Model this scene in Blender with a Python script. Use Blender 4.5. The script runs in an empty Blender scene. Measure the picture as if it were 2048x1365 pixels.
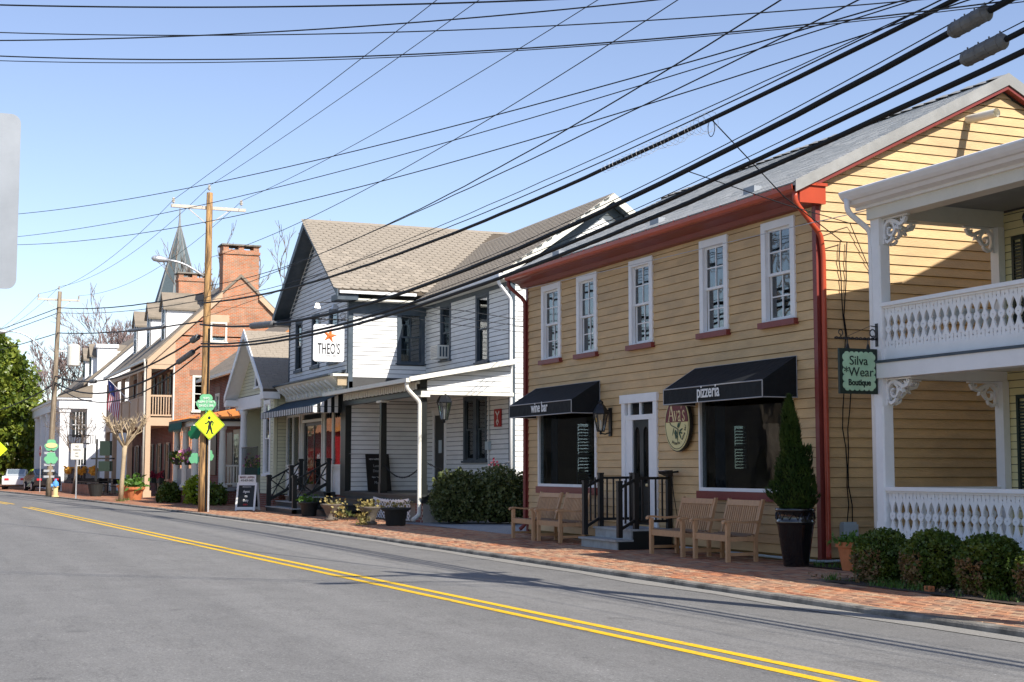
import bpy, math, random
from math import sin, cos, pi, radians, sqrt, atan2
from mathutils import Vector, Matrix
from mathutils.geometry import tessellate_polygon

scene = bpy.context.scene
# ------------------------------------------------------------------ camera
cam_data = bpy.data.cameras.new("camera")
cam_data.sensor_width = 36.0
cam_data.lens = 50.98
cam_data.clip_start = 0.1
cam_data.clip_end = 3000.0
camera = bpy.data.objects.new("camera", cam_data)
scene.collection.objects.link(camera)
camera.location = (0.0, 0.0, 1.5)
camera.rotation_euler = (radians(95.025), 0.0, radians(67.363))
scene.camera = camera
# ------------------------------------------------------------------ sky, sun, exposure
SUN_EL, SUN_AZ = radians(43.5), radians(17.5)        # azimuth measured from +X towards +Y
world = bpy.data.worlds.new("World")
scene.world = world
world.use_nodes = True
wn = world.node_tree
wn.nodes.clear()
w_out = wn.nodes.new("ShaderNodeOutputWorld")
w_bg = wn.nodes.new("ShaderNodeBackground")
w_sky = wn.nodes.new("ShaderNodeTexSky")
w_sky.sky_type = 'NISHITA'
w_sky.sun_disc = False
w_sky.sun_elevation = SUN_EL
w_sky.sun_rotation = radians(90) - SUN_AZ
w_sky.altitude = 10
w_sky.air_density = 1.0
w_sky.dust_density = 0.35
w_sky.ozone_density = 3.0
w_bg.inputs[1].default_value = 0.113
w_hsv = wn.nodes.new("ShaderNodeHueSaturation")          # paler, hazier spring sky
w_hsv.inputs["Saturation"].default_value = 0.90
w_hsv.inputs["Hue"].default_value = 0.510
w_hsv.inputs["Value"].default_value = 0.97
wn.links.new(w_sky.outputs[0], w_hsv.inputs["Color"])
wn.links.new(w_hsv.outputs[0], w_bg.inputs[0])
wn.links.new(w_bg.outputs[0], w_out.inputs[0])
sun_data = bpy.data.lights.new("sun", 'SUN')
sun_data.energy = 4.5
sun_data.angle = radians(0.5)
sun_data.color = (1.0, 0.94, 0.85)
sun = bpy.data.objects.new("sun", sun_data)
scene.collection.objects.link(sun)
sdir = Vector((cos(SUN_EL) * cos(SUN_AZ), cos(SUN_EL) * sin(SUN_AZ), sin(SUN_EL)))
sun.rotation_euler = sdir.to_track_quat('Z', 'Y').to_euler()
sun.location = sdir * 60
vs = scene.view_settings
vs.view_transform = 'Standard'
vs.look = 'None'
vs.gamma = 1.0
vs.use_curve_mapping = False
vs.exposure = 0.74

# ------------------------------------------------------------------ object helpers
COL = scene.collection
W = {}                                               # world position of every object's origin
R = random.Random(7)


def V3(a):
    return Vector((a[0], a[1], a[2]))


def tag(o, label=None, cat=None, group=None, kind=None):
    if label: o["label"] = label
    if cat: o["category"] = cat
    if group: o["group"] = group
    if kind: o["kind"] = kind
    return o


def thing(name, label, cat, loc, group=None, rz=0.0):
    o = bpy.data.objects.new(name, None)
    o.empty_display_size = 0.3
    COL.objects.link(o)
    o.location = loc
    o.rotation_euler = (0, 0, rz)
    W[o.name] = V3(loc)
    return tag(o, label, cat, group)


def place(name, mesh, parent=None, loc=(0, 0, 0), rot=(0, 0, 0)):
    """link a mesh as an object; loc is local to the parent"""
    o = bpy.data.objects.new(name, mesh)
    COL.objects.link(o)
    o.parent = parent
    o.location = loc
    o.rotation_euler = rot
    W[o.name] = (W[parent.name] if parent else Vector((0, 0, 0))) + V3(loc)
    return o


def copy_tree(src, loc=None, rz=None, label=None, parent=None):
    c = src.copy()
    COL.objects.link(c)
    if parent is not None:
        c.parent = parent
    if loc is not None:
        c.location = loc
    if rz is not None:
        c.rotation_euler = (0, 0, rz)
    W[c.name] = V3(c.location)
    if label:
        c["label"] = label
    for ch in list(src.children):
        copy_tree(ch, parent=c)
    return c


class MB:
    """collects faces of one part and links it as one mesh object"""

    def __init__(s):
        s.v = []
        s.f = []

    def add(s, vs_, fs_):
        n = len(s.v)
        s.v.extend(vs_)
        s.f.extend([tuple(i + n for i in f) for f in fs_])
        return s

    def box(s, a, b):
        x0, x1 = sorted((a[0], b[0])); y0, y1 = sorted((a[1], b[1])); z0, z1 = sorted((a[2], b[2]))
        return s.hexa([(x0, y0, z0), (x1, y0, z0), (x1, y1, z0), (x0, y1, z0),
                       (x0, y0, z1), (x1, y0, z1), (x1, y1, z1), (x0, y1, z1)])

    def hexa(s, p):
        return s.add([tuple(q) for q in p], [(0, 3, 2, 1), (4, 5, 6, 7), (0, 1, 5, 4), (1, 2, 6, 5), (2, 3, 7, 6), (3, 0, 4, 7)])

    def prism(s, pts, vec):
        """planar polygon pts pushed along vec"""
        n = len(pts)
        a = [V3(p) for p in pts]
        b = [p + V3(vec) for p in a]
        nrm = Vector((0, 0, 0))
        for i in range(n):
            nrm += a[i].cross(a[(i + 1) % n])
        if nrm.dot(V3(vec)) > 0:
            a.reverse(); b.reverse()
        fs_ = [tuple(range(n)), tuple(range(2 * n - 1, n - 1, -1))]
        for i in range(n):
            j = (i + 1) % n
            fs_.append((i, i + n, j + n, j))
        return s.add([tuple(p) for p in a + b], fs_)

    def bar(s, p, q, w, h, up=(0, 0, 1)):
        """a square bar from p to q, w wide, h high"""
        p, q = V3(p), V3(q)
        d = (q - p).normalized()
        u = V3(up)
        r = d.cross(u)
        if r.length < 1e-4:
            r = d.cross(Vector((1, 0, 0)))
        r.normalize()
        u = r.cross(d).normalized()
        r, u = r * (w / 2), u * (h / 2)
        return s.hexa([p - r - u, p + r - u, q + r - u, q - r - u, p - r + u, p + r + u, q + r + u, q - r + u])

    def tube(s, pts, rad, n=8, cap=True):
        pts = [V3(p) for p in pts]
        m = len(pts)
        rr = rad if isinstance(rad, (list, tuple)) else [rad] * m
        t = (pts[1] - pts[0]).normalized()
        a = Vector((0, 0, 1)) if abs(t.z) < 0.9 else Vector((1, 0, 0))
        u = t.cross(a).normalized()
        vv = []
        for i, p in enumerate(pts):
            if i == 0: d = pts[1] - p
            elif i == m - 1: d = p - pts[i - 1]
            else: d = pts[i + 1] - pts[i - 1]
            d.normalize()
            u = (u - d * u.dot(d))
            if u.length < 1e-5: u = d.orthogonal()
            u.normalize()
            w = d.cross(u)
            for k in range(n):
                an = 2 * pi * k / n
                vv.append(tuple(p + (u * cos(an) + w * sin(an)) * rr[i]))
        ff = []
        for i in range(m - 1):
            for k in range(n):
                k2 = (k + 1) % n
                ff.append((i * n + k, i * n + k2, (i + 1) * n + k2, (i + 1) * n + k))
        if cap:
            ff.append(tuple(range(n - 1, -1, -1)))
            ff.append(tuple((m - 1) * n + k for k in range(n)))
        return s.add(vv, ff)

    def cyl(s, c, r, z0, z1, n=16, r2=None):
        return s.lathe(c, [(r, z0), (r if r2 is None else r2, z1)], n)

    def lathe(s, c, prof, n=16, cap=True):
        vv = []
        for (r, z) in prof:
            for k in range(n):
                an = 2 * pi * k / n
                vv.append((c[0] + r * cos(an), c[1] + r * sin(an), z + (c[2] if len(c) > 2 else 0)))
        ff = []
        for i in range(len(prof) - 1):
            for k in range(n):
                k2 = (k + 1) % n
                ff.append((i * n + k, i * n + k2, (i + 1) * n + k2, (i + 1) * n + k))
        if cap:
            ff.append(tuple(range(n - 1, -1, -1)))
            ff.append(tuple((len(prof) - 1) * n + k for k in range(n)))
        return s.add(vv, ff)

    def plate(s, loops, depth, M=None):
        """2-D outline (first loop) with holes, extruded by depth; drawn in x,z facing -y, or moved by matrix M"""
        L3 = [[Vector((p[0], p[1], 0)) for p in lp] for lp in loops]
        tris = tessellate_polygon(L3)
        flat = [p for lp in L3 for p in lp]
        n = len(flat)
        vv = [Vector((p.x, 0, p.y)) for p in flat] + [Vector((p.x, depth, p.y)) for p in flat]
        ff = []
        for a, b, c in tris:
            nz = (flat[b] - flat[a]).cross(flat[c] - flat[a]).z
            if nz > 0: a, b, c = c, b, a
            ff.append((a, c, b))
            ff.append((a + n, b + n, c + n))
        base = 0
        for li, lp in enumerate(L3):
            m = len(lp)
            area = sum(lp[i].x * lp[(i + 1) % m].y - lp[(i + 1) % m].x * lp[i].y for i in range(m))
            ccw = area > 0
            if li > 0: ccw = not ccw
            for i in range(m):
                a, b = base + i, base + (i + 1) % m
                ff.append((a, a + n, b + n, b) if not ccw else (a, b, b + n, a + n))
            base += m
        if M is not None:
            vv = [M @ p for p in vv]
        return s.add([tuple(p) for p in vv], ff)

    def mesh(s, name, mat, smooth=False, off=None):
        me = bpy.data.meshes.new(name)
        vv = s.v if off is None else [(p[0] - off[0], p[1] - off[1], p[2] - off[2]) for p in s.v]
        me.from_pydata(vv, [], s.f)
        if mat: me.materials.append(mat)
        if smooth:
            me.polygons.foreach_set("use_smooth", [True] * len(me.polygons))
        me.update()
        return me

    def build(s, name, mat, parent=None, smooth=False, local=False, kind=None, label=None, cat=None, group=None, at=None):
        """vertices are world coordinates (or local to the parent with local=True)"""
        if parent is not None:
            off = (0, 0, 0) if local else W[parent.name]
            me = s.mesh(name, mat, smooth, off)
            o = bpy.data.objects.new(name, me)
            COL.objects.link(o)
            o.parent = parent
            W[o.name] = W[parent.name].copy()
        else:
            if at is None:
                xs = [p[0] for p in s.v]; ys = [p[1] for p in s.v]; zs = [p[2] for p in s.v]
                at = ((min(xs) + max(xs)) / 2, (min(ys) + max(ys)) / 2, min(zs))
            me = s.mesh(name, mat, smooth, at)
            o = bpy.data.objects.new(name, me)
            COL.objects.link(o)
            o.location = at
            W[o.name] = V3(at)
        return tag(o, label, cat, group, kind)


def boxes(lst):
    m = MB()
    for a, b in lst: m.box(a, b)
    return m


def each(lst, name, mat_, parent, **kw):
    for a, b in lst:
        MB().box(a, b).build(name, mat_, parent, **kw)


def ell(cx, cz, rx, rz, n=16, a0=0.0, a1=2 * pi):
    return [(cx + rx * cos(a0 + (a1 - a0) * k / n), cz + rz * sin(a0 + (a1 - a0) * k / n)) for k in range(n)]


def text_mesh(body, size, mat, depth=0.004, sx=1.0, bold=0.0, shear=0.0, space=1.0, center=True):
    cu = bpy.data.curves.new("lettering", 'FONT')
    cu.body = body
    cu.size = size
    cu.extrude = depth
    cu.offset = bold
    cu.shear = shear
    cu.space_character = space
    cu.align_x = 'CENTER' if center else 'LEFT'
    cu.resolution_u = 3
    o = bpy.data.objects.new("lettering", cu)
    me = bpy.data.meshes.new_from_object(o)
    bpy.data.objects.remove(o)
    me.transform(Matrix.Diagonal((sx, 1, 1, 1)))
    me.materials.clear()
    me.materials.append(mat)
    return me


def put_text(parent, body, size, mat, loc, face, sx=1.0, bold=0.0, name="lettering", shear=0.0, space=1.0, roll=0.0):
    """face: yaw of the plane the lettering stands on (0 faces -Y, 90 deg faces +X); loc in world"""
    me = text_mesh(body, size, mat, 0.003, sx, bold, shear, space)
    l = V3(loc) - W[parent.name]
    return place(name, me, parent, l, (pi / 2, -roll if face == 0 else -roll, face))

# ------------------------------------------------------------------ materials
def nd(nt, t, **kw):
    n = nt.nodes.new(t)
    for k, v in kw.items():
        setattr(n, k, v)
    return n


def mat(name, col, rough=0.6, var=0.12, scale=3.0, bump=0.0, bscale=40.0, col2=None, mix2=0.0, scale2=0.7,
        metal=0.0, spec=0.35, objvar=0.0, attr=None, coat=0.0, stretch=None, trans=0.0, emit=None, sharp=(0.45, 0.62)):
    m = bpy.data.materials.new(name)
    m.use_nodes = True
    nt = m.node_tree
    b = nt.nodes["Principled BSDF"]
    lk = nt.links.new
    geo = nd(nt, "ShaderNodeNewGeometry")
    pos = geo.outputs["Position"]
    if stretch:
        mp = nd(nt, "ShaderNodeMapping")
        mp.inputs["Scale"].default_value = stretch
        lk(pos, mp.inputs["Vector"])
        pos = mp.outputs[0]
    n1 = nd(nt, "ShaderNodeTexNoise")
    n1.inputs["Scale"].default_value = scale
    n1.inputs["Detail"].default_value = 6
    n1.inputs["Roughness"].default_value = 0.65
    lk(pos, n1.inputs["Vector"])
    c = nd(nt, "ShaderNodeRGB")
    c.outputs[0].default_value = (*col, 1)
    last = c.outputs[0]
    if col2 is not None:
        n2 = nd(nt, "ShaderNodeTexNoise")
        n2.inputs["Scale"].default_value = scale2
        n2.inputs["Detail"].default_value = 7
        n2.inputs["Roughness"].default_value = 0.6
        lk(pos, n2.inputs["Vector"])
        mr = nd(nt, "ShaderNodeMapRange")
        mr.inputs[1].default_value = sharp[0]; mr.inputs[2].default_value = sharp[1]
        mr.inputs[3].default_value = 0.0; mr.inputs[4].default_value = mix2
        lk(n2.outputs[0], mr.inputs[0])
        mx = nd(nt, "ShaderNodeMix", data_type='RGBA')
        lk(mr.outputs[0], mx.inputs[0]); lk(last, mx.inputs[6])
        mx.inputs[7].default_value = (*col2, 1)
        last = mx.outputs[2]
    hsv = nd(nt, "ShaderNodeHueSaturation")
    lk(last, hsv.inputs["Color"])
    vr = nd(nt, "ShaderNodeMapRange")
    vr.inputs[1].default_value = 0.25; vr.inputs[2].default_value = 0.75
    vr.inputs[3].default_value = 1 - var; vr.inputs[4].default_value = 1 + var
    lk(n1.outputs[0], vr.inputs[0])
    val = vr.outputs[0]
    if objvar or attr:
        if attr:
            oi = nd(nt, "ShaderNodeAttribute"); oi.attribute_name = attr
            rnd = oi.outputs["Fac"]
        else:
            oi = nd(nt, "ShaderNodeObjectInfo")
            rnd = oi.outputs["Random"]
        ov = nd(nt, "ShaderNodeMapRange")
        ov.inputs[3].default_value = 1 - objvar; ov.inputs[4].default_value = 1 + objvar
        lk(rnd, ov.inputs[0])
        mu = nd(nt, "ShaderNodeMath", operation='MULTIPLY')
        lk(val, mu.inputs[0]); lk(ov.outputs[0], mu.inputs[1])
        val = mu.outputs[0]
    lk(val, hsv.inputs["Value"])
    lk(hsv.outputs[0], b.inputs["Base Color"])
    b.inputs["Roughness"].default_value = rough
    b.inputs["Metallic"].default_value = metal
    b.inputs["Specular IOR Level"].default_value = spec
    b.inputs["Coat Weight"].default_value = coat
    if emit:
        b.inputs["Emission Color"].default_value = (*emit[:3], 1)
        b.inputs["Emission Strength"].default_value = emit[3]
    if bump:
        nb = nd(nt, "ShaderNodeTexNoise")
        nb.inputs["Scale"].default_value = bscale
        nb.inputs["Detail"].default_value = 5
        lk(pos, nb.inputs["Vector"])
        bm_ = nd(nt, "ShaderNodeBump")
        bm_.inputs["Strength"].default_value = bump
        bm_.inputs["Distance"].default_value = 0.02
        lk(nb.outputs[0], bm_.inputs["Height"])
        lk(bm_.outputs[0], b.inputs["Normal"])
    if trans:
        tr = nd(nt, "ShaderNodeBsdfTranslucent")
        lk(hsv.outputs[0], tr.inputs[0])
        ms = nd(nt, "ShaderNodeMixShader")
        ms.inputs[0].default_value = trans
        out = nt.nodes["Material Output"]
        lk(b.outputs[0], ms.inputs[1]); lk(tr.outputs[0], ms.inputs[2]); lk(ms.outputs[0], out.inputs[0])
    return m


def brick_mat(name, c1, c2, mortar, face='x', bw=0.215, bh=0.075, rough=0.85, off=(0, 0), msize=0.012):
    """brickwork laid in courses on a wall that faces x or y (z up), or on flat ground ('z')"""
    m = bpy.data.materials.new(name)
    m.use_nodes = True
    nt = m.node_tree
    lk = nt.links.new
    b = nt.nodes["Principled BSDF"]
    geo = nd(nt, "ShaderNodeNewGeometry")
    sp = nd(nt, "ShaderNodeSeparateXYZ"); lk(geo.outputs["Position"], sp.inputs[0])
    cb = nd(nt, "ShaderNodeCombineXYZ")
    if face == 'z':
        lk(sp.outputs[0], cb.inputs[0]); lk(sp.outputs[1], cb.inputs[1])
    elif face == 'any':
        ad = nd(nt, "ShaderNodeMath", operation='ADD')
        lk(sp.outputs[0], ad.inputs[0]); lk(sp.outputs[1], ad.inputs[1])
        lk(ad.outputs[0], cb.inputs[0]); lk(sp.outputs[2], cb.inputs[1])
    else:
        lk(sp.outputs[1 if face == 'x' else 0], cb.inputs[0]); lk(sp.outputs[2], cb.inputs[1])
    br = nd(nt, "ShaderNodeTexBrick")
    lk(cb.outputs[0], br.inputs["Vector"])
    br.inputs["Color1"].default_value = (*c1, 1)
    br.inputs["Color2"].default_value = (*c2, 1)
    br.inputs["Mortar"].default_value = (*mortar, 1)
    br.inputs["Scale"].default_value = 1.0
    br.inputs["Mortar Size"].default_value = msize
    br.inputs["Mortar Smooth"].default_value = 0.2
    br.inputs["Bias"].default_value = 0.0
    br.inputs["Brick Width"].default_value = bw
    br.inputs["Row Height"].default_value = bh
    n1 = nd(nt, "ShaderNodeTexNoise"); n1.inputs["Scale"].default_value = 1.3; n1.inputs["Detail"].default_value = 8
    n1.inputs["Roughness"].default_value = 0.7
    lk(geo.outputs["Position"], n1.inputs["Vector"])
    vr = nd(nt, "ShaderNodeMapRange")
    vr.inputs[1].default_value = 0.3; vr.inputs[2].default_value = 0.7; vr.inputs[3].default_value = 0.72; vr.inputs[4].default_value = 1.25
    lk(n1.outputs[0], vr.inputs[0])
    hsv = nd(nt, "ShaderNodeHueSaturation")
    lk(br.outputs[0], hsv.inputs["Color"]); lk(vr.outputs[0], hsv.inputs["Value"])
    lk(hsv.outputs[0], b.inputs["Base Color"])
    b.inputs["Roughness"].default_value = rough
    b.inputs["Specular IOR Level"].default_value = 0.2
    bp = nd(nt, "ShaderNodeBump"); bp.inputs["Strength"].default_value = 0.6; bp.inputs["Distance"].default_value = 0.01
    bp.invert = True
    lk(br.outputs["Fac"], bp.inputs["Height"]); lk(bp.outputs[0], b.inputs["Normal"])
    return m


def glass_mat(name, tint=(0.45, 0.52, 0.55), refl=0.13, top=0.85):
    m = bpy.data.materials.new(name)
    m.use_nodes = True
    nt = m.node_tree
    nt.nodes.clear()
    lk = nt.links.new
    out = nd(nt, "ShaderNodeOutputMaterial")
    tr = nd(nt, "ShaderNodeBsdfTransparent"); tr.inputs[0].default_value = (*tint, 1)
    gl = nd(nt, "ShaderNodeBsdfGlossy"); gl.inputs["Roughness"].default_value = 0.015
    geo = nd(nt, "ShaderNodeNewGeometry")
    nz = nd(nt, "ShaderNodeTexNoise"); nz.inputs["Scale"].default_value = 2.2; nz.inputs["Detail"].default_value = 1
    lk(geo.outputs["Position"], nz.inputs["Vector"])
    bp = nd(nt, "ShaderNodeBump"); bp.inputs["Strength"].default_value = 0.05; bp.inputs["Distance"].default_value = 0.03
    lk(nz.outputs[0], bp.inputs["Height"]); lk(bp.outputs[0], gl.inputs["Normal"])
    lw = nd(nt, "ShaderNodeLayerWeight"); lw.inputs[0].default_value = 0.25
    mr = nd(nt, "ShaderNodeMapRange"); mr.inputs[3].default_value = refl; mr.inputs[4].default_value = top
    lk(lw.outputs["Fresnel"], mr.inputs[0])
    mx = nd(nt, "ShaderNodeMixShader")
    lk(mr.outputs[0], mx.inputs[0]); lk(tr.outputs[0], mx.inputs[1]); lk(gl.outputs[0], mx.inputs[2])
    lk(mx.outputs[0], out.inputs[0])
    return m


def leaf_mat(name, c1, c2, trans=0.25, rough=0.45, scale=9.0, c3=None):
    m = mat(name, c1, rough, 0.35, 25.0, col2=c2, mix2=1.0, scale2=scale, trans=trans, spec=0.4)
    return m


M = {}
M['yellow'] = mat('yellow clapboard paint', (0.60, 0.41, 0.205), 0.62, 0.13, 1.6, 0.3, 14, col2=(0.42, 0.30, 0.17), mix2=0.5, scale2=0.9, objvar=0.045, stretch=(1, 1, 3))
M['yellow_back'] = mat('shadowed board joint', (0.20, 0.13, 0.05), 0.9, 0.1)  # dark tone seen through board gaps, painted in as lap shadow
M['white_sid'] = mat('white clapboard paint', (0.77, 0.77, 0.755), 0.55, 0.05, 2.0, 0.15, 14, col2=(0.60, 0.60, 0.575), mix2=0.5, scale2=1.4, objvar=0.035, stretch=(1, 1, 3))
M['white_back'] = mat('dark lap shadow backing', (0.07, 0.07, 0.07), 0.9, 0.1)  # near-black behind the board gaps, imitating shadow lines under the laps
M['cream'] = mat('cream siding paint', (0.62, 0.60, 0.42), 0.6, 0.06, 2.0, objvar=0.03)
M['pale_yellow'] = mat('pale yellow siding paint', (0.74, 0.66, 0.36), 0.6, 0.06, 2.0, objvar=0.03)
M['white'] = mat('white trim paint', (0.80, 0.80, 0.80), 0.45, 0.05, 4.0, 0.08, 30)
M['white_warm'] = mat('off white trim paint', (0.70, 0.68, 0.60), 0.5, 0.06, 4.0, 0.08, 30)
M['oxblood'] = mat('dark red trim paint', (0.20, 0.035, 0.028), 0.42, 0.12, 3.0, 0.1, 30, spec=0.45)
M['red_metal'] = mat('red painted metal gutter', (0.42, 0.055, 0.020), 0.38, 0.10, 3.0, spec=0.5)
M['grey_roof'] = mat('grey asphalt shingles', (0.50, 0.50, 0.475), 0.8, 0.08, 7.0, 0.3, 60, col2=(0.43, 0.43, 0.405), mix2=0.6, scale2=0.6)
M['grey_trim'] = mat('grey roof edge metal', (0.25, 0.25, 0.24), 0.6, 0.08, 2.0, col2=(0.33, 0.33, 0.32), mix2=0.6, scale2=1.0)
M['tan_shingle'] = mat('tan asphalt shingles', (0.285, 0.245, 0.195), 0.9, 0.10, 6.0, 0.6, 70, objvar=0.13)
M['tan_roof'] = mat('tan shingle underlayer', (0.10, 0.08, 0.06), 0.95, 0.1, 6.0)
M['reflection_dark'] = mat('dark wall for window reflections', (0.05, 0.045, 0.045), 0.9, 0.3, 2.0)  # kept near-black so the added house darkens the mirrored view
M['slate_trim'] = mat('dark slate trim paint', (0.055, 0.075, 0.095), 0.5, 0.12, 4.0, col2=(0.10, 0.12, 0.14), mix2=0.5, scale2=3.0)
M['black_paint'] = mat('black green porch paint', (0.009, 0.012, 0.012), 0.42, 0.15, 4.0, spec=0.45)
M['porch_floor'] = mat('dark grey porch floor paint', (0.026, 0.029, 0.030), 0.45, 0.15, 4.0)
M['step_grey'] = mat('grey step paint', (0.34, 0.36, 0.36), 0.55, 0.12, 5.0, col2=(0.22, 0.23, 0.23), mix2=0.5, scale2=6)
M['black_iron'] = mat('black iron', (0.006, 0.0065, 0.007), 0.42, 0.15, 6.0, spec=0.5)
M['awning_black'] = mat('black awning canvas', (0.006, 0.008, 0.010), 0.75, 0.35, 3.0, 0.9, 7, spec=0.3)
M['awning_navy'] = mat('navy awning canvas', (0.022, 0.05, 0.075), 0.75, 0.2, 5.0, 0.2, 120)
M['awning_white'] = mat('white awning canvas', (0.72, 0.72, 0.70), 0.8, 0.06, 5.0)
M['teak'] = mat('teak bench wood', (0.50, 0.29, 0.15), 0.55, 0.14, 6.0, 0.2, 40, objvar=0.08, stretch=(3, 3, 1))
M['teak_dark'] = mat('weathered bench seat wood', (0.24, 0.15, 0.095), 0.6, 0.16, 6.0, 0.2, 40, objvar=0.08)
M['glass'] = glass_mat('window glass')
M['glass_dark'] = glass_mat('shop window glass', (0.55, 0.6, 0.62), 0.03, 0.30)
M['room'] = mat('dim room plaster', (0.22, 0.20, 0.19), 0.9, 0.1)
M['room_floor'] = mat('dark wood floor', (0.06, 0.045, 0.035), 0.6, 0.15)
M['curtain'] = mat('pale curtain cloth', (0.45, 0.48, 0.50), 0.9, 0.15, 9.0, stretch=(6, 6, 0.6))
M['shade'] = mat('white roller shade', (0.36, 0.36, 0.33), 0.9, 0.06)
M['asphalt'] = None
M['kerb'] = mat('concrete kerb', (0.24, 0.22, 0.19), 0.9, 0.25, 6.0, 0.5, 60, col2=(0.08, 0.075, 0.065), mix2=0.85, scale2=2.2)
M['sand'] = mat('sand bedding', (0.15, 0.11, 0.085), 0.95, 0.2, 12.0)
M['soil'] = mat('dark mulch soil', (0.055, 0.04, 0.03), 0.95, 0.4, 25.0, 1.0, 40)
M['gravel'] = mat('blue grey gravel', (0.25, 0.27, 0.29), 0.9, 0.6, 45.0, 1.0, 60)
M['grass'] = mat('lawn grass', (0.07, 0.10, 0.03), 0.95, 0.4, 6.0, 1.0, 30)
M['earth'] = mat('dry ground', (0.12, 0.12, 0.07), 0.95, 0.3, 0.8)
M['yellow_paint'] = None
M['pole_wood'] = mat('utility pole wood', (0.46, 0.27, 0.11), 0.85, 0.3, 5.0, 0.8, 25, col2=(0.13, 0.08, 0.045), mix2=1.0, scale2=4.0, stretch=(4, 4, 0.35))
M['pole_grey'] = mat('weathered pole wood', (0.30, 0.24, 0.17), 0.85, 0.3, 5.0, 0.8, 25, col2=(0.12, 0.09, 0.06), mix2=0.8, scale2=4.0, stretch=(4, 4, 0.35))
M['arm_wood'] = mat('weathered crossarm wood', (0.52, 0.47, 0.40), 0.85, 0.15, 6.0)
M['cable'] = mat('black cable', (0.008, 0.009, 0.011), 0.6, 0.1, spec=0.2)
M['wire'] = mat('dark wire', (0.012, 0.014, 0.017), 0.6, 0.1, spec=0.2)
M['steel'] = mat('galvanised steel', (0.50, 0.51, 0.52), 0.4, 0.12, 8.0, metal=0.55)
M['alu'] = mat('bare aluminium sheet', (0.27, 0.29, 0.315), 0.5, 0.15, 3.0, metal=0.25)
M['splice'] = mat('grey cable enclosure', (0.14, 0.14, 0.14), 0.6, 0.3, 8.0, 0.3, 30)
M['terracotta'] = mat('terracotta', (0.50, 0.17, 0.065), 0.8, 0.15, 7.0, 0.2, 30)
M['urn_dark'] = mat('dark grey urn', (0.022, 0.025, 0.025), 0.6, 0.2, 8.0)
M['urn_stone'] = mat('stone urn', (0.13, 0.11, 0.09), 0.8, 0.25, 8.0, 0.4, 30)
M['glaze'] = mat('black glazed pot', (0.008, 0.008, 0.009), 0.12, 0.1, 6.0, spec=0.6, coat=0.5)
M['mint'] = mat('mint green sign paint', (0.36, 0.56, 0.36), 0.55, 0.12, 3.0, col2=(0.48, 0.64, 0.44), mix2=0.6, scale2=4)
M['sign_dark'] = mat('dark green sign paint', (0.012, 0.025, 0.018), 0.45, 0.1)
M['sign_white'] = mat('white sign board', (0.80, 0.80, 0.79), 0.45, 0.03)
M['ink'] = mat('black lettering', (0.012, 0.012, 0.012), 0.5, 0.05)
M['ink_grey'] = mat('grey lettering', (0.35, 0.35, 0.35), 0.5, 0.05)
M['chalk'] = mat('white lettering', (0.78, 0.78, 0.76), 0.6, 0.05)
M['star'] = mat('orange star paint', (0.62, 0.155, 0.035), 0.5, 0.1)
M['maroon'] = mat('maroon sign paint', (0.15, 0.022, 0.022), 0.5, 0.08)
M['butter'] = mat('butter yellow sign paint', (0.70, 0.62, 0.30), 0.5, 0.06)
M['gold'] = mat('pale gold lettering', (0.82, 0.68, 0.36), 0.5, 0.05)
M['olive'] = mat('olive green sign paint', (0.03, 0.075, 0.035), 0.5, 0.1)
M['sign_red'] = mat('red sign paint', (0.36, 0.014, 0.016), 0.5, 0.08)
M['shamrock'] = mat('shamrock green paint', (0.14, 0.42, 0.22), 0.5, 0.08)
M['shamrock_dark'] = mat('dark green board', (0.01, 0.15, 0.06), 0.5, 0.08)
M['fluor'] = mat('fluorescent yellow green sheeting', (0.66, 0.88, 0.02), 0.45, 0.03)
M['stop_red'] = mat('red sign sheeting', (0.55, 0.02, 0.03), 0.45, 0.05)
M['plastic_box'] = mat('pale grey utility box', (0.42, 0.50, 0.54), 0.5, 0.06)
M['pvc'] = mat('white pipe plastic', (0.78, 0.74, 0.62), 0.4, 0.04)
M['bark'] = mat('grey brown bark', (0.17, 0.13, 0.10), 0.9, 0.3, 6.0, 0.7, 30)
M['bark_pale'] = mat('pale smooth bark', (0.40, 0.31, 0.20), 0.8, 0.2, 6.0, 0.3, 30)
M['twig_red'] = mat('reddish twigs', (0.24, 0.175, 0.165), 0.9, 0.2, 0.5)
M['box_leaf'] = leaf_mat('boxwood leaves', (0.060, 0.105, 0.016), (0.12, 0.155, 0.02), 0.2, 0.4, 4.0)
M['box_brown'] = leaf_mat('browned boxwood leaves', (0.24, 0.15, 0.07), (0.12, 0.09, 0.03), 0.2, 0.5, 8.0)
M['shrub_leaf'] = leaf_mat('shrub leaves', (0.07, 0.095, 0.03), (0.15, 0.17, 0.06), 0.25, 0.35, 5.0)
M['cypress_leaf'] = leaf_mat('arborvitae leaves', (0.030, 0.065, 0.014), (0.06, 0.10, 0.018), 0.2, 0.5, 4.0)
M['magnolia_leaf'] = leaf_mat('magnolia leaves', (0.085, 0.13, 0.018), (0.25, 0.285, 0.035), 0.3, 0.35, 1.2)
M['ivy_leaf'] = leaf_mat('yellowed ivy leaves', (0.34, 0.26, 0.09), (0.16, 0.17, 0.07), 0.2, 0.5, 8.0)
M['grass_leaf'] = leaf_mat('fresh green leaves', (0.07, 0.16, 0.025), (0.12, 0.22, 0.03), 0.3, 0.5, 8.0)
M['lime_leaf'] = leaf_mat('lime green leaves', (0.28, 0.36, 0.02), (0.18, 0.26, 0.02), 0.3, 0.5, 8.0)
M['petal_pink'] = leaf_mat('pink petals', (0.55, 0.16, 0.34), (0.75, 0.45, 0.50), 0.3, 0.5, 12.0)
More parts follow.
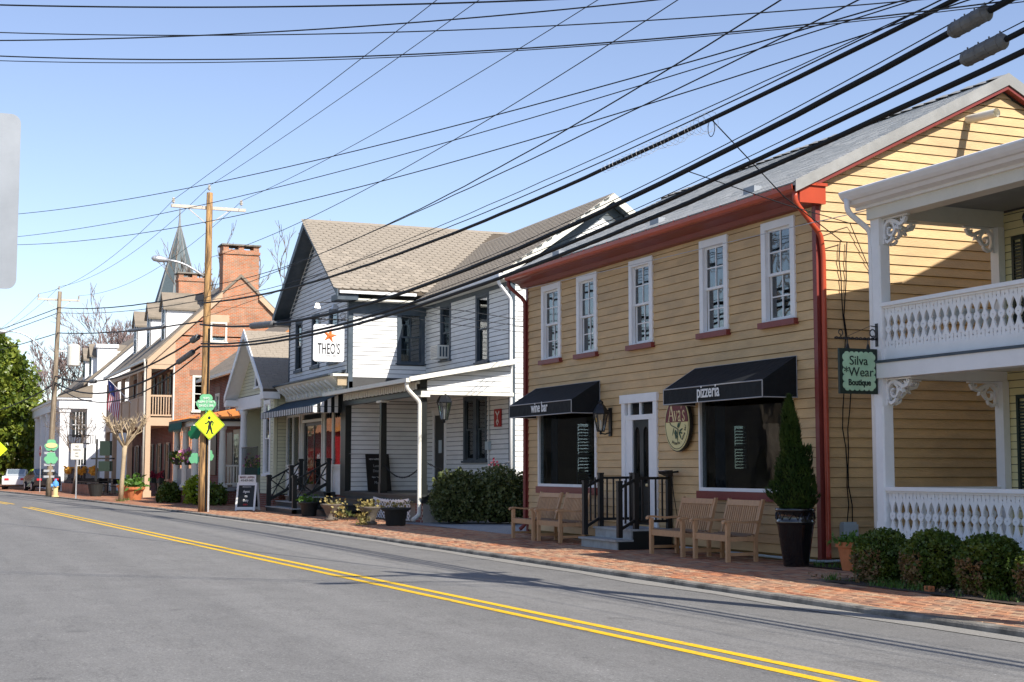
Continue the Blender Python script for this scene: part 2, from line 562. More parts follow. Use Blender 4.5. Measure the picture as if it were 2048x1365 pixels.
M['petal_yellow'] = leaf_mat('yellow petals', (0.75, 0.50, 0.04), (0.80, 0.70, 0.35), 0.3, 0.5, 12.0)
M['petal_red'] = leaf_mat('dark red petals', (0.22, 0.02, 0.05), (0.35, 0.04, 0.07), 0.3, 0.5, 12.0)
M['tan_paint'] = mat('tan gallery paint', (0.52, 0.36, 0.235), 0.55, 0.08, 3.0)
M['brick_x'] = brick_mat('orange brickwork', (0.50, 0.15, 0.055), (0.36, 0.19, 0.115), (0.42, 0.32, 0.24), 'any', msize=0.012)
M['brick_dark'] = brick_mat('dark red brickwork', (0.26, 0.075, 0.045), (0.18, 0.06, 0.045), (0.26, 0.20, 0.17), 'any')
M['brick_found'] = mat('foundation brick', (0.20, 0.075, 0.055), 0.9, 0.2, 8.0, 0.4, 40, objvar=0.25)
M['mortar'] = mat('pale mortar', (0.42, 0.38, 0.33), 0.95, 0.15, 9.0)
M['stone_lintel'] = mat('brown stone lintel', (0.25, 0.15, 0.11), 0.85, 0.15)
M['copper_roof'] = mat('orange brown metal roof', (0.55, 0.21, 0.06), 0.45, 0.12, 3.0)
M['awning_green'] = mat('green awning canvas', (0.008, 0.10, 0.075), 0.8, 0.15)
M['slate_roof'] = mat('brown grey shingle roof', (0.24, 0.20, 0.155), 0.9, 0.15, 5.0, 0.5, 40, col2=(0.16, 0.14, 0.11), mix2=0.6, scale2=0.9, stretch=(0.6, 1, 4))
M['steeple_slate'] = mat('grey green steeple slate', (0.105, 0.135, 0.145), 0.7, 0.18, 4.0, 0.4, 20, stretch=(1, 1, 3))
M['blue_plastic'] = mat('blue hydrant paint', (0.10, 0.32, 0.72), 0.45, 0.08)
M['hydrant_cream'] = mat('cream hydrant paint', (0.72, 0.55, 0.26), 0.5, 0.1)
M['flag_red'] = mat('red flag cloth', (0.45, 0.03, 0.06), 0.8, 0.1)
M['flag_white'] = mat('white flag cloth', (0.75, 0.72, 0.72), 0.8, 0.05)
M['flag_blue'] = mat('blue flag cloth', (0.03, 0.05, 0.20), 0.8, 0.1)
M['car_white'] = mat('silver white car paint', (0.62, 0.64, 0.66), 0.25, 0.03, spec=0.5, coat=0.6)
M['car_black'] = mat('black car paint', (0.012, 0.014, 0.018), 0.2, 0.03, spec=0.5, coat=0.6)
M['tyre'] = mat('tyre rubber', (0.02, 0.02, 0.02), 0.85, 0.1)
M['mums'] = leaf_mat('orange garland', (0.70, 0.32, 0.03), (0.75, 0.48, 0.08), 0.2, 0.6, 9.0)
M['cloth'] = mat('white table cloth', (0.62, 0.63, 0.66), 0.9, 0.05)
M['lamp_glass'] = glass_mat('lantern glass', (0.85, 0.86, 0.82), 0.12)
M['bulb'] = mat('glowing filament bulb', (0.9, 0.5, 0.1), 0.5, 0.0, emit=(1.0, 0.5, 0.06, 9.0))
M['haze_brush'] = leaf_mat('winter brush twigs', (0.26, 0.20, 0.13), (0.17, 0.13, 0.09), 0.2, 0.8, 0.6)

# paver bricks (clay red, worn grey in places), per-brick tone from the 'tone' attribute
def paver_material():
    m = bpy.data.materials.new('clay paver')
    m.use_nodes = True
    nt = m.node_tree
    lk = nt.links.new
    b = nt.nodes["Principled BSDF"]
    at = nd(nt, "ShaderNodeAttribute"); at.attribute_name = 'tone'
    cr = nd(nt, "ShaderNodeValToRGB")
    e = cr.color_ramp.elements
    e[0].position = 0.0; e[0].color = (0.17, 0.08, 0.055, 1)
    e[1].position = 1.0; e[1].color = (0.42, 0.28, 0.17, 1)
    for p, c in ((0.2, (0.31, 0.125, 0.07)), (0.5, (0.42, 0.17, 0.08)), (0.78, (0.37, 0.205, 0.125))):
        el = e.new(p); el.color = (*c, 1)
    lk(at.outputs["Fac"], cr.inputs[0])
    geo = nd(nt, "ShaderNodeNewGeometry")
    n1 = nd(nt, "ShaderNodeTexNoise"); n1.inputs["Scale"].default_value = 0.7; n1.inputs["Detail"].default_value = 9
    n1.inputs["Roughness"].default_value = 0.7
    lk(geo.outputs["Position"], n1.inputs["Vector"])
    mr = nd(nt, "ShaderNodeMapRange"); mr.inputs[1].default_value = 0.42; mr.inputs[2].default_value = 0.66
    mr.inputs[3].default_value = 0.0; mr.inputs[4].default_value = 0.75
    lk(n1.outputs[0], mr.inputs[0])
    mx = nd(nt, "ShaderNodeMix", data_type='RGBA'); mx.inputs[7].default_value = (0.36, 0.265, 0.18, 1)
    lk(mr.outputs[0], mx.inputs[0]); lk(cr.outputs[0], mx.inputs[6])
    lk(mx.outputs[2], b.inputs["Base Color"])
    b.inputs["Roughness"].default_value = 0.85
    b.inputs["Specular IOR Level"].default_value = 0.25
    nb = nd(nt, "ShaderNodeTexNoise"); nb.inputs["Scale"].default_value = 70
    lk(geo.outputs["Position"], nb.inputs["Vector"])
    bp = nd(nt, "ShaderNodeBump"); bp.inputs["Strength"].default_value = 0.4; bp.inputs["Distance"].default_value = 0.01
    lk(nb.outputs[0], bp.inputs["Height"]); lk(bp.outputs[0], b.inputs["Normal"])
    return m
M['paver'] = paver_material()


def asphalt_material():
    m = bpy.data.materials.new('worn asphalt')
    m.use_nodes = True
    nt = m.node_tree
    lk = nt.links.new
    b = nt.nodes["Principled BSDF"]
    geo = nd(nt, "ShaderNodeNewGeometry")
    pos = geo.outputs["Position"]

    def noise(scale, detail, rough, stretch=None):
        n = nd(nt, "ShaderNodeTexNoise")
        n.inputs["Scale"].default_value = scale; n.inputs["Detail"].default_value = detail; n.inputs["Roughness"].default_value = rough
        if stretch:
            mp = nd(nt, "ShaderNodeMapping"); mp.inputs["Scale"].default_value = stretch
            lk(pos, mp.inputs[0]); lk(mp.outputs[0], n.inputs["Vector"])
        else:
            lk(pos, n.inputs["Vector"])
        return n.outputs[0]

    def rng(s, a, b_, c, d):
        r = nd(nt, "ShaderNodeMapRange")
        for i, v in enumerate((a, b_, c, d)): r.inputs[i + 1].default_value = v
        lk(s, r.inputs[0]); return r.outputs[0]

    def mul(a, b_):
        x = nd(nt, "ShaderNodeMath", operation='MULTIPLY'); lk(a, x.inputs[0]); lk(b_, x.inputs[1]); return x.outputs[0]
    agg = rng(noise(48, 4, 0.85), 0.3, 0.7, 0.55, 1.45)
    speck = rng(noise(30, 1, 0.5), 0.70, 0.76, 1.0, 1.8)
    blot = rng(noise(1.3, 9, 0.75), 0.3, 0.7, 0.90, 1.10)
    wheel = rng(noise(0.55, 4, 0.5, (0.03, 1.7, 1)), 0.35, 0.65, 0.90, 1.10)
    crack = rng(noise(0.9, 10, 0.75, (0.25, 1, 1)), 0.494, 0.5, 0.0, 1.0)
    crack2 = rng(noise(0.9, 10, 0.75, (0.25, 1, 1)), 0.506, 0.5, 0.0, 1.0)
    ck = rng(mul(crack, crack2), 0.0, 1.0, 1.0, 0.60)
    stain = mul(rng(noise(0.45, 6, 0.7), 0.60, 0.72, 1.0, 0.80), rng(noise(2.2, 2, 0.4), 0.70, 0.76, 1.0, 0.78))
    v = mul(mul(mul(mul(agg, speck), mul(blot, wheel)), ck), stain)
    c = nd(nt, "ShaderNodeMix", data_type='RGBA', blend_type='MULTIPLY')
    c.inputs[0].default_value = 1.0
    c.inputs[6].default_value = (0.178, 0.174, 0.166, 1)
    cb = nd(nt, "ShaderNodeCombineColor"); lk(v, cb.inputs[0]); lk(v, cb.inputs[1]); lk(v, cb.inputs[2])
    lk(cb.outputs[0], c.inputs[7])
    lk(c.outputs[2], b.inputs["Base Color"])
    b.inputs["Roughness"].default_value = 0.8
    b.inputs["Specular IOR Level"].default_value = 0.3
    bp = nd(nt, "ShaderNodeBump"); bp.inputs["Strength"].default_value = 0.55; bp.inputs["Distance"].default_value = 0.012
    lk(noise(90, 3, 0.7), bp.inputs["Height"]); lk(bp.outputs[0], b.inputs["Normal"])
    return m
M['asphalt'] = asphalt_material()
M['yellow_paint'] = mat('worn yellow road paint', (0.72, 0.44, 0.012), 0.7, 0.18, 40.0, 0.4, 90, col2=(0.30, 0.235, 0.10), mix2=0.85, scale2=9.0, sharp=(0.56, 0.70))

# ------------------------------------------------------------------ ground, road, kerb, brick pavement
KP = [(20, 9.64), (-16.7, 9.64), (-37.6, 9.62), (-48.8, 9.26), (-62, 8.68), (-84, 7.45), (-120, 4.8), (-170, 0.5), (-260, -8)]


def pl(pts, x):
    for (xa, ya), (xb, yb) in zip(pts, pts[1:]):
        if xb <= x <= xa:
            t = (xa - x) / (xa - xb)
            return ya + (yb - ya) * t
    return pts[-1][1]


def kerbY(x):
    return (pl(KP, x - 2.5) + 2 * pl(KP, x) + pl(KP, x + 2.5)) / 4 if x < 17 else 9.64


def sheet(name, mat_, pts_lo, pts_hi, z, kind='structure', **kw):
    m = MB()
    n = len(pts_lo)
    vv = [(p[0], p[1], z if len(p) < 3 else p[2]) for p in pts_lo] + [(p[0], p[1], z if len(p) < 3 else p[2]) for p in pts_hi]
    ff = [(i + 1, i, i + n, i + n + 1) for i in range(n - 1)]
    m.add(vv, ff)
    o = m.build(name, mat_, kind=kind, **kw)
    return o


g = MB()
g.add([(-900, -700, -0.17), (500, -700, -0.17), (500, 900, -0.17), (-900, 900, -0.17)], [(0, 1, 2, 3)])
g.build('ground', M['earth'], kind='structure')
xs = [18 - 2 * i for i in range(0, 110)]
road_o = sheet('road', M['asphalt'], [(x, kerbY(x) - 12.5 - max(0, -x - 60) * 0.02) for x in xs], [(x, kerbY(x) + 0.02) for x in xs], -0.07)
# the pavement on the camera's side of the street
sheet('near_pavement', brick_mat('near brick paving', (0.33, 0.13, 0.07), (0.28, 0.15, 0.09), (0.16, 0.12, 0.1), 'z', 0.2, 0.1), [(x, kerbY(x) - 16) for x in xs], [(x, kerbY(x) - 12.4) for x in xs], -0.02)
sheet('yard_ground', M['grass'], [(x, kerbY(x) + 3.5) for x in xs], [(x, 60.0) for x in xs], -0.03)


def kerb_h(x):
    return 0.0


k = MB()
kx = [18 - 0.8 * i for i in range(0, 230)]
rng = random.Random(3)
prev = None
for x in kx:
    y = kerbY(x) + rng.uniform(-0.008, 0.008)
    h = kerb_h(x) + rng.uniform(-0.006, 0.004)
    cur = [(x, y - 0.0, -0.2), (x, y + 0.012, h - 0.02), (x, y + 0.03, h), (x, y + 0.16, h + 0.002), (x, y + 0.16, -0.2)]
    if prev:
        n = len(k.v)
        k.v.extend(prev + cur)
        for i in range(4):
            k.f.append((n + i, n + i + 1, n + 6 + i, n + 5 + i))
    prev = cur
k.build('kerb', M['kerb'], kind='structure')
# crumbling joint where the asphalt meets the kerb
sheet('gutter_strip', mat('pale gutter grit', (0.235, 0.225, 0.205), 0.9, 0.25, 30.0, 0.6, 60), [(x, kerbY(x) - 0.30 - 0.07 * sin(x * 1.3)) for x in xs if x > -60], [(x, kerbY(x) + 0.01) for x in xs if x > -60], -0.064)

YL = [(18, 7.75), (-2, 6.97), (-9.36, 6.70), (-15.6, 6.45), (-27.2, 6.03), (-62.65, 4.87), (-74.4, 4.28), (-120, 1.6), (-180, -3.5)]


YL = [(x * .969, y * .969) for x, y in YL]


def stripe(x0, x1, off, w):
    m = MB()
    n = int(abs(x1 - x0) / 1.0) + 2
    r2 = random.Random(int(off * 100))
    lo, hi = [], []
    for i in range(n):
        x = x0 + (x1 - x0) * i / (n - 1)
        y = pl(YL, x) + off
        lo.append((x, y - w / 2 + r2.uniform(-.004, .004), -0.066)); hi.append((x, y + w / 2 + r2.uniform(-.004, .004), -0.066))
    m.add(lo + hi, [(i + 1, i, i + n, i + n + 1) for i in range(n - 1)])
    return m


for (a, b_) in ((14, -62.6), (-67.8, -140)):
    for s_ in (-1, 1):
        stripe(a, b_, s_ * 0.135, 0.115).build('road_line', M['yellow_paint'], kind='structure')


def pave_back(x):
    if x > -16.9: return 11.42 + 0.05 * sin(x * 2)
    if x > -19.4: return 12.9
    if x > -31.2: return 13.36
    if x > -34.5: return 12.85
    if x > -38.6: return 12.7
    if x > -46: return 12.95
    return 13.3


sheet('paver_bedding', M['sand'], [(x, kerbY(x) + 0.14) for x in xs if x > -60.5], [(x, kerbY(x) + 4.6) for x in xs if x > -60.5], -0.014)
far_pave = sheet('far_pavement', brick_mat('far brick paving', (0.40, 0.15, 0.075), (0.34, 0.18, 0.11), (0.2, 0.15, 0.11), 'z', 0.2, 0.1), [(x, kerbY(x) + 0.14) for x in xs if x < -58], [(x, kerbY(x) + 5.5) for x in xs if x < -58], -0.004)
sheet('planting_bed', M['soil'], [(x / 10, 11.36) for x in range(40, -170, -5)], [(x / 10, 13.6) for x in range(40, -170, -5)], 0.006)
sheet('side_yard_soil', M['soil'], [(-16.9, 12.85), (-19.45, 12.9)], [(-16.9, 22.0), (-19.45, 22.0)], 0.004)
sheet('gravel_drive', M['gravel'], [(-31.0, 12.8), (-34.5, 12.8), (-38.6, 12.65)], [(-31.0, 24), (-34.5, 24), (-38.6, 24)], 0.004, kind='structure')

pv = thing('brick_pavement', 'red brick pavement running along the shops beside the kerb', 'pavement', (-20, 11, 0))
pv["kind"] = 'structure'
del pv["category"]
BL, BW, J = 0.2, 0.1, 0.008
rng = random.Random(11)
cells = []
row = 0
t = 0.165
while t < 4.3:
    x = -8.0 - (row % 2) * (BL + J) / 2
    while x > -60:
        y = kerbY(x) + t
        if y + BW < pave_back(x):
            dep = abs(x) * 0.923 + y * 0.385
            cells.append((dep, x, y))
        x -= BL + J
    t += BW + J
    row += 1
cells.sort()
variants = []
for i in range(24):
    m = MB()
    e = 0.006
    m.add([(-BL / 2, -BW / 2, -0.012), (BL / 2, -BW / 2, -0.012), (BL / 2, BW / 2, -0.012), (-BL / 2, BW / 2, -0.012),
           (-BL / 2 + e, -BW / 2 + e, 0), (BL / 2 - e, -BW / 2 + e, 0), (BL / 2 - e, BW / 2 - e, 0), (-BL / 2 + e, BW / 2 - e, 0)],
          [(4, 5, 6, 7), (0, 1, 5, 4), (1, 2, 6, 5), (2, 3, 7, 6), (3, 0, 4, 7)])
    me = m.mesh('brick', M['paver'])
    at = me.attributes.new('tone', 'FLOAT', 'FACE')
    tv = rng.random()
    at.data.foreach_set('value', [tv] * 5)
    variants.append(me)
W0 = W[pv.name]
stuff = MB()
tones = []
for i, (d, x, y) in enumerate(cells):
    cx, cy = x - BL / 2, y + BW / 2
    z = rng.uniform(-0.003, 0.003) + min(0, kerb_h(x)) * max(0, 1 - (y - kerbY(x)) / 1.6)
    rz = rng.uniform(-0.012, 0.012)
    if i < 300:
        place('brick', rng.choice(variants), pv, Vector((cx, cy, z)) - W0, (0, 0, rz))
    else:
        c_, s_ = cos(rz), sin(rz)
        tx, ty = rng.uniform(-.004, .004), rng.uniform(-.004, .004)
        e = 0.006
        P = []
        for (u, v, w) in ((-BL / 2, -BW / 2, -.012), (BL / 2, -BW / 2, -.012), (BL / 2, BW / 2, -.012), (-BL / 2, BW / 2, -.012),
                          (-BL / 2 + e, -BW / 2 + e, 0), (BL / 2 - e, -BW / 2 + e, 0), (BL / 2 - e, BW / 2 - e, 0), (-BL / 2 + e, BW / 2 - e, 0)):
            P.append((cx + u * c_ - v * s_, cy + u * s_ + v * c_, z + w + u * tx + v * ty))
        stuff.add(P, [(4, 5, 6, 7), (0, 1, 5, 4), (1, 2, 6, 5), (2, 3, 7, 6), (3, 0, 4, 7)])
        tones += [rng.random()] * 5
so = stuff.build('bricks', M['paver'], pv, kind='stuff')
at = so.data.attributes.new('tone', 'FLOAT', 'FACE')
at.data.foreach_set('value', tones)

# ------------------------------------------------------------------ building helpers
class Wall:
    """a vertical wall: origin O (x, y), unit direction U along it, outward normal N"""

    def __init__(s, O, U, N):
        s.O, s.U, s.N = O, U, N

    def p(s, u, z, n=0.0):
        return (s.O[0] + s.U[0] * u + s.N[0] * n, s.O[1] + s.U[1] * u + s.N[1] * n, z)

    def yaw(s):
        return atan2(s.N[0], -s.N[1])


def backing(w, u0, u1, z0, z1, holes, thick, mb=None, gable=None):
    """solid wall with rectangular openings; gable = (u_peak, z_peak)"""
    m = mb or MB()
    us = sorted(set([u0, u1] + [h[0] for h in holes] + [h[1] for h in holes]))
    zs = sorted(set([z0, z1] + [h[2] for h in holes] + [h[3] for h in holes]))
    us = [u for u in us if u0 <= u <= u1]
    zs = [z for z in zs if z0 <= z <= z1]
    for za, zb in zip(zs, zs[1:]):
        run = None
        for ua, ub in list(zip(us, us[1:])) + [(None, None)]:
            solid = ua is not None and not any(h[0] <= (ua + ub) / 2 <= h[1] and h[2] <= (za + zb) / 2 <= h[3] for h in holes)
            if solid:
                run = (run[0] if run else ua, ub)
            elif run:
                a, b_ = run
                m.hexa([w.p(a, za, 0), w.p(b_, za, 0), w.p(b_, za, -thick), w.p(a, za, -thick),
                        w.p(a, zb, 0), w.p(b_, zb, 0), w.p(b_, zb, -thick), w.p(a, zb, -thick)])
                run = None
    if gable:
        pts = [w.p(u0, z1, 0), w.p(u1, z1, 0), w.p(gable[0], gable[1], 0)]
        m.prism(pts, (-w.N[0] * thick, -w.N[1] * thick, 0))
    return m


def clap(parent, w, mat_, z0, z1, ex, span, holes, th=0.02, joint=3.4, seed=1, name='clapboard', merge=False, gap=0.010):  # gap bares the dark backing as a painted shadow line
    """lapped boards; span(z) gives the ends of the wall at height z"""
    r = random.Random(seed)
    z = z0
    bs = MB()
    cnt = 0
    while z < z1 - 0.02:
        zt = min(z + ex, z1)
        a0, a1 = span(z)
        b0, b1 = span(zt)
        if a1 - a0 < 0.06: break
        segs = [(a0, a1, b0, b1)]
        for h in holes:
            if h[2] < (z + zt) / 2 < h[3]:
                new = []
                for (p0, p1, q0, q1) in segs:
                    if h[1] <= p0 or h[0] >= p1:
                        new.append((p0, p1, q0, q1)); continue
                    if h[0] > p0: new.append((p0, h[0], q0, h[0]))
                    if h[1] < p1: new.append((h[1], p1, h[1], q1))
                segs = new
        fin = []
        for sg in segs:
            while sg[1] - sg[0] > joint * 1.5:
                c = sg[0] + r.uniform(joint * 0.5, joint)
                fin.append((sg[0], c - 0.0015, sg[2], c - 0.0015))
                sg = (c + 0.0015, sg[1], c + 0.0015, sg[3])
            fin.append(sg)
        for (p0, p1, q0, q1) in fin:
            if p1 - p0 < 0.03: continue
            t1 = th + r.uniform(-0.002, 0.003)
            dz = r.uniform(-0.003, 0.003)
            m = bs if merge else MB()
            q0, q1 = max(q0, p0 - 9), min(q1, p1 + 9)
            if q1 - q0 < 0.02: q0 = q1 = (q0 + q1) / 2; q0 -= .01; q1 += .01
            m.hexa([w.p(p0, z + dz, t1), w.p(p1, z + dz + r.uniform(-.002, .002), t1), w.p(p1, z + dz, 0.001), w.p(p0, z + dz, 0.001),
                    w.p(q0, zt - gap, 0.006), w.p(q1, zt - gap, 0.006), w.p(q1, zt - gap, 0.001), w.p(q0, zt - gap, 0.001)])
            if not merge:
                m.build(name, mat_, parent)
            cnt += 1
        z += ex
    if merge and bs.v:
        bs.build(name + 's', mat_, parent, kind='stuff')
    return cnt


WCACHE = {}


def sash_window(parent, w, u0, u1, z0, z1, casing_mat, sash_mat, glass, cas=0.11, rows=2, cols=2, sill_mat=None, sill=0.09,
                proud=0.035, depth=0.09, name='window', sillout=0.05, label=None, mull=0.022, two=True):
    """double-hung window in wall w: casing outside u0..u1, z0..z1, opening inside it. window > sash, pane, sill"""
    Wd, H = u1 - u0, z1 - z0
    key = (round(Wd, 2), round(H, 2), casing_mat.name, sash_mat.name, cas, rows, cols, sill_mat.name if sill_mat else '', glass.name, two)
    loc = Vector(w.p((u0 + u1) / 2, z0, 0)) - W[parent.name]
    yaw = w.yaw()
    if key not in WCACHE:
        h = Wd / 2
        c = MB()
        c.box((-h, -proud, 0), (-h + cas, 0.04, H)); c.box((h - cas, -proud, 0), (h, 0.04, H))
        c.box((-h + cas, -proud + 0.002, H - cas), (h - cas, 0.04, H - 0.001))
        c.box((-h + cas, -proud + 0.008, 0), (h - cas, 0.06, 0.03))
        cm = c.mesh(name, casing_mat)
        iw = h - cas
        lo, hi = 0.03, H - cas
        mid = (lo + hi) / 2
        sh = []
        panes = []
        parts = ((mid - 0.02, hi, 0.015), (lo, mid + 0.02, 0.05)) if two else ((lo, hi, 0.02),)
        for (a, b_, y) in parts:
            s = MB()
            f = 0.045
            s.box((-iw, y, a), (-iw + f, y + 0.035, b_)); s.box((iw - f, y, a), (iw, y + 0.035, b_))
            s.box((-iw + f, y + .001, a), (iw - f, y + 0.034, a + f)); s.box((-iw + f, y + .001, b_ - f), (iw - f, y + 0.034, b_))
            gw, gh = (2 * iw - 2 * f), (b_ - a - 2 * f)
            for i in range(1, cols):
                x = -iw + f + gw * i / cols
                s.box((x - mull / 2, y + .003, a + f), (x + mull / 2, y + 0.030, b_ - f))
            for i in range(1, rows):
                z = a + f + gh * i / rows
                s.box((-iw + f, y + .005, z - mull / 2), (iw - f, y + 0.028, z + mull / 2))
            sh.append(s.mesh('sash', sash_mat))
            pw, ph = gw / cols, gh / rows
            g_ = MB()
            g_.box((-pw / 2, -0.002, -ph / 2), (pw / 2, 0.002, ph / 2))
            pm = g_.mesh('pane', glass)
            for i in range(cols):
                for j in range(rows):
                    panes.append((pm, (-iw + f + pw * (i + .5), y + 0.018, a + f + ph * (j + .5))))
        sm = None
        if sill_mat:
            s = MB()
            s.box((-h - 0.05, -proud - sillout, -sill), (h + 0.05, 0.02, 0.0))
            sm = s.mesh('sill', sill_mat)
        WCACHE[key] = (cm, sh, panes, sm)
    cm, sh, panes, sm = WCACHE[key]
    o = place(name, cm, parent, loc, (0, 0, yaw))
    if label: o["label"] = label
    for s in sh: place('sash', s, o)
    for pm, l in panes:
        place('pane', pm, o, l, (R.uniform(-.006, .006), 0, R.uniform(-.006, .006)))
    if sm: place('sill', sm, o)
    return o


def beam(parent, name, mat_, a, b_, **kw):
    m = MB(); m.box(a, b_)
    return m.build(name, mat_, parent, **kw)


def downspout(parent, pts, r, mat_, name='downspout', n=10):
    P = [V3(p) for p in pts]
    fine = [P[0]]
    for i in range(1, len(P) - 1):
        a = P[i] + (P[i - 1] - P[i]).normalized() * min(0.09, (P[i - 1] - P[i]).length * .45)
        b_ = P[i] + (P[i + 1] - P[i]).normalized() * min(0.09, (P[i + 1] - P[i]).length * .45)
        for t in (0, .25, .5, .75, 1):
            fine.append(a * (1 - t) ** 2 + P[i] * 2 * t * (1 - t) + b_ * t * t)
    fine.append(P[-1])
    m = MB(); m.tube(fine, r, n)
    return m.build(name, mat_, parent, smooth=True)


def leaves(mb, pts, size, rnd, flat=0.0, asp=0.5):
    """small pointed leaf faces at the given points"""
    for p in pts:
        a = rnd.uniform(0, 2 * pi); b_ = rnd.uniform(-1, 1)
        d = Vector((cos(a) * sqrt(1 - b_ * b_), sin(a) * sqrt(1 - b_ * b_), b_))
        s = size * rnd.uniform(0.65, 1.3)
        q = d.orthogonal().normalized()
        q = (q * cos(a * 3) + d.cross(q) * sin(a * 3)) * s * asp
        d = d * s
        P = V3(p)
        n = len(mb.v)
        mid = P + d * 0.5 + d.cross(q).normalized() * s * 0.08
        mb.v.extend([tuple(P), tuple(mid + q), tuple(P + d), tuple(mid - q)])
        mb.f.append((n, n + 1, n + 2, n + 3))

# ------------------------------------------------------------------ yellow clapboard shop
yh = thing('yellow_shop_house', 'two storey yellow clapboard house with dark red trim, grey roof and two black awnings', 'house', (-25.3, 15.3, 0))
XR, XL, YF, YB = -19.37, -31.13, 13.37, 21.0
YRG = 17.22
ZE, ZR = 6.0, 8.05
wf = Wall((XL, YF), (1, 0), (0, -1))
ws = Wall((XR, YF), (0, 1), (1, 0))
wl = Wall((XL, YF), (0, 1), (-1, 0))
UP = [(-30.23, -29.18), (-28.34, -27.35), (-25.86, -24.87), (-23.04, -22.06), (-20.95, -19.95)]
holes = [(a + 0.1 - XL, b_ - 0.1 - XL, 3.95, 5.55) for a, b_ in UP]
HW1 = (-30.42 - XL, -27.4 - XL, 1.10, 2.92)
HW2 = (-23.12 - XL, -20.1 - XL, 1.10, 2.92)
HD = (-26.19 - XL, -24.74 - XL, 0.36, 2.95)
holes += [(h[0] + .04, h[1] - .04, h[2] + .03, h[3]) for h in (HW1, HW2)] + [HD]
m = backing(wf, 0, XR - XL, 0.0, 5.95, holes, 0.14)
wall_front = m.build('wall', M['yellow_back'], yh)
boardholes = [(a - XL + .02, b_ - XL - .02, 3.88, 5.63) for a, b_ in UP] + [HW1, HW2, HD]
clap(wall_front, wf, M['yellow'], 0.10, 5.86, 0.158, lambda z: (0.10, XR - XL - 0.075), boardholes, 0.022, 4.2, 5)
gu = YRG - YF
gs = (ZR - ZE) / (YRG - (YF - 0.5))


def gspan(z):
    if z < 5.9: return (0.02, YB - YF)
    zz = z - ZE + 0.02
    return (max(0.02, zz / gs - 0.5 + 0.22), min(YB - YF, 2 * gu + 0.5 - zz / gs - 0.22))


m = backing(ws, 0, YB - YF, 0.0, 5.9, [], 0.14, gable=None)
m.prism([ws.p(0, 5.9), ws.p(YB - YF, 5.9), ws.p(gu, ZR - 0.25)], (-0.14, 0, 0))
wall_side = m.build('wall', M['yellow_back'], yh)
clap(wall_side, ws, M['yellow'], 0.10, 7.95, 0.158, gspan, [], 0.024, 6.0, 9)
SWH = [(1.20, 1.62, 1.05, 2.55), (5.48, 5.88, 1.5, 2.55)]
m = backing(wl, 0, YB - YF, 0.0, 5.9, SWH, 0.14)
m.prism([wl.p(0, 5.9), wl.p(YB - YF, 5.9), wl.p(gu, ZR - 0.25)], (0.14, 0, 0))
# back wall with two openings that show daylight through the shop
wb = Wall((XL, YB), (1, 0), (0, 1))
backing(wb, 0, XR - XL, 0, 5.9, [(7.2, 8.3, 0.9, 2.6), (2.1, 3.0, 0.9, 2.6), (9.9, 10.7, 1.0, 2.5)], 0.14, m)
m.build('wall', M['yellow'], yh)
m = MB()
m.box((XL + .2, YF + .2, 0.30), (XR - .2, YB - .2, 0.34))
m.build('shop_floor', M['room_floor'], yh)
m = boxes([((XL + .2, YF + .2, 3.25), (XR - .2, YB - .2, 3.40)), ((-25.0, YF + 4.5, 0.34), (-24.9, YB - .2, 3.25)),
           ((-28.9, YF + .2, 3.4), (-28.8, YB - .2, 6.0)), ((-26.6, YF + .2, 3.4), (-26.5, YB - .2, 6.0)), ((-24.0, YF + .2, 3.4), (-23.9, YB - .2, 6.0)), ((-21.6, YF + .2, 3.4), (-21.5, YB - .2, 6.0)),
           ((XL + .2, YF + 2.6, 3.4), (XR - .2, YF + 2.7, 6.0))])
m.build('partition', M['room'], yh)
for (u0, u1, z0, z1) in SWH:
    m = boxes([(wl.p(u0, z0, .0), wl.p(u0 + .05, z1, -.1)), (wl.p(u1 - .05, z0, 0), wl.p(u1, z1, -.1)), (wl.p(u0 + .05, (z0 + z1) / 2 - .03, -.01), wl.p(u1 - .05, (z0 + z1) / 2 + .03, -.09))])
    swo = m.build('side_window', M['white_warm'], yh)
    m = MB()
    for k_ in range(int((z1 - z0) / .075)):
        zz = z0 + .03 + k_ * .075
        m.hexa([wl.p(u0 + .05, zz, -.12), wl.p(u1 - .05, zz, -.12), wl.p(u1 - .05, zz + .045, -.17), wl.p(u0 + .05, zz + .045, -.17), wl.p(u0 + .05, zz + .004, -.12), wl.p(u1 - .05, zz + .004, -.12), wl.p(u1 - .05, zz + .049, -.17), wl.p(u0 + .05, zz + .049, -.17)])
    m.build('blind', M['shade'], swo)
    boxes([(wl.p(u0 + .05, z0, -.04), wl.p(u1 - .05, z1, -.045))]).build('pane', M['glass_dark'], swo)
# blinds in the back windows
for (a, b_) in ((-23.9, -22.85), (-29.0, -28.1)):
    m = MB()
    for i in range(17):
        z = 0.95 + i * 0.1
        m.hexa([(a, YB - .12, z), (b_, YB - .12, z), (b_, YB - .06, z + .05), (a, YB - .06, z + .05), (a, YB - .12, z + .004), (b_, YB - .12, z + .004), (b_, YB - .06, z + .054), (a, YB - .06, z + .054)])
    m.build('blind', M['shade'], yh)

# upper windows
for i, (a, b_) in enumerate(UP):
    sash_window(yh, wf, a - XL, b_ - XL, 3.95, 5.65, M['white'], M['white'], M['glass'], 0.13, 2, 2, M['oxblood'], 0.10, 0.045, sillout=0.06)
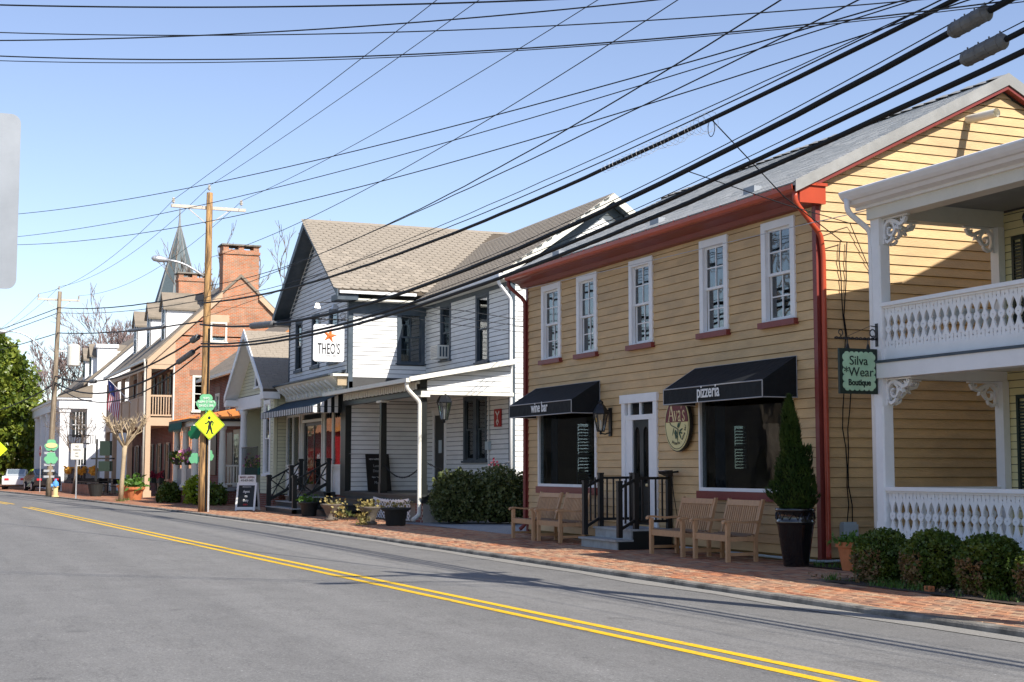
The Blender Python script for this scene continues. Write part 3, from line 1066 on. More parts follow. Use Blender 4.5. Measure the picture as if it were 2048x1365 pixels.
# curtains in upper rooms
for i, (a, b_) in enumerate(UP):
    m = MB()
    n = 14
    for s_ in (0, 1):
        for k_ in range(n):
            x = (a + .1 + .22 * k_ / n) if s_ == 0 else (b_ - .1 - .22 * k_ / n)
            x2 = (a + .1 + .22 * (k_ + 1) / n) if s_ == 0 else (b_ - .1 - .22 * (k_ + 1) / n)
            y, y2 = YF + .22 + .02 * (k_ % 2), YF + .22 + .02 * ((k_ + 1) % 2)
            m.add([(x, y, 3.9), (x2, y2, 3.9), (x2, y2, 5.6), (x, y, 5.6)], [(0, 1, 2, 3)])
    m.build('curtain', M['slate_trim'], yh)


def shop_window(h, label):
    a, b_, z0, z1 = XL + h[0], XL + h[1], h[2], h[3]
    m = boxes([((a, YF - .05, z0), (a + .055, YF + .08, z1)), ((b_ - .055, YF - .05, z0), (b_, YF + .08, z1)),
               ((a + .055, YF - .048, z0), (b_ - .055, YF + .08, z0 + .06)), ((a + .055, YF - .048, z1 - .06), (b_ - .055, YF + .08, z1))])
    o = m.build('shop_window', M['white'], yh, label=label)
    boxes([((a + .055, YF + .0, z0 + .06), (b_ - .055, YF + .008, z1 - .06))]).build('pane', M['glass_dark'], o)
    boxes([((a - .04, YF - .085, z0 - .15), (b_ + .04, YF + .02, z0 - .002))]).build('sill', M['oxblood'], o)
    # narrow dark curtain gathered on the left
    m = MB()
    for k_ in range(10):
        x, x2 = a + .08 + k_ * .035, a + .08 + (k_ + 1) * .035
        y, y2 = YF + .25 + .03 * (k_ % 2), YF + .25 + .03 * ((k_ + 1) % 2)
        m.add([(x, y, z0), (x2, y2, z0), (x2, y2, z1), (x, y, z1)], [(0, 1, 2, 3)])
    m.build('curtain', M['slate_trim'], o)
    return o


shop_window(HW1, 'dark shop window under the wine bar awning')
shop_window(HW2, 'dark shop window under the pizzeria awning')


def awning(a, b_, word, tx):
    yo, zt, zf, zb = 12.68, 3.33, 2.92, 2.65
    y1 = YF - .03
    m = MB()
    t = 0.012
    m.prism([(a, y1, zt), (a, yo, zf), (a, yo, zb), (a, y1, zb)], (t, 0, 0))
    m.prism([(b_ - t, y1, zt), (b_ - t, yo, zf), (b_ - t, yo, zb), (b_ - t, y1, zb)], (t, 0, 0))
    n = 7
    for k_ in range(n):                                   # sloping cover, dipping slightly between its ribs
        x0 = a + t + (b_ - a - 2 * t) * k_ / n; x1 = a + t + (b_ - a - 2 * t) * (k_ + 1) / n
        for (ya, za, yb, zb_) in ((y1, zt, (y1 + yo) / 2, (zt + zf) / 2 - .012), ((y1 + yo) / 2, (zt + zf) / 2 - .012, yo, zf)):
            m.add([(x0, ya, za), (x1, ya, za), (x1, yb, zb_), (x0, yb, zb_)], [(0, 3, 2, 1)])
        m.add([(x0, yo, zf), (x1, yo, zf), (x1, yo + .004 * (k_ % 2), zb), (x0, yo + .004 * ((k_ + 1) % 2), zb)], [(0, 3, 2, 1)])
    o = m.build('awning', M['awning_black'], yh, label='black canvas awning lettered ' + word)
    p = MB()
    r = 0.011
    for q in (((a, yo, zf), (b_, yo, zf)), ((a, yo, zb), (b_, yo, zb)), ((b_, yo, zf), (b_, yo, zb)), ((b_, y1, zt), (b_, y1, zb)), ((b_, yo, zb), (b_, y1, zb)),
              ((a, yo, zf), (a, yo, zb)), ((a, y1, zt), (a, yo, zf)), ((a, y1, zt), (b_, y1, zt)), ((a, yo, zb), (a, y1, zb))):
        p.tube(q, r if q[0][2] == zb or q[0][1] == yo else r * .6, 6)
    p.build('piping', M['ink_grey'], o)
    put_text(o, word, 0.31, M['chalk'], (tx, yo - .012, 2.725), 0, 0.80, 0.004, 'lettering')


awning(-30.55, -27.22, 'wine bar', -28.85)
awning(-23.25, -19.95, 'pizzeria', -21.65)

# front door with fan-lit transom
m = boxes([((-26.21, YF - .05, .34), (-26.06, YF + .06, 2.80)), ((-24.87, YF - .05, .34), (-24.72, YF + .06, 2.80)),
           ((-26.25, YF - .07, 2.80), (-24.68, YF + .06, 2.97)), ((-26.06, YF - .03, 2.46), (-24.87, YF + .06, 2.56)),
           ((-26.06, YF - .02, .34), (-25.80, YF + .05, 2.46)), ((-25.10, YF - .02, .34), (-24.87, YF + .05, 2.46)),
           ((-25.98, YF - .015, 2.56), (-25.90, YF + .05, 2.80)), ((-25.49, YF - .015, 2.56), (-25.44, YF + .05, 2.80))])
do = m.build('door_frame', M['white'], yh)
boxes([((-26.06, YF + .02, 2.56), (-24.87, YF + .026, 2.80))]).build('pane', M['glass'], do)
lo = [(-25.80, .36), (-25.10, .36), (-25.10, 2.46), (-25.80, 2.46)]


def archpts(cx, w, z0, z1):
    return [(cx - w, z0), (cx + w, z0), (cx + w, z1 - w)] + [(cx + w * cos(a), z1 - w + 1.6 * w * sin(a)) for a in [pi * k / 10 for k in range(1, 10)]] + [(cx - w, z1 - w)]


door_m = MB()
door_m.plate([lo, archpts(-25.63, .105, 1.22, 2.26), archpts(-25.27, .105, 1.22, 2.26)], 0.05, Matrix.Translation((0, YF + .01, 0)))
dr = door_m.build('door', M['black_paint'], yh, label='black front door with two arched glass lights')
m = MB()
for cx in (-25.63, -25.27):
    m.box((cx - .11, YF + .03, 1.2), (cx + .11, YF + .036, 2.36))
m.build('pane', M['glass'], dr)
each([((cx - .1, YF - .004, .50 + dz), (cx + .1, YF + .01, .78 + dz)) for cx in (-25.63, -25.27) for dz in (0, .36)], 'door_panel', M['black_paint'], dr)
m = MB(); m.lathe((-25.18, YF - .02, 1.18), [(.005, -.03), (.03, -.02), (.03, .02), (.005, .03)], 10)
m.build('door_handle', M['gold'], dr, smooth=True)

# eaves, gutter, corner boards
m = MB()
prof = [(YF, 5.70), (13.24, 5.72), (13.20, 5.80), (13.02, 5.86), (12.98, 5.90), (12.98, 6.0), (YF, 6.02)]
m.prism([(XL - .1, y, z) for y, z in prof], (XR - XL + .2, 0, 0))
m.build('cornice', M['oxblood'], yh)
m = MB()
gp = [(12.975, 6.015), (12.975, 5.90), (12.93, 5.875), (12.87, 5.885), (12.84, 5.93), (12.835, 6.0), (12.85, 6.0), (12.855, 5.94), (12.88, 5.90), (12.93, 5.895), (12.96, 5.915), (12.96, 6.015)]
m.prism([(XL - .12, y, z) for y, z in gp], (XR - XL + .24, 0, 0))
gut = m.build('gutter', M['red_metal'], yh)
each([((x, 12.835, 5.995), (x + .02, 13.0, 6.03)) for x in [XL + .3 + i * .55 for i in range(21)]], 'gutter_hanger', M['oxblood'], gut)
each([((XR - .075, YF - .035, .06), (XR - .001, YF + .0, 5.72)), ((XL, YF - .035, .06), (XL + .10, YF, 5.72)), ((XR + .0, YF - .037, .06), (XR + .035, YF + .05, 5.98))], 'corner_board', M['oxblood'], yh)
# boxed return of the cornice at the gable
boxes([((XR + .0, 12.98, 5.72), (XR + .13, YF + .10, 6.0)), ((XR + .0, 12.95, 6.002), (XR + .16, YF + .12, 6.05))]).build('cornice_return', M['red_metal'], yh)
downspout(yh, [(XR + .1, 12.91, 5.9), (XR + .1, 12.91, 5.72), (XR + .085, YF + .02, 5.22), (XR + .085, YF + .06, 4.9), (XR + .085, YF + .06, .22), (XR + .2, YF - .02, .10)], .043, M['red_metal'])
downspout(yh, [(XL - .05, 12.91, 5.9), (XL - .05, 12.91, 5.76), (XL + .02, YF - .07, 5.42), (XL + .02, YF - .07, 5.1), (XL + .02, YF - .07, .2), (XL + .02, YF - .2, .1)], .045, M['oxblood'])

# roof: slabs, shingle courses, ridge caps, rake boards
YE = 12.87
zs_ = lambda y: ZE + .03 + (y - YE) * (ZR + .12 - ZE) / (YRG - YE)
XA, XB = XL - .18, XR + .16
m = MB()
m.prism([(XA, YE, zs_(YE)), (XA, YRG, zs_(YRG)), (XA, YRG, zs_(YRG) - .14), (XA, YE, zs_(YE) - .05)], (XB - XA, 0, 0))
m.prism([(XA, YRG, zs_(YRG)), (XA, 2 * YRG - YE, zs_(YE)), (XA, 2 * YRG - YE, zs_(YE) - .05), (XA, YRG, zs_(YRG) - .14)], (XB - XA, 0, 0))
rf = m.build('roof', M['grey_roof'], yh)
rows = 30
m = MB()
rr = random.Random(4)
for i in range(rows):
    y0 = YE - .02 + (YRG - YE) * i / rows; y1 = YE + (YRG - YE) * (i + 1.15) / rows
    z0_, z1_ = zs_(y0) + .016, zs_(min(y1, YRG)) + .004
    x = XA
    while x < XB - .02:
        x2 = min(XB, x + rr.uniform(.28, .42))
        j = rr.uniform(0, .006)
        m.add([(x + .002, y0, z0_ + j), (x2 - .002, y0, z0_ + j), (x2 - .002, min(y1, YRG), z1_), (x + .002, min(y1, YRG), z1_), (x + .002, y0, z0_ - .016), (x2 - .002, y0, z0_ - .016)], [(0, 1, 2, 3), (4, 5, 1, 0)])
        x = x2
m.build('shingles', M['grey_roof'], rf, kind='stuff')
n = 36
m = MB()
w_ = .17
m.add([(-.17, -w_, -w_ * .48), (.17, -w_, -w_ * .48 - .0), (.17, 0, .0), (-.17, 0, .03), (-.17, w_, -w_ * .48 + .03), (.17, w_, -w_ * .48), (-.17, -w_, -w_ * .48 + .03),
       (-.17, 0, -.05), (-.17, -w_, -w_ * .48 - .05), (-.17, w_, -w_ * .48 - .05)], [(6, 1, 2, 3), (3, 2, 5, 4), (7, 8, 6, 3), (9, 7, 3, 4)])
cap_me = m.mesh('ridge_cap', M['grey_trim'])
for i in range(n):
    x = XA + .18 + (XB - XA - .36) * i / (n - 1)
    place('ridge_cap', cap_me, rf, Vector((x, YRG, zs_(YRG) + .035 + .006 * (i % 2))) - W[yh.name])
m = MB()
for sgn in (1, -1):
    yy = lambda y: y if sgn == 1 else 2 * YRG - y
    m.prism([(XB + .002, yy(YE), zs_(YE) + .03), (XB + .002, yy(YRG), zs_(YRG) + .05), (XB + .002, yy(YRG), zs_(YRG) - .16), (XB + .002, yy(YE), zs_(YE) - .16)], (.025, 0, 0))
m.build('rake_board', M['grey_trim'], yh)
m = MB()
for sgn in (1, -1):
    yy = lambda y: y if sgn == 1 else 2 * YRG - y
    m.prism([(XR + .03, yy(YF - .1), zs_(YF - .1) - .16), (XR + .03, yy(YRG), zs_(YRG) - .165), (XR + .03, yy(YRG), zs_(YRG) - .23), (XR + .03, yy(YF - .1), zs_(YF - .1) - .23)], (.13, 0, 0))
m.build('rake_trim', M['oxblood'], yh)
# three little snow guards on the lower slope
each([((x, 13.15, zs_(13.15) + .01), (x + .35, 13.3, zs_(13.3) + .05)) for x in (-29.2, -24.6, -21.2)], 'snow_guard', M['alu'], rf)

# the white pipe on the gable, a vent
m = MB()
m.tube([(XR, 16.46, 7.40), (XR + .72, 16.46, 7.36)], .075, 14, False)
m.tube([(XR + .72, 16.46, 7.36), (XR + .0, 16.46, 7.40)], .062, 14, False)
m.build('vent_pipe', M['pvc'], yh, smooth=True)
# foundation strip and pale conduit along the base
boxes([((XL + .02, YF + .01, -.1), (XR - .02, YF + .1, .1)), ((XR - .1, YF + .1, -.1), (XR - .01, YB, .1))]).build('foundation', M['black_paint'], yh)
m = MB(); m.tube([(-24.5, 13.25, .055), (-19.3, 13.25, .05), (-19.15, 13.4, .06), (-19.15, 14.4, .07)], .022, 8)
m.build('conduit', M['plastic_box'], yh, smooth=True)
# utility box with its two hanging cables on the gable wall
m = boxes([((XR + .03, 13.68, .28), (XR + .14, 13.96, .62)), ((XR + .02, 13.70, .62), (XR + .12, 13.94, .655))])
ub = m.build('utility_box', M['plastic_box'], yh)
for k_, yb in enumerate((13.80, 13.88)):
    rr = random.Random(20 + k_)
    pts = []
    for i in range(16):
        z = .62 + (5.15 - .62) * i / 15
        pts.append((XR + .05 + rr.uniform(0, .015), yb + .035 * sin(i * .8 + k_ * 2) + .02 * sin(i * 2.1), z))
    MB().tube(pts, .0095, 5).build('cable', M['cable'], yh, smooth=True)

# steps, landing and railing at the door
st = thing('door_steps', 'grey wooden steps with black railings at the door between two awnings', 'steps', (-24.95, 12.7, 0))
SX0, SX1 = -25.72, -24.12
m = boxes([((SX0 + .04, 12.17, 0), (SX1 - .04, 12.20, .15)), ((SX0 + .04, 12.47, .15), (SX1 - .04, 12.50, .34)), ((SX0 + .05, 12.50, 0), (SX0 + .09, 13.3, .34))])
m.build('riser', M['step_grey'], st)
m = boxes([((SX0, 12.12, .15), (SX1, 12.50, .185)), ((SX0, 12.44, .34), (SX1, 13.34, .378))])
m.build('tread', M['step_grey'], st)
boxes([((SX1 - .08, 12.2, 0), (SX1 - .0, 13.3, .15)), ((SX1 - .08, 12.5, .15), (SX1 - .0, 13.3, .34))]).build('skirt', M['black_paint'], st)
posts = [(SX0 + .06, 12.24, .185, 1.27), (SX1 - .06, 12.24, .185, 1.27), (SX0 + .06, 12.58, .378, 1.42), (SX1 - .06, 12.58, .378, 1.42), (SX0 + .06, 13.28, .378, 1.42), (SX1 - .06, 13.28, .378, 1.42)]
pm = MB()
for dz0, dz1, hw in ((0, 1.02, .045), (.86, .885, .05), (.93, .945, .05), (1.02, 1.05, .052)):
    pm.box((-hw, -hw, dz0), (hw, hw, dz1))
pme = pm.mesh('post', M['black_iron'])
for (x, y, z0, z1) in posts:
    place('post', pme, st, Vector((x, y, z1 - 1.05)) - W[st.name])
for sx in (SX0 + .06, SX1 - .06):
    m = MB()
    m.bar((sx, 12.24, 1.13), (sx, 12.585, 1.305), .05, .05); m.bar((sx, 12.58, 1.32), (sx, 13.3, 1.32), .05, .05)
    MB().bar((sx, 12.24, .36), (sx, 12.58, .55), .04, .05).build('sloping_rail', M['black_iron'], st); MB().bar((sx, 12.58, .52), (sx, 13.3, .52), .04, .05).build('bottom_rail', M['black_iron'], st)
    ro = m.build('hand_rail', M['black_iron'], st)
    b1 = boxes([((-.014, -.014, 0), (.014, .014, .80))]).mesh('baluster', M['black_iron'])
    for y in (12.36, 12.46):
        place('baluster', b1, ro, Vector((sx, y, .45 + (y - 12.3) * .5)) - W[st.name])
    for y in (12.72, 12.86, 13.0, 13.14):
        place('baluster', b1, ro, Vector((sx, y, .52)) - W[st.name])


def wall_lantern(name, label, loc, s=1.0, yaw=0.0, hang=False):
    t = thing(name, label, 'lantern', loc, rz=yaw)
    cage = MB()
    n = 6
    zt, zm, zb = .30 * s, .02 * s, -.26 * s
    rt, rm, rb = .15 * s, .15 * s, .07 * s
    for k_ in range(n):
        a = 2 * pi * k_ / n
        cage.tube([(rb * cos(a), rb * sin(a), zb), (rt * cos(a), rt * sin(a), .1 * s)], .011 * s, 5)
        b_ = 2 * pi * (k_ + 1) / n
        cage.tube([(rt * cos(a), rt * sin(a), .1 * s), (rt * cos(b_), rt * sin(b_), .1 * s)], .012 * s, 5)
        cage.tube([(rb * cos(a), rb * sin(a), zb), (rb * cos(b_), rb * sin(b_), zb)], .012 * s, 5)
    cage.lathe((0, 0), [(.01 * s, zb - .07 * s), (.03 * s, zb - .05 * s), (.02 * s, zb - .02 * s), (rb, zb), (.02 * s, zb + .01 * s)], 10)
    cage.build('cage', M['black_iron'], t, local=True)
    MB().lathe((0, 0), [(rt * 1.12, .10 * s), (rt * .95, .17 * s), (.08 * s, .27 * s), (.05 * s, .30 * s), (.055 * s, .34 * s), (.01 * s, .38 * s)], n).build('cap', M['black_iron'], t, local=True)
    MB().lathe((0, 0), [(rb * .95, zb + .012), (rt * .96, .09 * s)], n, False).build('pane', M['lamp_glass'], t, local=True)
    m = MB(); m.lathe((0, 0), [(.016 * s, zb), (.016 * s, -.08 * s), (.004, -.03 * s)], 8); m.build('candle', M['chalk'], t, local=True)
    if not hang:
        m = MB()
        m.tube([(0, 0, zb - .04 * s), (0, .10 * s, zb - .06 * s), (0, .22 * s, zb - .02 * s)], .015 * s, 6)
        m.tube([(0, .05 * s, .2 * s), (0, .2 * s, .16 * s)], .012 * s, 6)
        m.box((-.05 * s, .2 * s, zb - .1 * s), (.05 * s, .235 * s, .22 * s))
        m.build('bracket', M['black_iron'], t, local=True)
    return t


wall_lantern('wall_lantern', 'black six sided wall lantern beside the wine bar awning', (-26.72, YF - .26, 2.52), 1.0)

# oval restaurant sign
ov = thing('oval_sign', 'oval maroon and yellow restaurant sign with olive branch below the pizzeria awning', 'sign', (-23.74, 13.25, 2.33))
ocx, ocz, orx, orz = -23.74, 2.33, .46, .50
m = MB(); m.plate([ell(ocx, ocz, orx, orz, 40)], .07, Matrix.Translation((0, 13.22, 0))); m.build('sign_board', M['butter'], ov)
m = MB(); m.plate([ell(ocx, ocz, orx + .02, orz + .02, 40)], .06, Matrix.Translation((0, 13.232, 0))); m.build('sign_rim', M['ink'], ov)
m = MB(); m.plate([ell(ocx, ocz, orx * .95, orz * .95, 40), ell(ocx, ocz, orx * .925, orz * .925, 40)], .004, Matrix.Translation((0, 13.216, 0))); m.build('border_line', M['ink'], ov)
zc = 2.36
a_ = math.asin((zc - ocz) / (orz * .92))
m = MB(); m.plate([[(ocx + orx * .92 * cos(a_ + (pi - 2 * a_) * k_ / 24), ocz + orz * .92 * sin(a_ + (pi - 2 * a_) * k_ / 24)) for k_ in range(25)]], .004, Matrix.Translation((0, 13.214, 0))); m.build('sign_field', M['maroon'], ov)


def poly_letters(parent, glyphs, x, z, s, mat_, y, sx=1.0):
    """serif letters drawn as outlines"""
    m = MB()
    for loops in glyphs:
        m.plate([[(x + p[0] * s * sx, z + p[1] * s) for p in lp] for lp in loops], .004, Matrix.Translation((0, y, 0)))
    m.build('lettering', mat_, parent)


def strokes(paths):
    out = []
    for path, w in paths:
        ww = w if isinstance(w, list) else [w] * len(path)
        Lf, Rt = [], []
        for i, p in enumerate(path):
            q0 = path[max(0, i - 1)]; q1 = path[min(len(path) - 1, i + 1)]
            d = Vector((q1[0] - q0[0], q1[1] - q0[1]))
            d = d.normalized() if d.length > 0 else Vector((1, 0))
            nrm = Vector((-d.y, d.x)) * ww[i] / 2
            Lf.append((p[0] + nrm.x, p[1] + nrm.y)); Rt.append((p[0] - nrm.x, p[1] - nrm.y))
        out.append([Lf + Rt[::-1]])
    return out


serif_A = strokes([([(0, 0), (.36, 1.0)], .07), ([(.36, 1.0), (.74, 0)], .13), ([(.13, .34), (.58, .34)], .05), ([(-.1, 0.02), (.13, 0.02)], .04), ([(.58, 0.02), (.88, 0.02)], .04)])
serif_v = strokes([([(.84, .6), (1.02, 0)], .10), ([(1.02, 0), (1.2, .6)], .05), ([(.76, .6), (.95, .6)], .04), ([(1.12, .6), (1.28, .6)], .04)])
serif_a = strokes([([(1.36, .47), (1.40, .56), (1.50, .62), (1.61, .56), (1.63, .45), (1.63, .1), (1.66, .03), (1.74, .03)], .08), ([(1.63, .36), (1.46, .28), (1.36, .16), (1.40, .05), (1.50, .02), (1.62, .12)], .07)])
serif_q = strokes([([(1.86, .98), (1.81, .74)], [.09, .03])])
serif_s = strokes([([(2.24, .5), (2.2, .6), (2.08, .62), (2.0, .52), (2.04, .4), (2.2, .28), (2.27, .15), (2.18, .03), (2.04, .03), (1.97, .15)], .075)])
poly_letters(ov, serif_A + serif_v + serif_a + serif_q + serif_s, ocx - .30, 2.375, .31, M['gold'], 13.210, .86)
# olive branch
br_ = strokes([([(-.26, .0), (-.2, -.06), (-.08, -.09), (.04, -.13), (.08, -.16)], .014)])
poly_letters(ov, br_, ocx, zc, 1, M['ink'], 13.211)


def leaf2(x, z, a, l, w):
    c_, s_ = cos(a), sin(a)
    pts = [(0, 0), (l * .3, w), (l * .7, w * .8), (l, 0), (l * .7, -w * .8), (l * .3, -w)]
    return [[(x + p[0] * c_ - p[1] * s_, z + p[0] * s_ + p[1] * c_) for p in pts]]


lf = [leaf2(.02, -.11, 1.0, .13, .018), leaf2(.06, -.12, .95, .17, .02), leaf2(.1, -.17, .35, .15, .018), leaf2(.1, -.18, -.3, .13, .018), leaf2(.07, -.16, -1.0, .2, .018), leaf2(.03, -.14, -1.55, .24, .014), leaf2(-.1, -.1, -1.95, .16, .013),
      leaf2(-.09, -.2, 0.0, .10, .055), leaf2(-.06, -.27, 0, .08, .045)]
poly_letters(ov, lf, ocx, zc, 1, M['olive'], 13.212)
word = 'pizzeria • wine bar'
na = len(word)
for i, ch in enumerate(word):
    if ch == ' ': continue
    an = -2.02 + 1.92 * i / (na - 1)
    rx, rz_ = orx * .78, orz * .78
    x, z = ocx + rx * cos(an), ocz + rz_ * sin(an)
    tx, tz = -rx * sin(an), rz_ * cos(an)
    me = text_mesh(ch if ch != '•' else '.', .085, M['ink'], .002)
    place('lettering', me, ov, Vector((x, 13.212, z)) - W[ov.name], (pi / 2, -atan2(tz, tx), 0))
boxes([((ocx - .2, 13.28, 2.5), (ocx - .14, 13.37, 2.56)), ((ocx + .14, 13.28, 2.5), (ocx + .2, 13.37, 2.56)), ((ocx - .03, 13.28, 2.0), (ocx + .03, 13.37, 2.06))]).build('standoffs', M['black_iron'], ov)

# little spot lamp with its flex under the oval sign
sp_ = thing('spot_lamp', 'small black flood lamp with dangling flex below the oval sign', 'lamp', (-23.9, 13.3, 1.42))
m = MB(); m.hexa([(-24.08, 13.02, 1.40), (-23.80, 13.02, 1.40), (-23.80, 13.16, 1.36), (-24.08, 13.16, 1.36), (-24.08, 13.0, 1.45), (-23.80, 13.0, 1.45), (-23.80, 13.16, 1.47), (-24.08, 13.16, 1.47)])
m.build('lamp_head', M['black_iron'], sp_)
boxes([((-24.06, 13.0, 1.452), (-23.82, 13.13, 1.462))]).build('lens', M['alu'], sp_)
m = MB(); m.tube([(-23.94, 13.1, 1.42), (-23.94, 13.35, 1.44)], .02, 6); m.tube([(-23.94, 13.2, 1.4), (-23.93, 13.22, 1.2), (-23.9, 13.24, .95), (-23.86, 13.3, .5), (-23.84, 13.3, .1)], .008, 5)
m.build('flex', M['cable'], sp_)

# glimpses inside the two shop windows
tl = thing('table_lamp', 'small table lamp with pale shade inside the pizzeria window', 'lamp', (-21.3, 14.9, 1.1))
MB().lathe((-21.3, 14.9), [(.06, 1.1), (.02, 1.13), (.015, 1.33)], 10).build('lamp_base', M['gold'], tl)
MB().lathe((-21.3, 14.9), [(.09, 1.33), (.055, 1.5)], 12, False).build('lamp_shade', M['shade'], tl)
pb = thing('pendant_bulb', 'glowing amber pendant bulb inside the pizzeria window', 'lamp', (-21.9, 16.0, 2.5))
MB().lathe((-21.9, 16.0), [(.005, 2.42), (.035, 2.45), (.04, 2.5), (.02, 2.55), (.015, 2.58)], 10).build('bulb', M['bulb'], pb, smooth=True)
MB().tube([(-21.9, 16, 2.58), (-21.9, 16, 3.25)], .006, 5).build('flex', M['cable'], pb)
for nm, x, y, lb in (('dining_table', -21.3, 14.9, 'dark dining table with place settings inside the pizzeria window'), ('bar_table', -28.6, 15.0, 'dark dining table inside the wine bar window')):
    tb = thing(nm, lb, 'table', (x, y, .34))
    boxes([((x - .45, y - .4, 1.05), (x + .45, y + .4, 1.1))]).build('table_top', M['room_floor'], tb)
    MB().lathe((x, y), [(.25, .34), (.05, .38), (.05, 1.05)], 10).build('pedestal', M['black_iron'], tb)
    m = MB()
    for dx, dy in ((-.25, -.2), (.2, -.22), (.05, .2)):
        m.lathe((x + dx, y + dy), [(.03, 1.1), (.005, 1.11), (.006, 1.18), (.035, 1.22), (.03, 1.29)], 8)
    m.build('wine_glass', M['lamp_glass'], tb)

# ------------------------------------------------------------------ neighbour with the white two-storey porch
ph = thing('porch_house', 'pale yellow house with white two storey porch and fretwork railings behind boxwoods', 'house', (-13.0, 15.0, 0))
PX, PY, PW = -17.5, 13.2, 15.40
PXE = -8.6
wp = Wall((PX + .06, PW), (1, 0), (0, -1))
wpl = Wall((PX + .06, PW), (0, 1), (-1, 0))
hl = [(.55, 1.5, 1.0, 2.6), (.55, 1.5, 3.5, 5.0), (3.2, 4.2, 1.0, 2.6), (3.2, 4.2, 3.5, 5.0)]
m = backing(wp, 0, PXE - PX, 0, 5.95, hl, .14)
backing(wpl, .14, 6.5, 0, 5.95, [], .14, m)
pw_ = m.build('wall', M['white_back'], ph)
clap(pw_, wp, M['pale_yellow'], .3, 5.4, .115, lambda z: (.02, PXE - PX), hl, .016, 4.0, 3, merge=False)
clap(pw_, wpl, M['pale_yellow'], .3, 5.9, .115, lambda z: (.02, 6.5), [], .016, 4.0, 4, merge=True)
for (a, b_, z0, z1) in hl:
    o = sash_window(ph, wp, a, b_, z0 - .0, z1, M['white'], M['white'], M['glass'], .09, 2, 2, M['white'], .06)
    for s_, u in ((-1, a - .27), (1, b_ + .02)):
        m = boxes([(wp.p(u, z0, .03), wp.p(u + .05, z1, .06)), (wp.p(u + .2, z0, .03), wp.p(u + .25, z1, .06)), (wp.p(u + .05, z0, .032), wp.p(u + .2, z0 + .06, .058)), (wp.p(u + .05, z1 - .06, .032), wp.p(u + .2, z1, .058))])
        for k_ in range(int((z1 - z0 - .12) / .05)):
            zz = z0 + .07 + k_ * .05
            m.box(wp.p(u + .05, zz, .036), wp.p(u + .2, zz + .03, .05))
        m.build('shutter', M['sign_dark'], ph)
# taller main block further right
wm = Wall((-15.3, PW + .02), (0, 1), (-1, 0))
m = backing(wm, 0, 7.2, 5.9, 7.5, [], .14)
m.prism([wm.p(0, 7.5), wm.p(7.2, 7.5), wm.p(3.6, 9.35)], (.14, 0, 0))
m.box((-15.15, PW + .03, 5.9), (PXE, PW + .16, 7.5))
m.build('wall', M['pale_yellow'], ph)
m = MB()
for yy in (lambda y: y, lambda y: 2 * 19.0 - y):
    m.prism([(-15.65, yy(14.75), 7.5), (-15.65, yy(19.0), 9.65), (-15.65, yy(19.0), 9.47), (-15.65, yy(14.75), 7.32)], (-8.2 + 15.65, 0, 0))
m.build('roof', M['grey_roof'], ph)
# porch roof, ceiling, gutter
m = MB(); m.prism([(PX - .3, 12.82, 5.58), (PX - .3, 15.5, 6.1), (PX - .3, 15.5, 6.0), (PX - .3, 12.82, 5.50)], (PXE - PX + .3, 0, 0))
m.prism([(PX - .1, 15.5, 6.1), (PX - .1, 21.8, 7.55), (PX - .1, 21.8, 7.4), (PX - .1, 15.5, 5.95)], (2.3, 0, 0))
m.build('roof', M['grey_roof'], ph)
beam(ph, 'ceiling', M['grey_trim'], (PX + .02, 13.0, 5.42), (PXE, PW - .02, 5.46))
m = MB()
gp = [(13.05, 5.60), (12.72, 5.60), (12.70, 5.585), (12.70, 5.56), (12.74, 5.50), (12.78, 5.46), (12.82, 5.45), (12.86, 5.40), (13.0, 5.38), (13.0, 5.34), (13.05, 5.34)]
m.prism([(PX - .32, y, z) for y, z in gp], (PXE - PX + .32, 0, 0))
m.build('gutter', M['white'], ph)
boxes([((PX - .12, 13.05, 5.17), (PXE, 13.33, 5.42)), ((PX - .12, 13.33, 5.17), (PX + .14, PW, 5.42)), ((PX - .3, 13.06, 5.42), (PX - .12, PW, 5.50))]).build('top_plate', M['white_warm'], ph)
downspout(ph, [(PX - .22, 12.78, 5.5), (PX - .22, 12.78, 5.3), (PX - .14, 13.13, 5.02), (PX - .135, 13.13, 4.7), (PX - .135, 13.13, .15)], .042, M['white'])
# floors and beam
boxes([((PX - .1, 13.05, .30), (PXE, PW, .38))]).build('porch_floor', M['grey_trim'], ph)
boxes([((PX - .06, 13.12, .0), (PXE, 13.2, .29))]).build('porch_skirt', M['ink'], ph)
boxes([((PX - .12, 13.04, 3.03), (PXE, PW, 3.07))]).build('upper_floor', M['slate_trim'], ph)
boxes([((PX - .1, 13.06, 2.81), (PXE, 13.32, 3.03)), ((PX - .1, 13.32, 2.81), (PX + .12, PW, 3.03))]).build('floor_beam', M['white'], ph)
boxes([((PX + .12, 13.32, 2.96), (PXE, PW, 3.0))]).build('lower_ceiling', M['white_warm'], ph)


def chamfer_post(z0, z1, h=.1):
    m = MB()
    m.box((-h, -h, z0), (h, h, z0 + .35)); m.box((-h, -h, z1 - .4), (h, h, z1))
    c = h * .78
    oct_ = [(-c, -h), (c, -h), (h, -c), (h, c), (c, h), (-c, h), (-h, c), (-h, -c)]
    m.prism([(x, y, z0 + .35) for x, y in oct_], (0, 0, z1 - .4 - z0 - .35))
    return m


pm1 = chamfer_post(.38, 2.81).mesh('post', M['white'])
pm2 = chamfer_post(3.07, 5.17).mesh('post', M['white'])
for x in (PX, -13.35, -9.2):
    for pm_ in (pm1, pm2):
        place('post', pm_, ph, Vector((x, PY, 0)) - W[ph.name])
for z0, z1 in ((.38, 2.81), (3.07, 5.17)):
    boxes([((PX - .02, PW - .14, z0), (PX + .16, PW - .02, z1))]).build('wall_post', M['white'], ph)

# fretwork baluster boards
BWD = .158


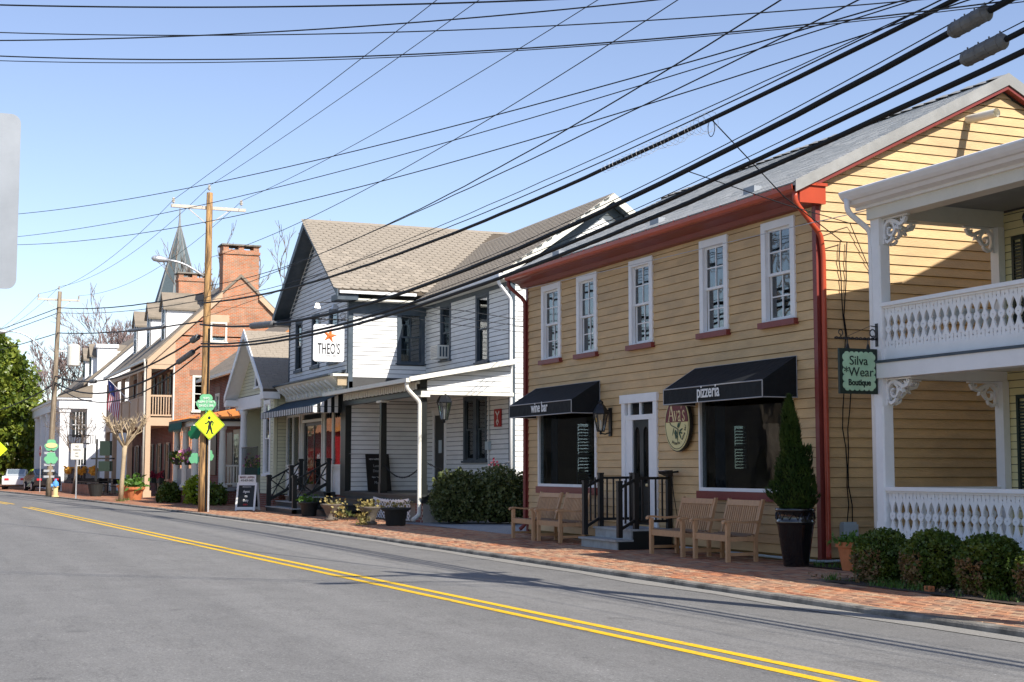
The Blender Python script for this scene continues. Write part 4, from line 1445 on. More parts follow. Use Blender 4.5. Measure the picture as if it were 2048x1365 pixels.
def fret_board(h):
    w = BWD - .003
    zc, za, zb = h * .47, h * .16, h * .78
    r = .060
    Lf = [(-w / 2, 0)]
    # half-round at the seam near the foot
    zf = h * .085
    Lf += [(-w / 2, zf - .016), (-w / 2 + .013, zf - .008), (-w / 2 + .013, zf + .008), (-w / 2, zf + .016)]
    n = 22
    for i in range(n + 1):
        z = za + (zb - za) * i / n
        b_ = .068 * (sin(pi * i / n) ** .75)
        x = -w / 2 + b_
        dz = abs(z - zc)
        if dz < r:
            x = min(x, -sqrt(r * r - dz * dz))
        Lf.append((max(-w / 2, x), z))
    zd = h * .86
    Lf += [(-w / 2, zd - .02), (-w / 2 + .012, zd), (-w / 2, zd + .02), (-w / 2, h)]
    out = Lf + [(-x, z) for x, z in Lf[::-1]]
    holes_ = [ell(0, zc, .010, .010, 8)]
    for z, s in ((h * .89, 1), (h * .085, -1)):
        holes_.append([(-.004, z - .05), (.004, z - .05), (.005, z - .01), (.011, z), (.005, z + .01), (.004, z + .03), (.009, z + .045), (0, z + .055), (-.009, z + .045), (-.004, z + .03), (-.005, z + .01), (-.011, z), (-.005, z - .01)])
    m = MB()
    m.plate([out] + holes_, .028)
    return m


for (z0, z1, nm) in ((.50, 1.18, 'lower'), (3.24, 3.86, 'upper')):
    fm = fret_board(z1 - z0).mesh('baluster', M['white'])
    rail = boxes([((PX + .1, 13.10, z1), (PXE, 13.24, z1 + .055)), ((PX + .1, 13.155, z0 - .13), (PXE, 13.20, z0 - .001)), ((PX + .1, 13.14, z1 - .03), (PXE, 13.168, z1 - .001)),
                  ((PX - .05, 13.3, z1 - .002), (PX + .07, PW - .14, z1 + .05)), ((PX + .01, 13.3, z0 - .13), (PX + .05, PW - .14, z0 - .001))]).build('railing', M['white'], ph)
    x = PX + .1 + BWD / 2
    while x < PXE - .1:
        if not any(abs(x - q) < .12 for q in (-13.35, -9.2)):
            place('baluster', fm, rail, Vector((x, 13.168, z0)) - W[ph.name])
        x += BWD
    y = 13.3 + BWD / 2
    while y < PW - .16:
        place('baluster', fm, rail, Vector((PX + .045, y, z0)) - W[ph.name], (0, 0, pi / 2))
        y += BWD
boxes([((PX + .1, 13.145, 3.07), (PXE, 13.2, 3.11))]).build('apron', M['white'], ph)


def scroll_bracket():
    def spiral(cx, cz, r0, r1, a0, a1, n=18):
        return [(cx + (r0 + (r1 - r0) * k_ / n) * cos(a0 + (a1 - a0) * k_ / n), cz + (r0 + (r1 - r0) * k_ / n) * sin(a0 + (a1 - a0) * k_ / n)) for k_ in range(n + 1)]
    paths = []
    s1 = spiral(.155, -.19, .03, .115, 1.0, 1.0 + 2 * pi * 1.05)
    paths.append((s1, [.022 + .022 * i / len(s1) for i in range(len(s1))]))
    s2 = [(.05, -.31), (.02, -.22), (.03, -.12), (.1, -.055), (.2, -.05), (.30, -.09), (.38, -.13), (.47, -.11), (.52, -.04)]
    paths.append((s2, [.03, .045, .05, .05, .05, .055, .05, .04, .025]))
    s3 = spiral(.43, -.055, .012, .05, 2.6, 2.6 + 2 * pi * .8, 12)
    paths.append((s3, .024))
    paths.append(([(.24, -.22), (.30, -.16), (.36, -.2), (.33, -.13)], [.05, .05, .03, .02]))
    paths.append(([(.04, -.33), (.10, -.36), (.17, -.33), (.2, -.29)], [.04, .045, .04, .02]))
    paths.append(([(0, -.012), (.56, -.012)], .024))
    paths.append(([(.012, 0), (.012, -.38)], .024))
    m = MB()
    for i, lp in enumerate(strokes(paths)):
        m.plate(lp, .052 + .002 * (i % 4), Matrix.Translation((0, -.026 - .001 * (i % 4), 0)))
    return m


bmh = scroll_bracket().mesh('bracket', M['white'])
for z in (5.165, 2.805):
    for x in (PX, -13.35, -9.2):
        place('bracket', bmh, ph, Vector((x + .1, 13.2, z)) - W[ph.name])
        if x > PX:
            place('bracket', bmh, ph, Vector((x - .1, 13.2, z)) - W[ph.name], (0, 0, pi))
    place('bracket', bmh, ph, Vector((PX, 13.3, z)) - W[ph.name], (0, 0, pi / 2))
    place('bracket', bmh, ph, Vector((PX + .04, PW - .14, z)) - W[ph.name], (0, 0, -pi / 2))
for z, lb in ((4.86, 'black hanging lantern under the upper porch ceiling'), (2.42, 'black hanging lantern under the lower porch ceiling')):
    t = wall_lantern('hanging_lantern', lb, (-15.42, 14.15, z), .75, hang=True)
    MB().tube([(0, 0, .3), (0, 0, .62)], .01, 5).build('chain', M['black_iron'], t, local=True)

# hanging boutique sign
sg = thing('hanging_boutique_sign', 'dark green hanging sign with scalloped mint panel on a twisted iron bracket', 'sign', (PX, 12.76, 2.58))
m = MB(); m.box((PX - .022, 12.42, 2.58), (PX + .022, 13.08, 3.24)); m.build('sign_board', M['sign_dark'], sg)
# scalloped panel outline (local y along wall -> plate x)
y0, y1, z0, z1 = 12.475, 13.035, 2.625, 3.195
pts = []
def scal(p, q, n):
    px_, pz_ = p; qx, qz = q
    L = sqrt((qx - px_) ** 2 + (qz - pz_) ** 2)
    ux, uz = (qx - px_) / L, (qz - pz_) / L
    nx, nz = uz, -ux
    r = L / n / 2
    for i in range(n):
        cx_, cz_ = px_ + ux * (2 * i + 1) * r, pz_ + uz * (2 * i + 1) * r
        for k_ in range(7):
            a = pi - pi * k_ / 7
            pts.append((cx_ + ux * r * cos(a) + nx * r * .75 * sin(a), cz_ + uz * r * cos(a) + nz * r * .75 * sin(a)))
e = .03
scal((y0 + e, z0 + e), (y1 - e, z0 + e), 6); scal((y1 - e, z0 + e), (y1 - e, z1 - e), 5); scal((y1 - e, z1 - e), (y0 + e, z1 - e), 6); scal((y0 + e, z1 - e), (y0 + e, z0 + e), 5)
m = MB(); m.plate([pts], .006, Matrix.Translation((PX + .028, 0, 0)) @ Matrix.Rotation(pi / 2, 4, 'Z'))
m.build('sign_panel', M['mint'], sg)
FX = PX + .033
put_text(sg, 'Silva', .19, M['sign_dark'], (FX, 12.745, 3.00), pi / 2, .98, .0)
put_text(sg, '*Wear', .19, M['sign_dark'], (FX, 12.745, 2.835), pi / 2, .98, .0)
put_text(sg, 'Boutique', .125, M['sign_dark'], (FX, 12.755, 2.705), pi / 2, .86, .0035)
m = MB()
n = 40
for ph_ in (0, pi):
    m.tube([(PX + .013 * cos(ph_ + i * .9), 12.36 + .80 * i / n, 3.39 + .013 * sin(ph_ + i * .9)) for i in range(n + 1)], .011, 6)
m.build('bracket_arm', M['black_iron'], sg)
m = MB()
m.tube([(PX, 12.46 + .04 * cos(a) * (1 - a / 14), 3.47 + .045 * sin(a) * (1 - a / 14)) for a in [-1.6 + .5 * i for i in range(14)]], .008, 5)
m.tube([(PX, 13.02 + .055 * cos(a) * (1 - a / 16), 3.47 + .065 * sin(a) * (1 - a / 16)) for a in [-1.6 + .5 * i for i in range(15)]], .01, 5)
m.tube([(PX, 13.16, 3.52), (PX, 13.10, 3.57), (PX, 13.0, 3.58)], .008, 5)
m.tube([(PX, 13.0, 3.585), (PX, 12.56, 3.41)], .004, 5)
m.build('scroll', M['black_iron'], sg)
boxes([((PX - .03, 13.09, 3.28), (PX + .03, 13.105, 3.62))]).build('wall_plate', M['black_iron'], sg)
m = MB()
for y in (12.58, 12.94):
    m.tube([(PX, y, 3.24), (PX, y, 3.385)], .008, 5); m.hexa([(PX - .01, y - .03, 3.24), (PX + .01, y - .03, 3.24), (PX + .01, y + .03, 3.24), (PX - .01, y + .03, 3.24), (PX - .01, y - .01, 3.31), (PX + .01, y - .01, 3.31), (PX + .01, y + .01, 3.31), (PX - .01, y + .01, 3.31)])
m.build('hanger', M['black_iron'], sg)

# ------------------------------------------------------------------ white restaurant house
wh = thing('white_restaurant_house', 'white clapboard restaurant with tan shingled cross gables, slate trim and a side porch', 'house', (-46.5, 17.0, 0))
AX, AL, AY, CY, EX = -45.95, -54.0, 13.35, 16.03, -38.5
RX, RZ, EZ = -49.85, 10.3, 7.35
wF = Wall((AL, AY), (1, 0), (0, -1))
wS = Wall((AX, AY), (0, 1), (1, 0))
wC = Wall((AX, CY), (1, 0), (0, -1))
wE = Wall((EX, CY), (0, 1), (1, 0))
wLf = Wall((AL, AY), (0, 1), (-1, 0))
fw_ = AX - AL
# front: windows above, shop front below
fwin = [(-53.0, -52.05), (-50.65, -49.65), (-48.35, -47.25)]
fh = [(a - AL, b_ - AL, 5.15, 6.95) for a, b_ in fwin]
m = backing(wF, 0, fw_, 3.95, EZ - .1, fh, .14)
m.prism([wF.p(0, EZ - .1), wF.p(fw_, EZ - .1), wF.p(RX - AL, RZ - .25)], (0, .14, 0))
w1 = m.build('wall', M['white_back'], wh)
sl = (RZ - EZ) / (AX + .5 - RX)


def fspan(z):
    if z < EZ - .15: return (.13, fw_ - .13)
    d = (z - EZ) / sl
    return (max(.06, d - .42 + .1), min(fw_ - .06, fw_ - d + .42 - .1))


clap(w1, wF, M['white_sid'], 4.62, RZ - .25, .144, fspan, fh, .024, 5.0, 21, gap=.017)
sw = (1.65, 2.63, 5.0, 6.85)
m = backing(wS, 0, CY - AY, 0.6, EZ - .05, [sw], .14)
w2 = m.build('wall', M['white_back'], wh)
clap(w2, wS, M['white_sid'], 4.50, 7.02, .144, lambda z: (.13, CY - AY - .01), [sw], .018, 5.0, 22, gap=.017)
clap(w2, wS, M['white_sid'], .78, 3.72, .15, lambda z: (.05, CY - AY - .01), [], .018, 5.0, 23, gap=.017)
ch = [(-44.5 - AX, -43.5 - AX, 5.0, 6.85), (-41.3 - AX, -40.2 - AX, 4.72, 6.82), (-42.33 - AX, -40.35 - AX, 1.74, 3.74), (-45.12 - AX, -43.95 - AX, .77, 3.3)]
m = backing(wC, 0, EX - AX, 0.6, 7.05, ch, .14)
w3 = m.build('wall', M['white_back'], wh)
clap(w3, wC, M['white_sid'], 4.55, 6.98, .144, lambda z: (.01, EX - AX - .14), ch, .018, 5.0, 24, gap=.017)
clap(w3, wC, M['white_sid'], .78, 4.3, .144, lambda z: (.01, EX - AX - .14), ch, .018, 5.0, 25, gap=.017)
WR = 19.13
m = backing(wE, 0, 6.2, 0.3, 7.05, [], .14)
m.prism([wE.p(0, 7.05), wE.p(6.2, 7.05), wE.p(3.1, 9.45)], (-.14, 0, 0))
w4 = m.build('wall', M['white_back'], wh)


def espan(z):
    if z < 7.0: return (.12, 6.18)
    d = (z - 7.0) / .8
    return (d + .05, 6.2 - d - .05)


clap(w4, wE, M['white_sid'], .35, 9.3, .15, espan, [], .018, 6.5, 26, gap=.017)
m = backing(wLf, 0, 9.5, .3, EZ - .1, [], .14)
m.box((AL, 22.7, .3), (AX, 22.85, 7.2))
m.box((AX, 22.1, .3), (EX, 22.25, 7.05))
m.build('wall', M['white_sid'], wh)
m = boxes([((AL + .15, AY + 2.6, .6), (AX - .15, AY + 2.7, 7.2)), ((AL + .15, AY + .15, 4.0), (AX - .15, 22.6, 4.1)), ((AX, CY + 2.5, .6), (EX - .15, CY + 2.6, 7.0)), ((AX, CY + .15, 3.95), (EX - .15, 22.0, 4.05)), ((AL + .15, AY + .15, .6), (AX - .15, 22.6, .70))])
m.build('partition', M['room'], wh)
for (u0, u1, z0, z1) in fh:
    o = sash_window(wh, wF, u0 - .03, u1 + .03, z0 - .02, z1 + .03, M['slate_trim'], M['slate_trim'], M['glass'], .12, 1, 1, M['slate_trim'], .1, .03)
    boxes([(wF.p(u0 + .12, (z0 + z1) / 2 + .35, -.16), wF.p(u1 - .12, z1 - .1, -.165))]).build('window_shade', M['curtain'], wh)
sash_window(wh, wS, sw[0], sw[1], sw[2], sw[3], M['slate_trim'], M['slate_trim'], M['glass'], .13, 2, 2, M['slate_trim'], .05, .03)
m = MB()
for k_ in range(9):
    y, y2 = AY + 1.85 + k_ * .05, AY + 1.85 + (k_ + 1) * .05
    m.add([(AX - .25 - .03 * (k_ % 2), y, 5.1), (AX - .25 - .03 * ((k_ + 1) % 2), y2, 5.1), (AX - .25 - .03 * ((k_ + 1) % 2), y2 - .08, 6.8), (AX - .25 - .03 * (k_ % 2), y - .08, 6.8)], [(0, 1, 2, 3)])
m.build('curtain', M['curtain'], wh)
for i, h in enumerate(ch[:2]):
    sash_window(wh, wC, h[0], h[1], h[2], h[3], M['slate_trim'], M['slate_trim'], M['glass'], .12, 1, 1, M['slate_trim'], .06, .03)
    boxes([(wC.p(h[0] + .14, h[2] + (.9 if i == 0 else .3), -.14), wC.p(h[1] - .14, h[3] - .1, -.145))]).build('window_shade', M['shade'] if i else M['curtain'], wh)
hm = (ch[2][0] + ch[2][1]) / 2
for a, b_ in ((ch[2][0], hm), (hm, ch[2][1])):
    sash_window(wh, wC, a, b_, ch[2][2], ch[2][3], M['slate_trim'], M['slate_trim'], M['glass'], .13, 1, 1, M['slate_trim'], .07, .03)
    boxes([(wC.p(a + .2, 1.85, -.2), wC.p(b_ - .2, 3.6, -.205))]).build('curtain', M['curtain'], wh)
# air conditioner in the wing window
ac = thing('air_conditioner', 'white window air conditioner in the upper wing window of the white house', 'air conditioner', (-44.0, 15.75, 5.0))
boxes([((-44.32, 15.62, 5.02), (-43.68, 16.06, 5.45))]).build('casing', M['white_warm'], ac)
boxes([((-43.678, 15.7 + i * .1, 5.08), (-43.672, 15.76 + i * .1, 5.40)) for i in range(3)]).build('side_vent', M['slate_trim'], ac)
boxes([((-44.27, 15.612, 5.08 + .05 * i), (-43.73, 15.619, 5.105 + .05 * i)) for i in range(7)]).build('grille', M['ink_grey'], ac)
# corner boards
each([((AX - .14, AY - .03, 4.0), (AX + .03, AY + .0, EZ - .25)), ((AX + .0, AY + .001, 4.35), (AX + .031, AY + .13, EZ - .25)), ((AL - .02, AY - .03, 4.0), (AL + .12, AY, EZ - .2))], 'corner_board', M['slate_trim'], wh)
each([((EX - .13, CY - .03, .3), (EX - .001, CY, 6.95)), ((EX + .0, CY - .032, .3), (EX + .03, CY + .11, 6.95))], 'corner_board', M['slate_trim'], wh)

# ---- roofs
e0 = .55
YF0, YB0 = AY - e0, 22.9
XRE, XLE = AX + .52, AL - .45
zr = lambda x: EZ + (XRE - x) * (RZ - EZ) / (XRE - RX)
zl = lambda x: EZ - .1 + (x - XLE) * (RZ - EZ + .1) / (RX - XLE)
m = MB()
m.prism([(XRE, YF0, EZ), (RX, YF0, RZ), (RX, YF0, RZ - .12), (XRE, YF0, EZ - .12)], (0, YB0 - YF0, 0))
m.prism([(XLE, YF0, EZ - .1), (RX, YF0, RZ), (RX, YF0, RZ - .12), (XLE, YF0, EZ - .22)], (0, YB0 - YF0, 0))
WEZ, WRZ = 7.12, 9.62
WY0 = CY - .45
zw = lambda y: WEZ + (y - WY0) * (WRZ - WEZ) / (WR - WY0)
m.prism([(RX + .5, WY0, WEZ), (RX + .5, WR, WRZ), (RX + .5, WR, WRZ - .12), (RX + .5, WY0, WEZ - .12)], (EX + .45 - RX - .5, 0, 0))
m.prism([(RX + .5, 2 * WR - WY0, WEZ), (RX + .5, WR, WRZ), (RX + .5, WR, WRZ - .12), (RX + .5, 2 * WR - WY0, WEZ - .12)], (EX + .45 - RX - .5, 0, 0))
rf = m.build('roof', M['tan_roof'], wh)
# hexagonal-tab shingles, course by course
TW, TE = .30, .19


def tab_pts(w, e_):
    return [(-w / 2 + .004, e_ * .45), (-w * .25, 0), (w * .25, 0), (w / 2 - .004, e_ * .45), (w / 2 - .004, e_ * 1.25), (-w / 2 + .004, e_ * 1.25)]


def shingle_slope(origin, along, up, nrm, length, rise, clip, seed):
    r = random.Random(seed)
    out = []
    n_c = int(rise / TE) + 1
    for c in range(n_c):
        v0 = c * TE - .03
        u = -(c % 2) * TW / 2
        while u < length + TW / 2:
            if clip(u, v0 + TE * .6):
                out.append((u, v0, r.random()))
            u += TW
    return out


def add_shingles(parent, origin, along, up, nrm, length, rise, clip, seed, vis):
    tabs = shingle_slope(origin, along, up, nrm, length, rise, clip, seed)
    O_, A_, U_, N_ = V3(origin), V3(along).normalized(), V3(up).normalized(), V3(nrm).normalized()
    tabs.sort(key=lambda q: (O_ + A_ * q[0] + U_ * q[1] - Vector((0, 0, 1.5))).length)
    stuffm = MB()
    mt = MB()
    p2 = tab_pts(TW, TE)
    V_ = []
    for q in p2: V_.append((q[0], q[1], .018 - .010 * max(0, q[1]) / TE))
    V_ += [(q[0], q[1], 0) for q in p2[:4]]
    F_ = [(0, 1, 2, 3, 4, 5), (6, 7, 1, 0), (7, 8, 2, 1), (8, 9, 3, 2)]
    mt.add(V_, F_)
    me = mt.mesh('shingle', M['tan_shingle'])
    rot = Matrix((A_, U_, N_)).transposed()
    eul = rot.to_euler()
    off = W[parent.name]
    for i, (u, v, t_) in enumerate(tabs):
        pos = O_ + A_ * max(min(u, length - .02), .02) + U_ * v + N_ * (.004 + .003 * t_)
        if i < vis:
            place('shingle', me, parent, pos - off, eul)
        else:
            stuffm.add([tuple(pos + rot @ Vector(q)) for q in V_], F_)
    return stuffm


slen = sqrt((XRE - RX) ** 2 + (RZ - EZ) ** 2)
up1 = ((RX - XRE), 0, (RZ - EZ))
n1 = ((RZ - EZ), 0, (XRE - RX))
st1 = add_shingles(rf, (XRE, YF0, EZ), (0, 1, 0), up1, n1, YB0 - YF0 - 1.5, slen, lambda u, v: v < slen - .05 and zw(YF0 + u) < zr(XRE + (RX - XRE) * v / slen) + .05 or YF0 + u < WY0, 31, 200)
slw = sqrt((WR - WY0) ** 2 + (WRZ - WEZ) ** 2)
st2 = add_shingles(rf, (RX + .6, WY0, WEZ), (1, 0, 0), (0, WR - WY0, WRZ - WEZ), (0, -(WRZ - WEZ), WR - WY0), EX + .45 - RX - .6, slw, lambda u, v: v < slw - .05 and zr(RX + .6 + u) < zw(WY0 + (WR - WY0) * v / slw) + .05, 32, 100)
st1.v_count = 0
n0 = len(st1.v)
st1.v.extend(st2.v); st1.f.extend([tuple(i + n0 for i in f) for f in st2.f])
st1.build('shingles', M['tan_shingle'], rf, kind='stuff')
m = MB()
m.prism([(RX - .14, YF0, RZ - .07), (RX, YF0, RZ + .035), (RX + .14, YF0, RZ - .07)], (0, YB0 - YF0, 0))
m.prism([(RX + .6, WR - .14, WRZ - .08), (RX + .6, WR, WRZ + .035), (RX + .6, WR + .14, WRZ - .08)], (EX + .45 - RX - .6, 0, 0))
m.build('ridge_cap', M['tan_shingle'], rf)
# rake boards, soffit and cornice returns (front gable)
m = MB()
m.prism([(XRE + .02, YF0 - .03, EZ - .0), (RX, YF0 - .03, RZ + .02), (RX, YF0 - .03, RZ - .26), (XRE + .02, YF0 - .03, EZ - .26)], (0, .05, 0))
m.prism([(XLE - .02, YF0 - .03, EZ - .1), (RX, YF0 - .03, RZ + .02), (RX, YF0 - .03, RZ - .26), (XLE - .02, YF0 - .03, EZ - .36)], (0, .05, 0))
m.prism([(XRE, AY - .02, EZ - .34), (RX, AY - .02, RZ - .33), (RX, AY - .02, RZ - .60), (XRE - .3, AY - .02, EZ - .34)], (0, .03, 0))
m.prism([(XLE, AY - .02, EZ - .44), (RX, AY - .02, RZ - .33), (RX, AY - .02, RZ - .60), (XLE + .3, AY - .02, EZ - .44)], (0, .03, 0))
m.prism([(XRE, YF0 + .02, EZ - .13), (RX, YF0 + .02, RZ - .13), (RX, YF0 + .02, RZ - .2), (XRE, YF0 + .02, EZ - .2)], (0, e0 - .02, 0))
m.prism([(XLE, YF0 + .02, EZ - .24), (RX, YF0 + .02, RZ - .13), (RX, YF0 + .02, RZ - .2), (XLE, YF0 + .02, EZ - .31)], (0, e0 - .02, 0))
m.build('rake_board', M['slate_trim'], wh)
each([((AX - .25, YF0, EZ - .36), (XRE, AY + .15, EZ - .18)), ((XLE, YF0, EZ - .46), (AL + .25, AY + .15, EZ - .28))], 'cornice_return', M['slate_trim'], wh)
boxes([((AX + .03, AY, EZ - .36), (XRE - .02, CY - .42, EZ - .30))]).build('soffit', M['white_warm'], wh)
boxes([((AX + .03, AY + .02, EZ - .75), (AX + .05, CY, EZ - .36))]).build('frieze', M['slate_trim'], wh)
boxes([((AX + .05, CY - .05, 6.80), (EX - .13, CY - .0, 7.0))]).build('frieze', M['slate_trim'], wh)
boxes([((AX + .1, WY0 + .04, WEZ - .2), (EX + .4, CY, WEZ - .14))]).build('soffit', M['white_warm'], wh)
m = MB()
for yy in (lambda y: y, lambda y: 2 * WR - y):
    m.prism([(EX + .44, yy(WY0), WEZ + .02), (EX + .44, yy(WR), WRZ + .03), (EX + .44, yy(WR), WRZ - .22), (EX + .44, yy(WY0), WEZ - .24)], (.03, 0, 0))
m.build('rake_board', M['white_warm'], wh)
m = MB()
for yy in (lambda y: y, lambda y: 2 * WR - y):
    m.prism([(EX + .03, yy(CY - .1), 6.95), (EX + .03, yy(WR), 9.42), (EX + .03, yy(WR), 9.12), (EX + .03, yy(CY + .1), 6.82)], (.03, 0, 0))
    m.prism([(EX + .06, yy(WY0), WEZ - .13), (EX + .06, yy(WR), WRZ - .13), (EX + .06, yy(WR), WRZ - .19), (EX + .06, yy(WY0), WEZ - .19)], (.36, 0, 0))
m.build('soffit_board', M['slate_trim'], wh)
# gutters
m = boxes([((XRE - .02, YF0 + .05, EZ - .16), (XRE + .09, CY - .55, EZ - .07))])
m.build('gutter', M['white'], wh)
m = boxes([((XRE + .1, WY0 - .12, WEZ - .17), (EX + .45, WY0 + .0, WEZ - .05))])
m.build('gutter', M['white'], wh)
downspout(wh, [(EX + .25, WY0 - .06, WEZ - .12), (EX + .25, WY0 - .06, WEZ - .3), (EX + .12, CY - .06, WEZ - .75), (EX + .12, CY - .06, WEZ - 1.0), (EX + .12, CY - .06, 4.5), (EX + .12, CY - .06, .3)], .05, M['white'])

# ---- shop front
sf0, sf1 = -54.15, -46.62
m = boxes([((AL, AY, .6), (sf0 + .5, AY + .14, 1.6)), ((-48.9, AY - .02, .64), (sf1, AY + .1, 1.55)), ((sf0, AY - .02, .64), (-52.1, AY + .1, 1.55)), ((AL, AY, 3.45), (AX - .02, AY + .14, 3.95))])
m.build('shop_front', M['white_sid'], wh)
m = MB()
for x in (sf0, -53.2, -52.2, -51.9, -49.1, -48.85, -47.75, sf1 - .07):
    m.box((x, AY - .05, .68), (x + .07, AY + .05, 3.5))
for a, b_ in ((sf0, -52.1), (-48.9, sf1)):
    m.box((a + .001, AY - .06, 1.55), (b_ - .001, AY + .04, 1.64)); m.box((a + .001, AY - .046, 3.40), (b_ - .001, AY + .04, 3.49)); m.box((a, AY - .07, 1.70 - .23), (b_, AY - .03, 1.50))
m.box((-51.83, AY - .03, 3.15), (-49.1, AY + .04, 3.25))
sfr = m.build('shop_frame', M['white_warm'], wh)
for a, b_ in ((sf0 + .07, -53.2), (-53.13, -52.2), (-48.78, -47.75), (-47.68, sf1 - .07)):
    boxes([((a, AY, 1.64), (b_, AY + .006, 3.40))]).build('pane', M['glass'], sfr)
dd = boxes([((-51.7, AY + .05, .72), (-51.58, AY + .1, 3.15)), ((-49.3, AY + .05, .72), (-49.18, AY + .1, 3.15)), ((-51.58, AY + .052, .72), (-49.3, AY + .098, .95)), ((-50.47, AY + .051, .95), (-50.41, AY + .099, 3.15)), ((-51.58, AY + .052, 3.03), (-49.3, AY + .098, 3.15))]).build('door', M['black_paint'], wh)
boxes([((-51.58, AY + .07, .95), (-49.3, AY + .076, 3.03))]).build('pane', M['glass'], dd)
boxes([((-46.5, AY - .1, .6), (-46.02, AY + .0, 3.95)), ((-46.02, AY - .1, .6), (-45.93, AY + .1, 3.95))]).build('corner_post', M['black_paint'], wh)
# dining table with white cloth seen through the shop front
dt = thing('cloth_table', 'dining table under a white cloth behind the restaurant shop window', 'table', (-50.2, 14.6, .7))
m = MB()
m.box((-50.9, 14.2, 1.55), (-49.6, 15.0, 1.58))
for k_ in range(20):
    x0 = -50.9 + 1.3 * k_ / 20; x1 = -50.9 + 1.3 * (k_ + 1) / 20
    m.add([(x0, 14.2 - .03 * (k_ % 2), .95 + .04 * (k_ % 3)), (x1, 14.2 - .03 * ((k_ + 1) % 2), .95 + .04 * ((k_ + 1) % 3)), (x1, 14.2, 1.56), (x0, 14.2, 1.56)], [(0, 1, 2, 3)])
m.build('tablecloth', M['cloth'], dt)
MB().cyl((-50.25, 14.6), .06, .7, 1.55, 8).build('pedestal', M['black_iron'], dt)
# bracketed cornice, its torn end showing bare wood
boxes([((-46.12, AY - .36, 4.22), (-46.0, AY - .03, 4.50))]).build('torn_cornice_end', M['bark_pale'], wh)
boxes([((-46.25, AY - .55, 4.52), (-45.9, AY - .035, 4.60))]).build('torn_flashing', M['white_warm'], wh)
m = MB()
m.prism([(AL - .1, AY, 4.0), (AL - .1, AY - .10, 4.0), (AL - .1, AY - .14, 4.18), (AL - .1, AY - .5, 4.50), (AL - .1, AY - .52, 4.56), (AL - .1, AY, 4.62)], (sf1 - AL + .5, 0, 0))
m.build('cornice', M['white_warm'], wh)
m = MB()
m.prism([(AL - .2, AY, 4.70), (AL - .2, AY - .60, 4.56), (AL - .2, AY - .60, 4.62), (AL - .2, AY, 4.76)], (sf1 - AL + .55, 0, 0))
m.build('cornice_roof', M['slate_trim'], wh)
bm2 = MB()
bm2.prism([(-.045, 0, 0), (-.045, -.08, 0), (-.045, -.12, .12), (-.045, -.40, .33), (-.045, -.42, .40), (-.045, 0, .40)], (.09, 0, 0))
bme = bm2.mesh('cornice_bracket', M['white'])
for i in range(12):
    place('cornice_bracket', bme, wh, Vector((AL + .3 + i * .6, AY - .09, 4.06)) - W[wh.name])
# striped awning over the shop front
ax0, ax1, ya, za, yb, zb = -54.2, -46.48, AY - .08, 3.98, 12.32, 3.56
m = MB()
n = 18
for k_ in range(n):
    x0 = ax0 + (ax1 - ax0) * k_ / n; x1 = ax0 + (ax1 - ax0) * (k_ + 1) / n
    d0, d1 = .02 * (k_ % 2), .02 * ((k_ + 1) % 2)
    m.add([(x0, ya, za), (x1, ya, za), (x1, (ya + yb) / 2, (za + zb) / 2 - d1), (x0, (ya + yb) / 2, (za + zb) / 2 - d0), (x1, yb, zb), (x0, yb, zb)], [(0, 3, 2, 1), (3, 5, 4, 2)])
aw = m.build('awning', M['awning_navy'], wh, label='navy awning with black and white striped valance')
mw, mk = MB(), MB()
n = 60
for k_ in range(n):
    x0 = ax0 + (ax1 - ax0) * k_ / n; x1 = ax0 + (ax1 - ax0) * (k_ + 1) / n
    (mw if k_ % 2 else mk).box((x0, yb - .01, zb - .22 + .02 * (k_ % 2)), (x1, yb + .002, zb + .004))
n = 8
for k_ in range(n):
    y0 = yb + (ya - yb) * k_ / n; y1 = yb + (ya - yb) * (k_ + 1) / n
    z0 = zb + (za - zb) * k_ / n; z1 = zb + (za - zb) * (k_ + 1) / n
    (mw if k_ % 2 == 0 else mk).prism([(ax1 - .012, y0, zb - .22), (ax1 - .012, y1, zb - .22), (ax1 - .012, y1, z1), (ax1 - .012, y0, z0)], (.012, 0, 0))
mw.build('white_stripes', M['awning_white'], aw, kind='stuff')
mk.build('black_stripes', M['awning_black'], aw, kind='stuff')
MB().tube([(ax1, yb, zb - .02), (ax1, ya, zb - .02)], .008, 5).build('awning_rod', M['black_iron'], aw)

# ---- side porch
FZ = .77
boxes([((AX + .03, AY - .15, FZ - .06), (EX + .25, CY, FZ)), ((AX + .03, AY - .10, FZ - .24), (EX + .2, AY - .02, FZ - .06)), ((EX + .12, AY - .02, FZ - .24), (EX + .2, CY, FZ - .06))]).build('porch_floor', M['porch_floor'], wh)
# shed roof
m = MB()
m.prism([(AX - .9, 12.82, 4.02), (AX - .9, CY, 4.62), (AX - .9, CY, 4.54), (AX - .9, 12.82, 3.96)], (EX + .42 - AX + .9, 0, 0))
m.build('porch_roof', M['grey_trim'], wh)
m = MB(); m.prism([(EX + .40, 12.80, 4.03), (EX + .40, CY, 4.63), (EX + .40, CY, 4.48), (EX + .40, 12.80, 3.90)], (.05, 0, 0))
m.build('porch_rake', M['white_warm'], wh)
boxes([((AX - .9, 12.70, 3.88), (EX + .45, 12.82, 3.99))]).build('porch_gutter', M['white_warm'], wh)
boxes([((AX + .03, AY - .12, 3.55), (EX + .14, AY + .08, 3.75))]).build('porch_beam', M['black_paint'], wh)
boxes([((AX + .03, AY + .08, 3.72), (EX + .1, CY, 3.76))]).build('porch_ceiling', M['white_warm'], wh)
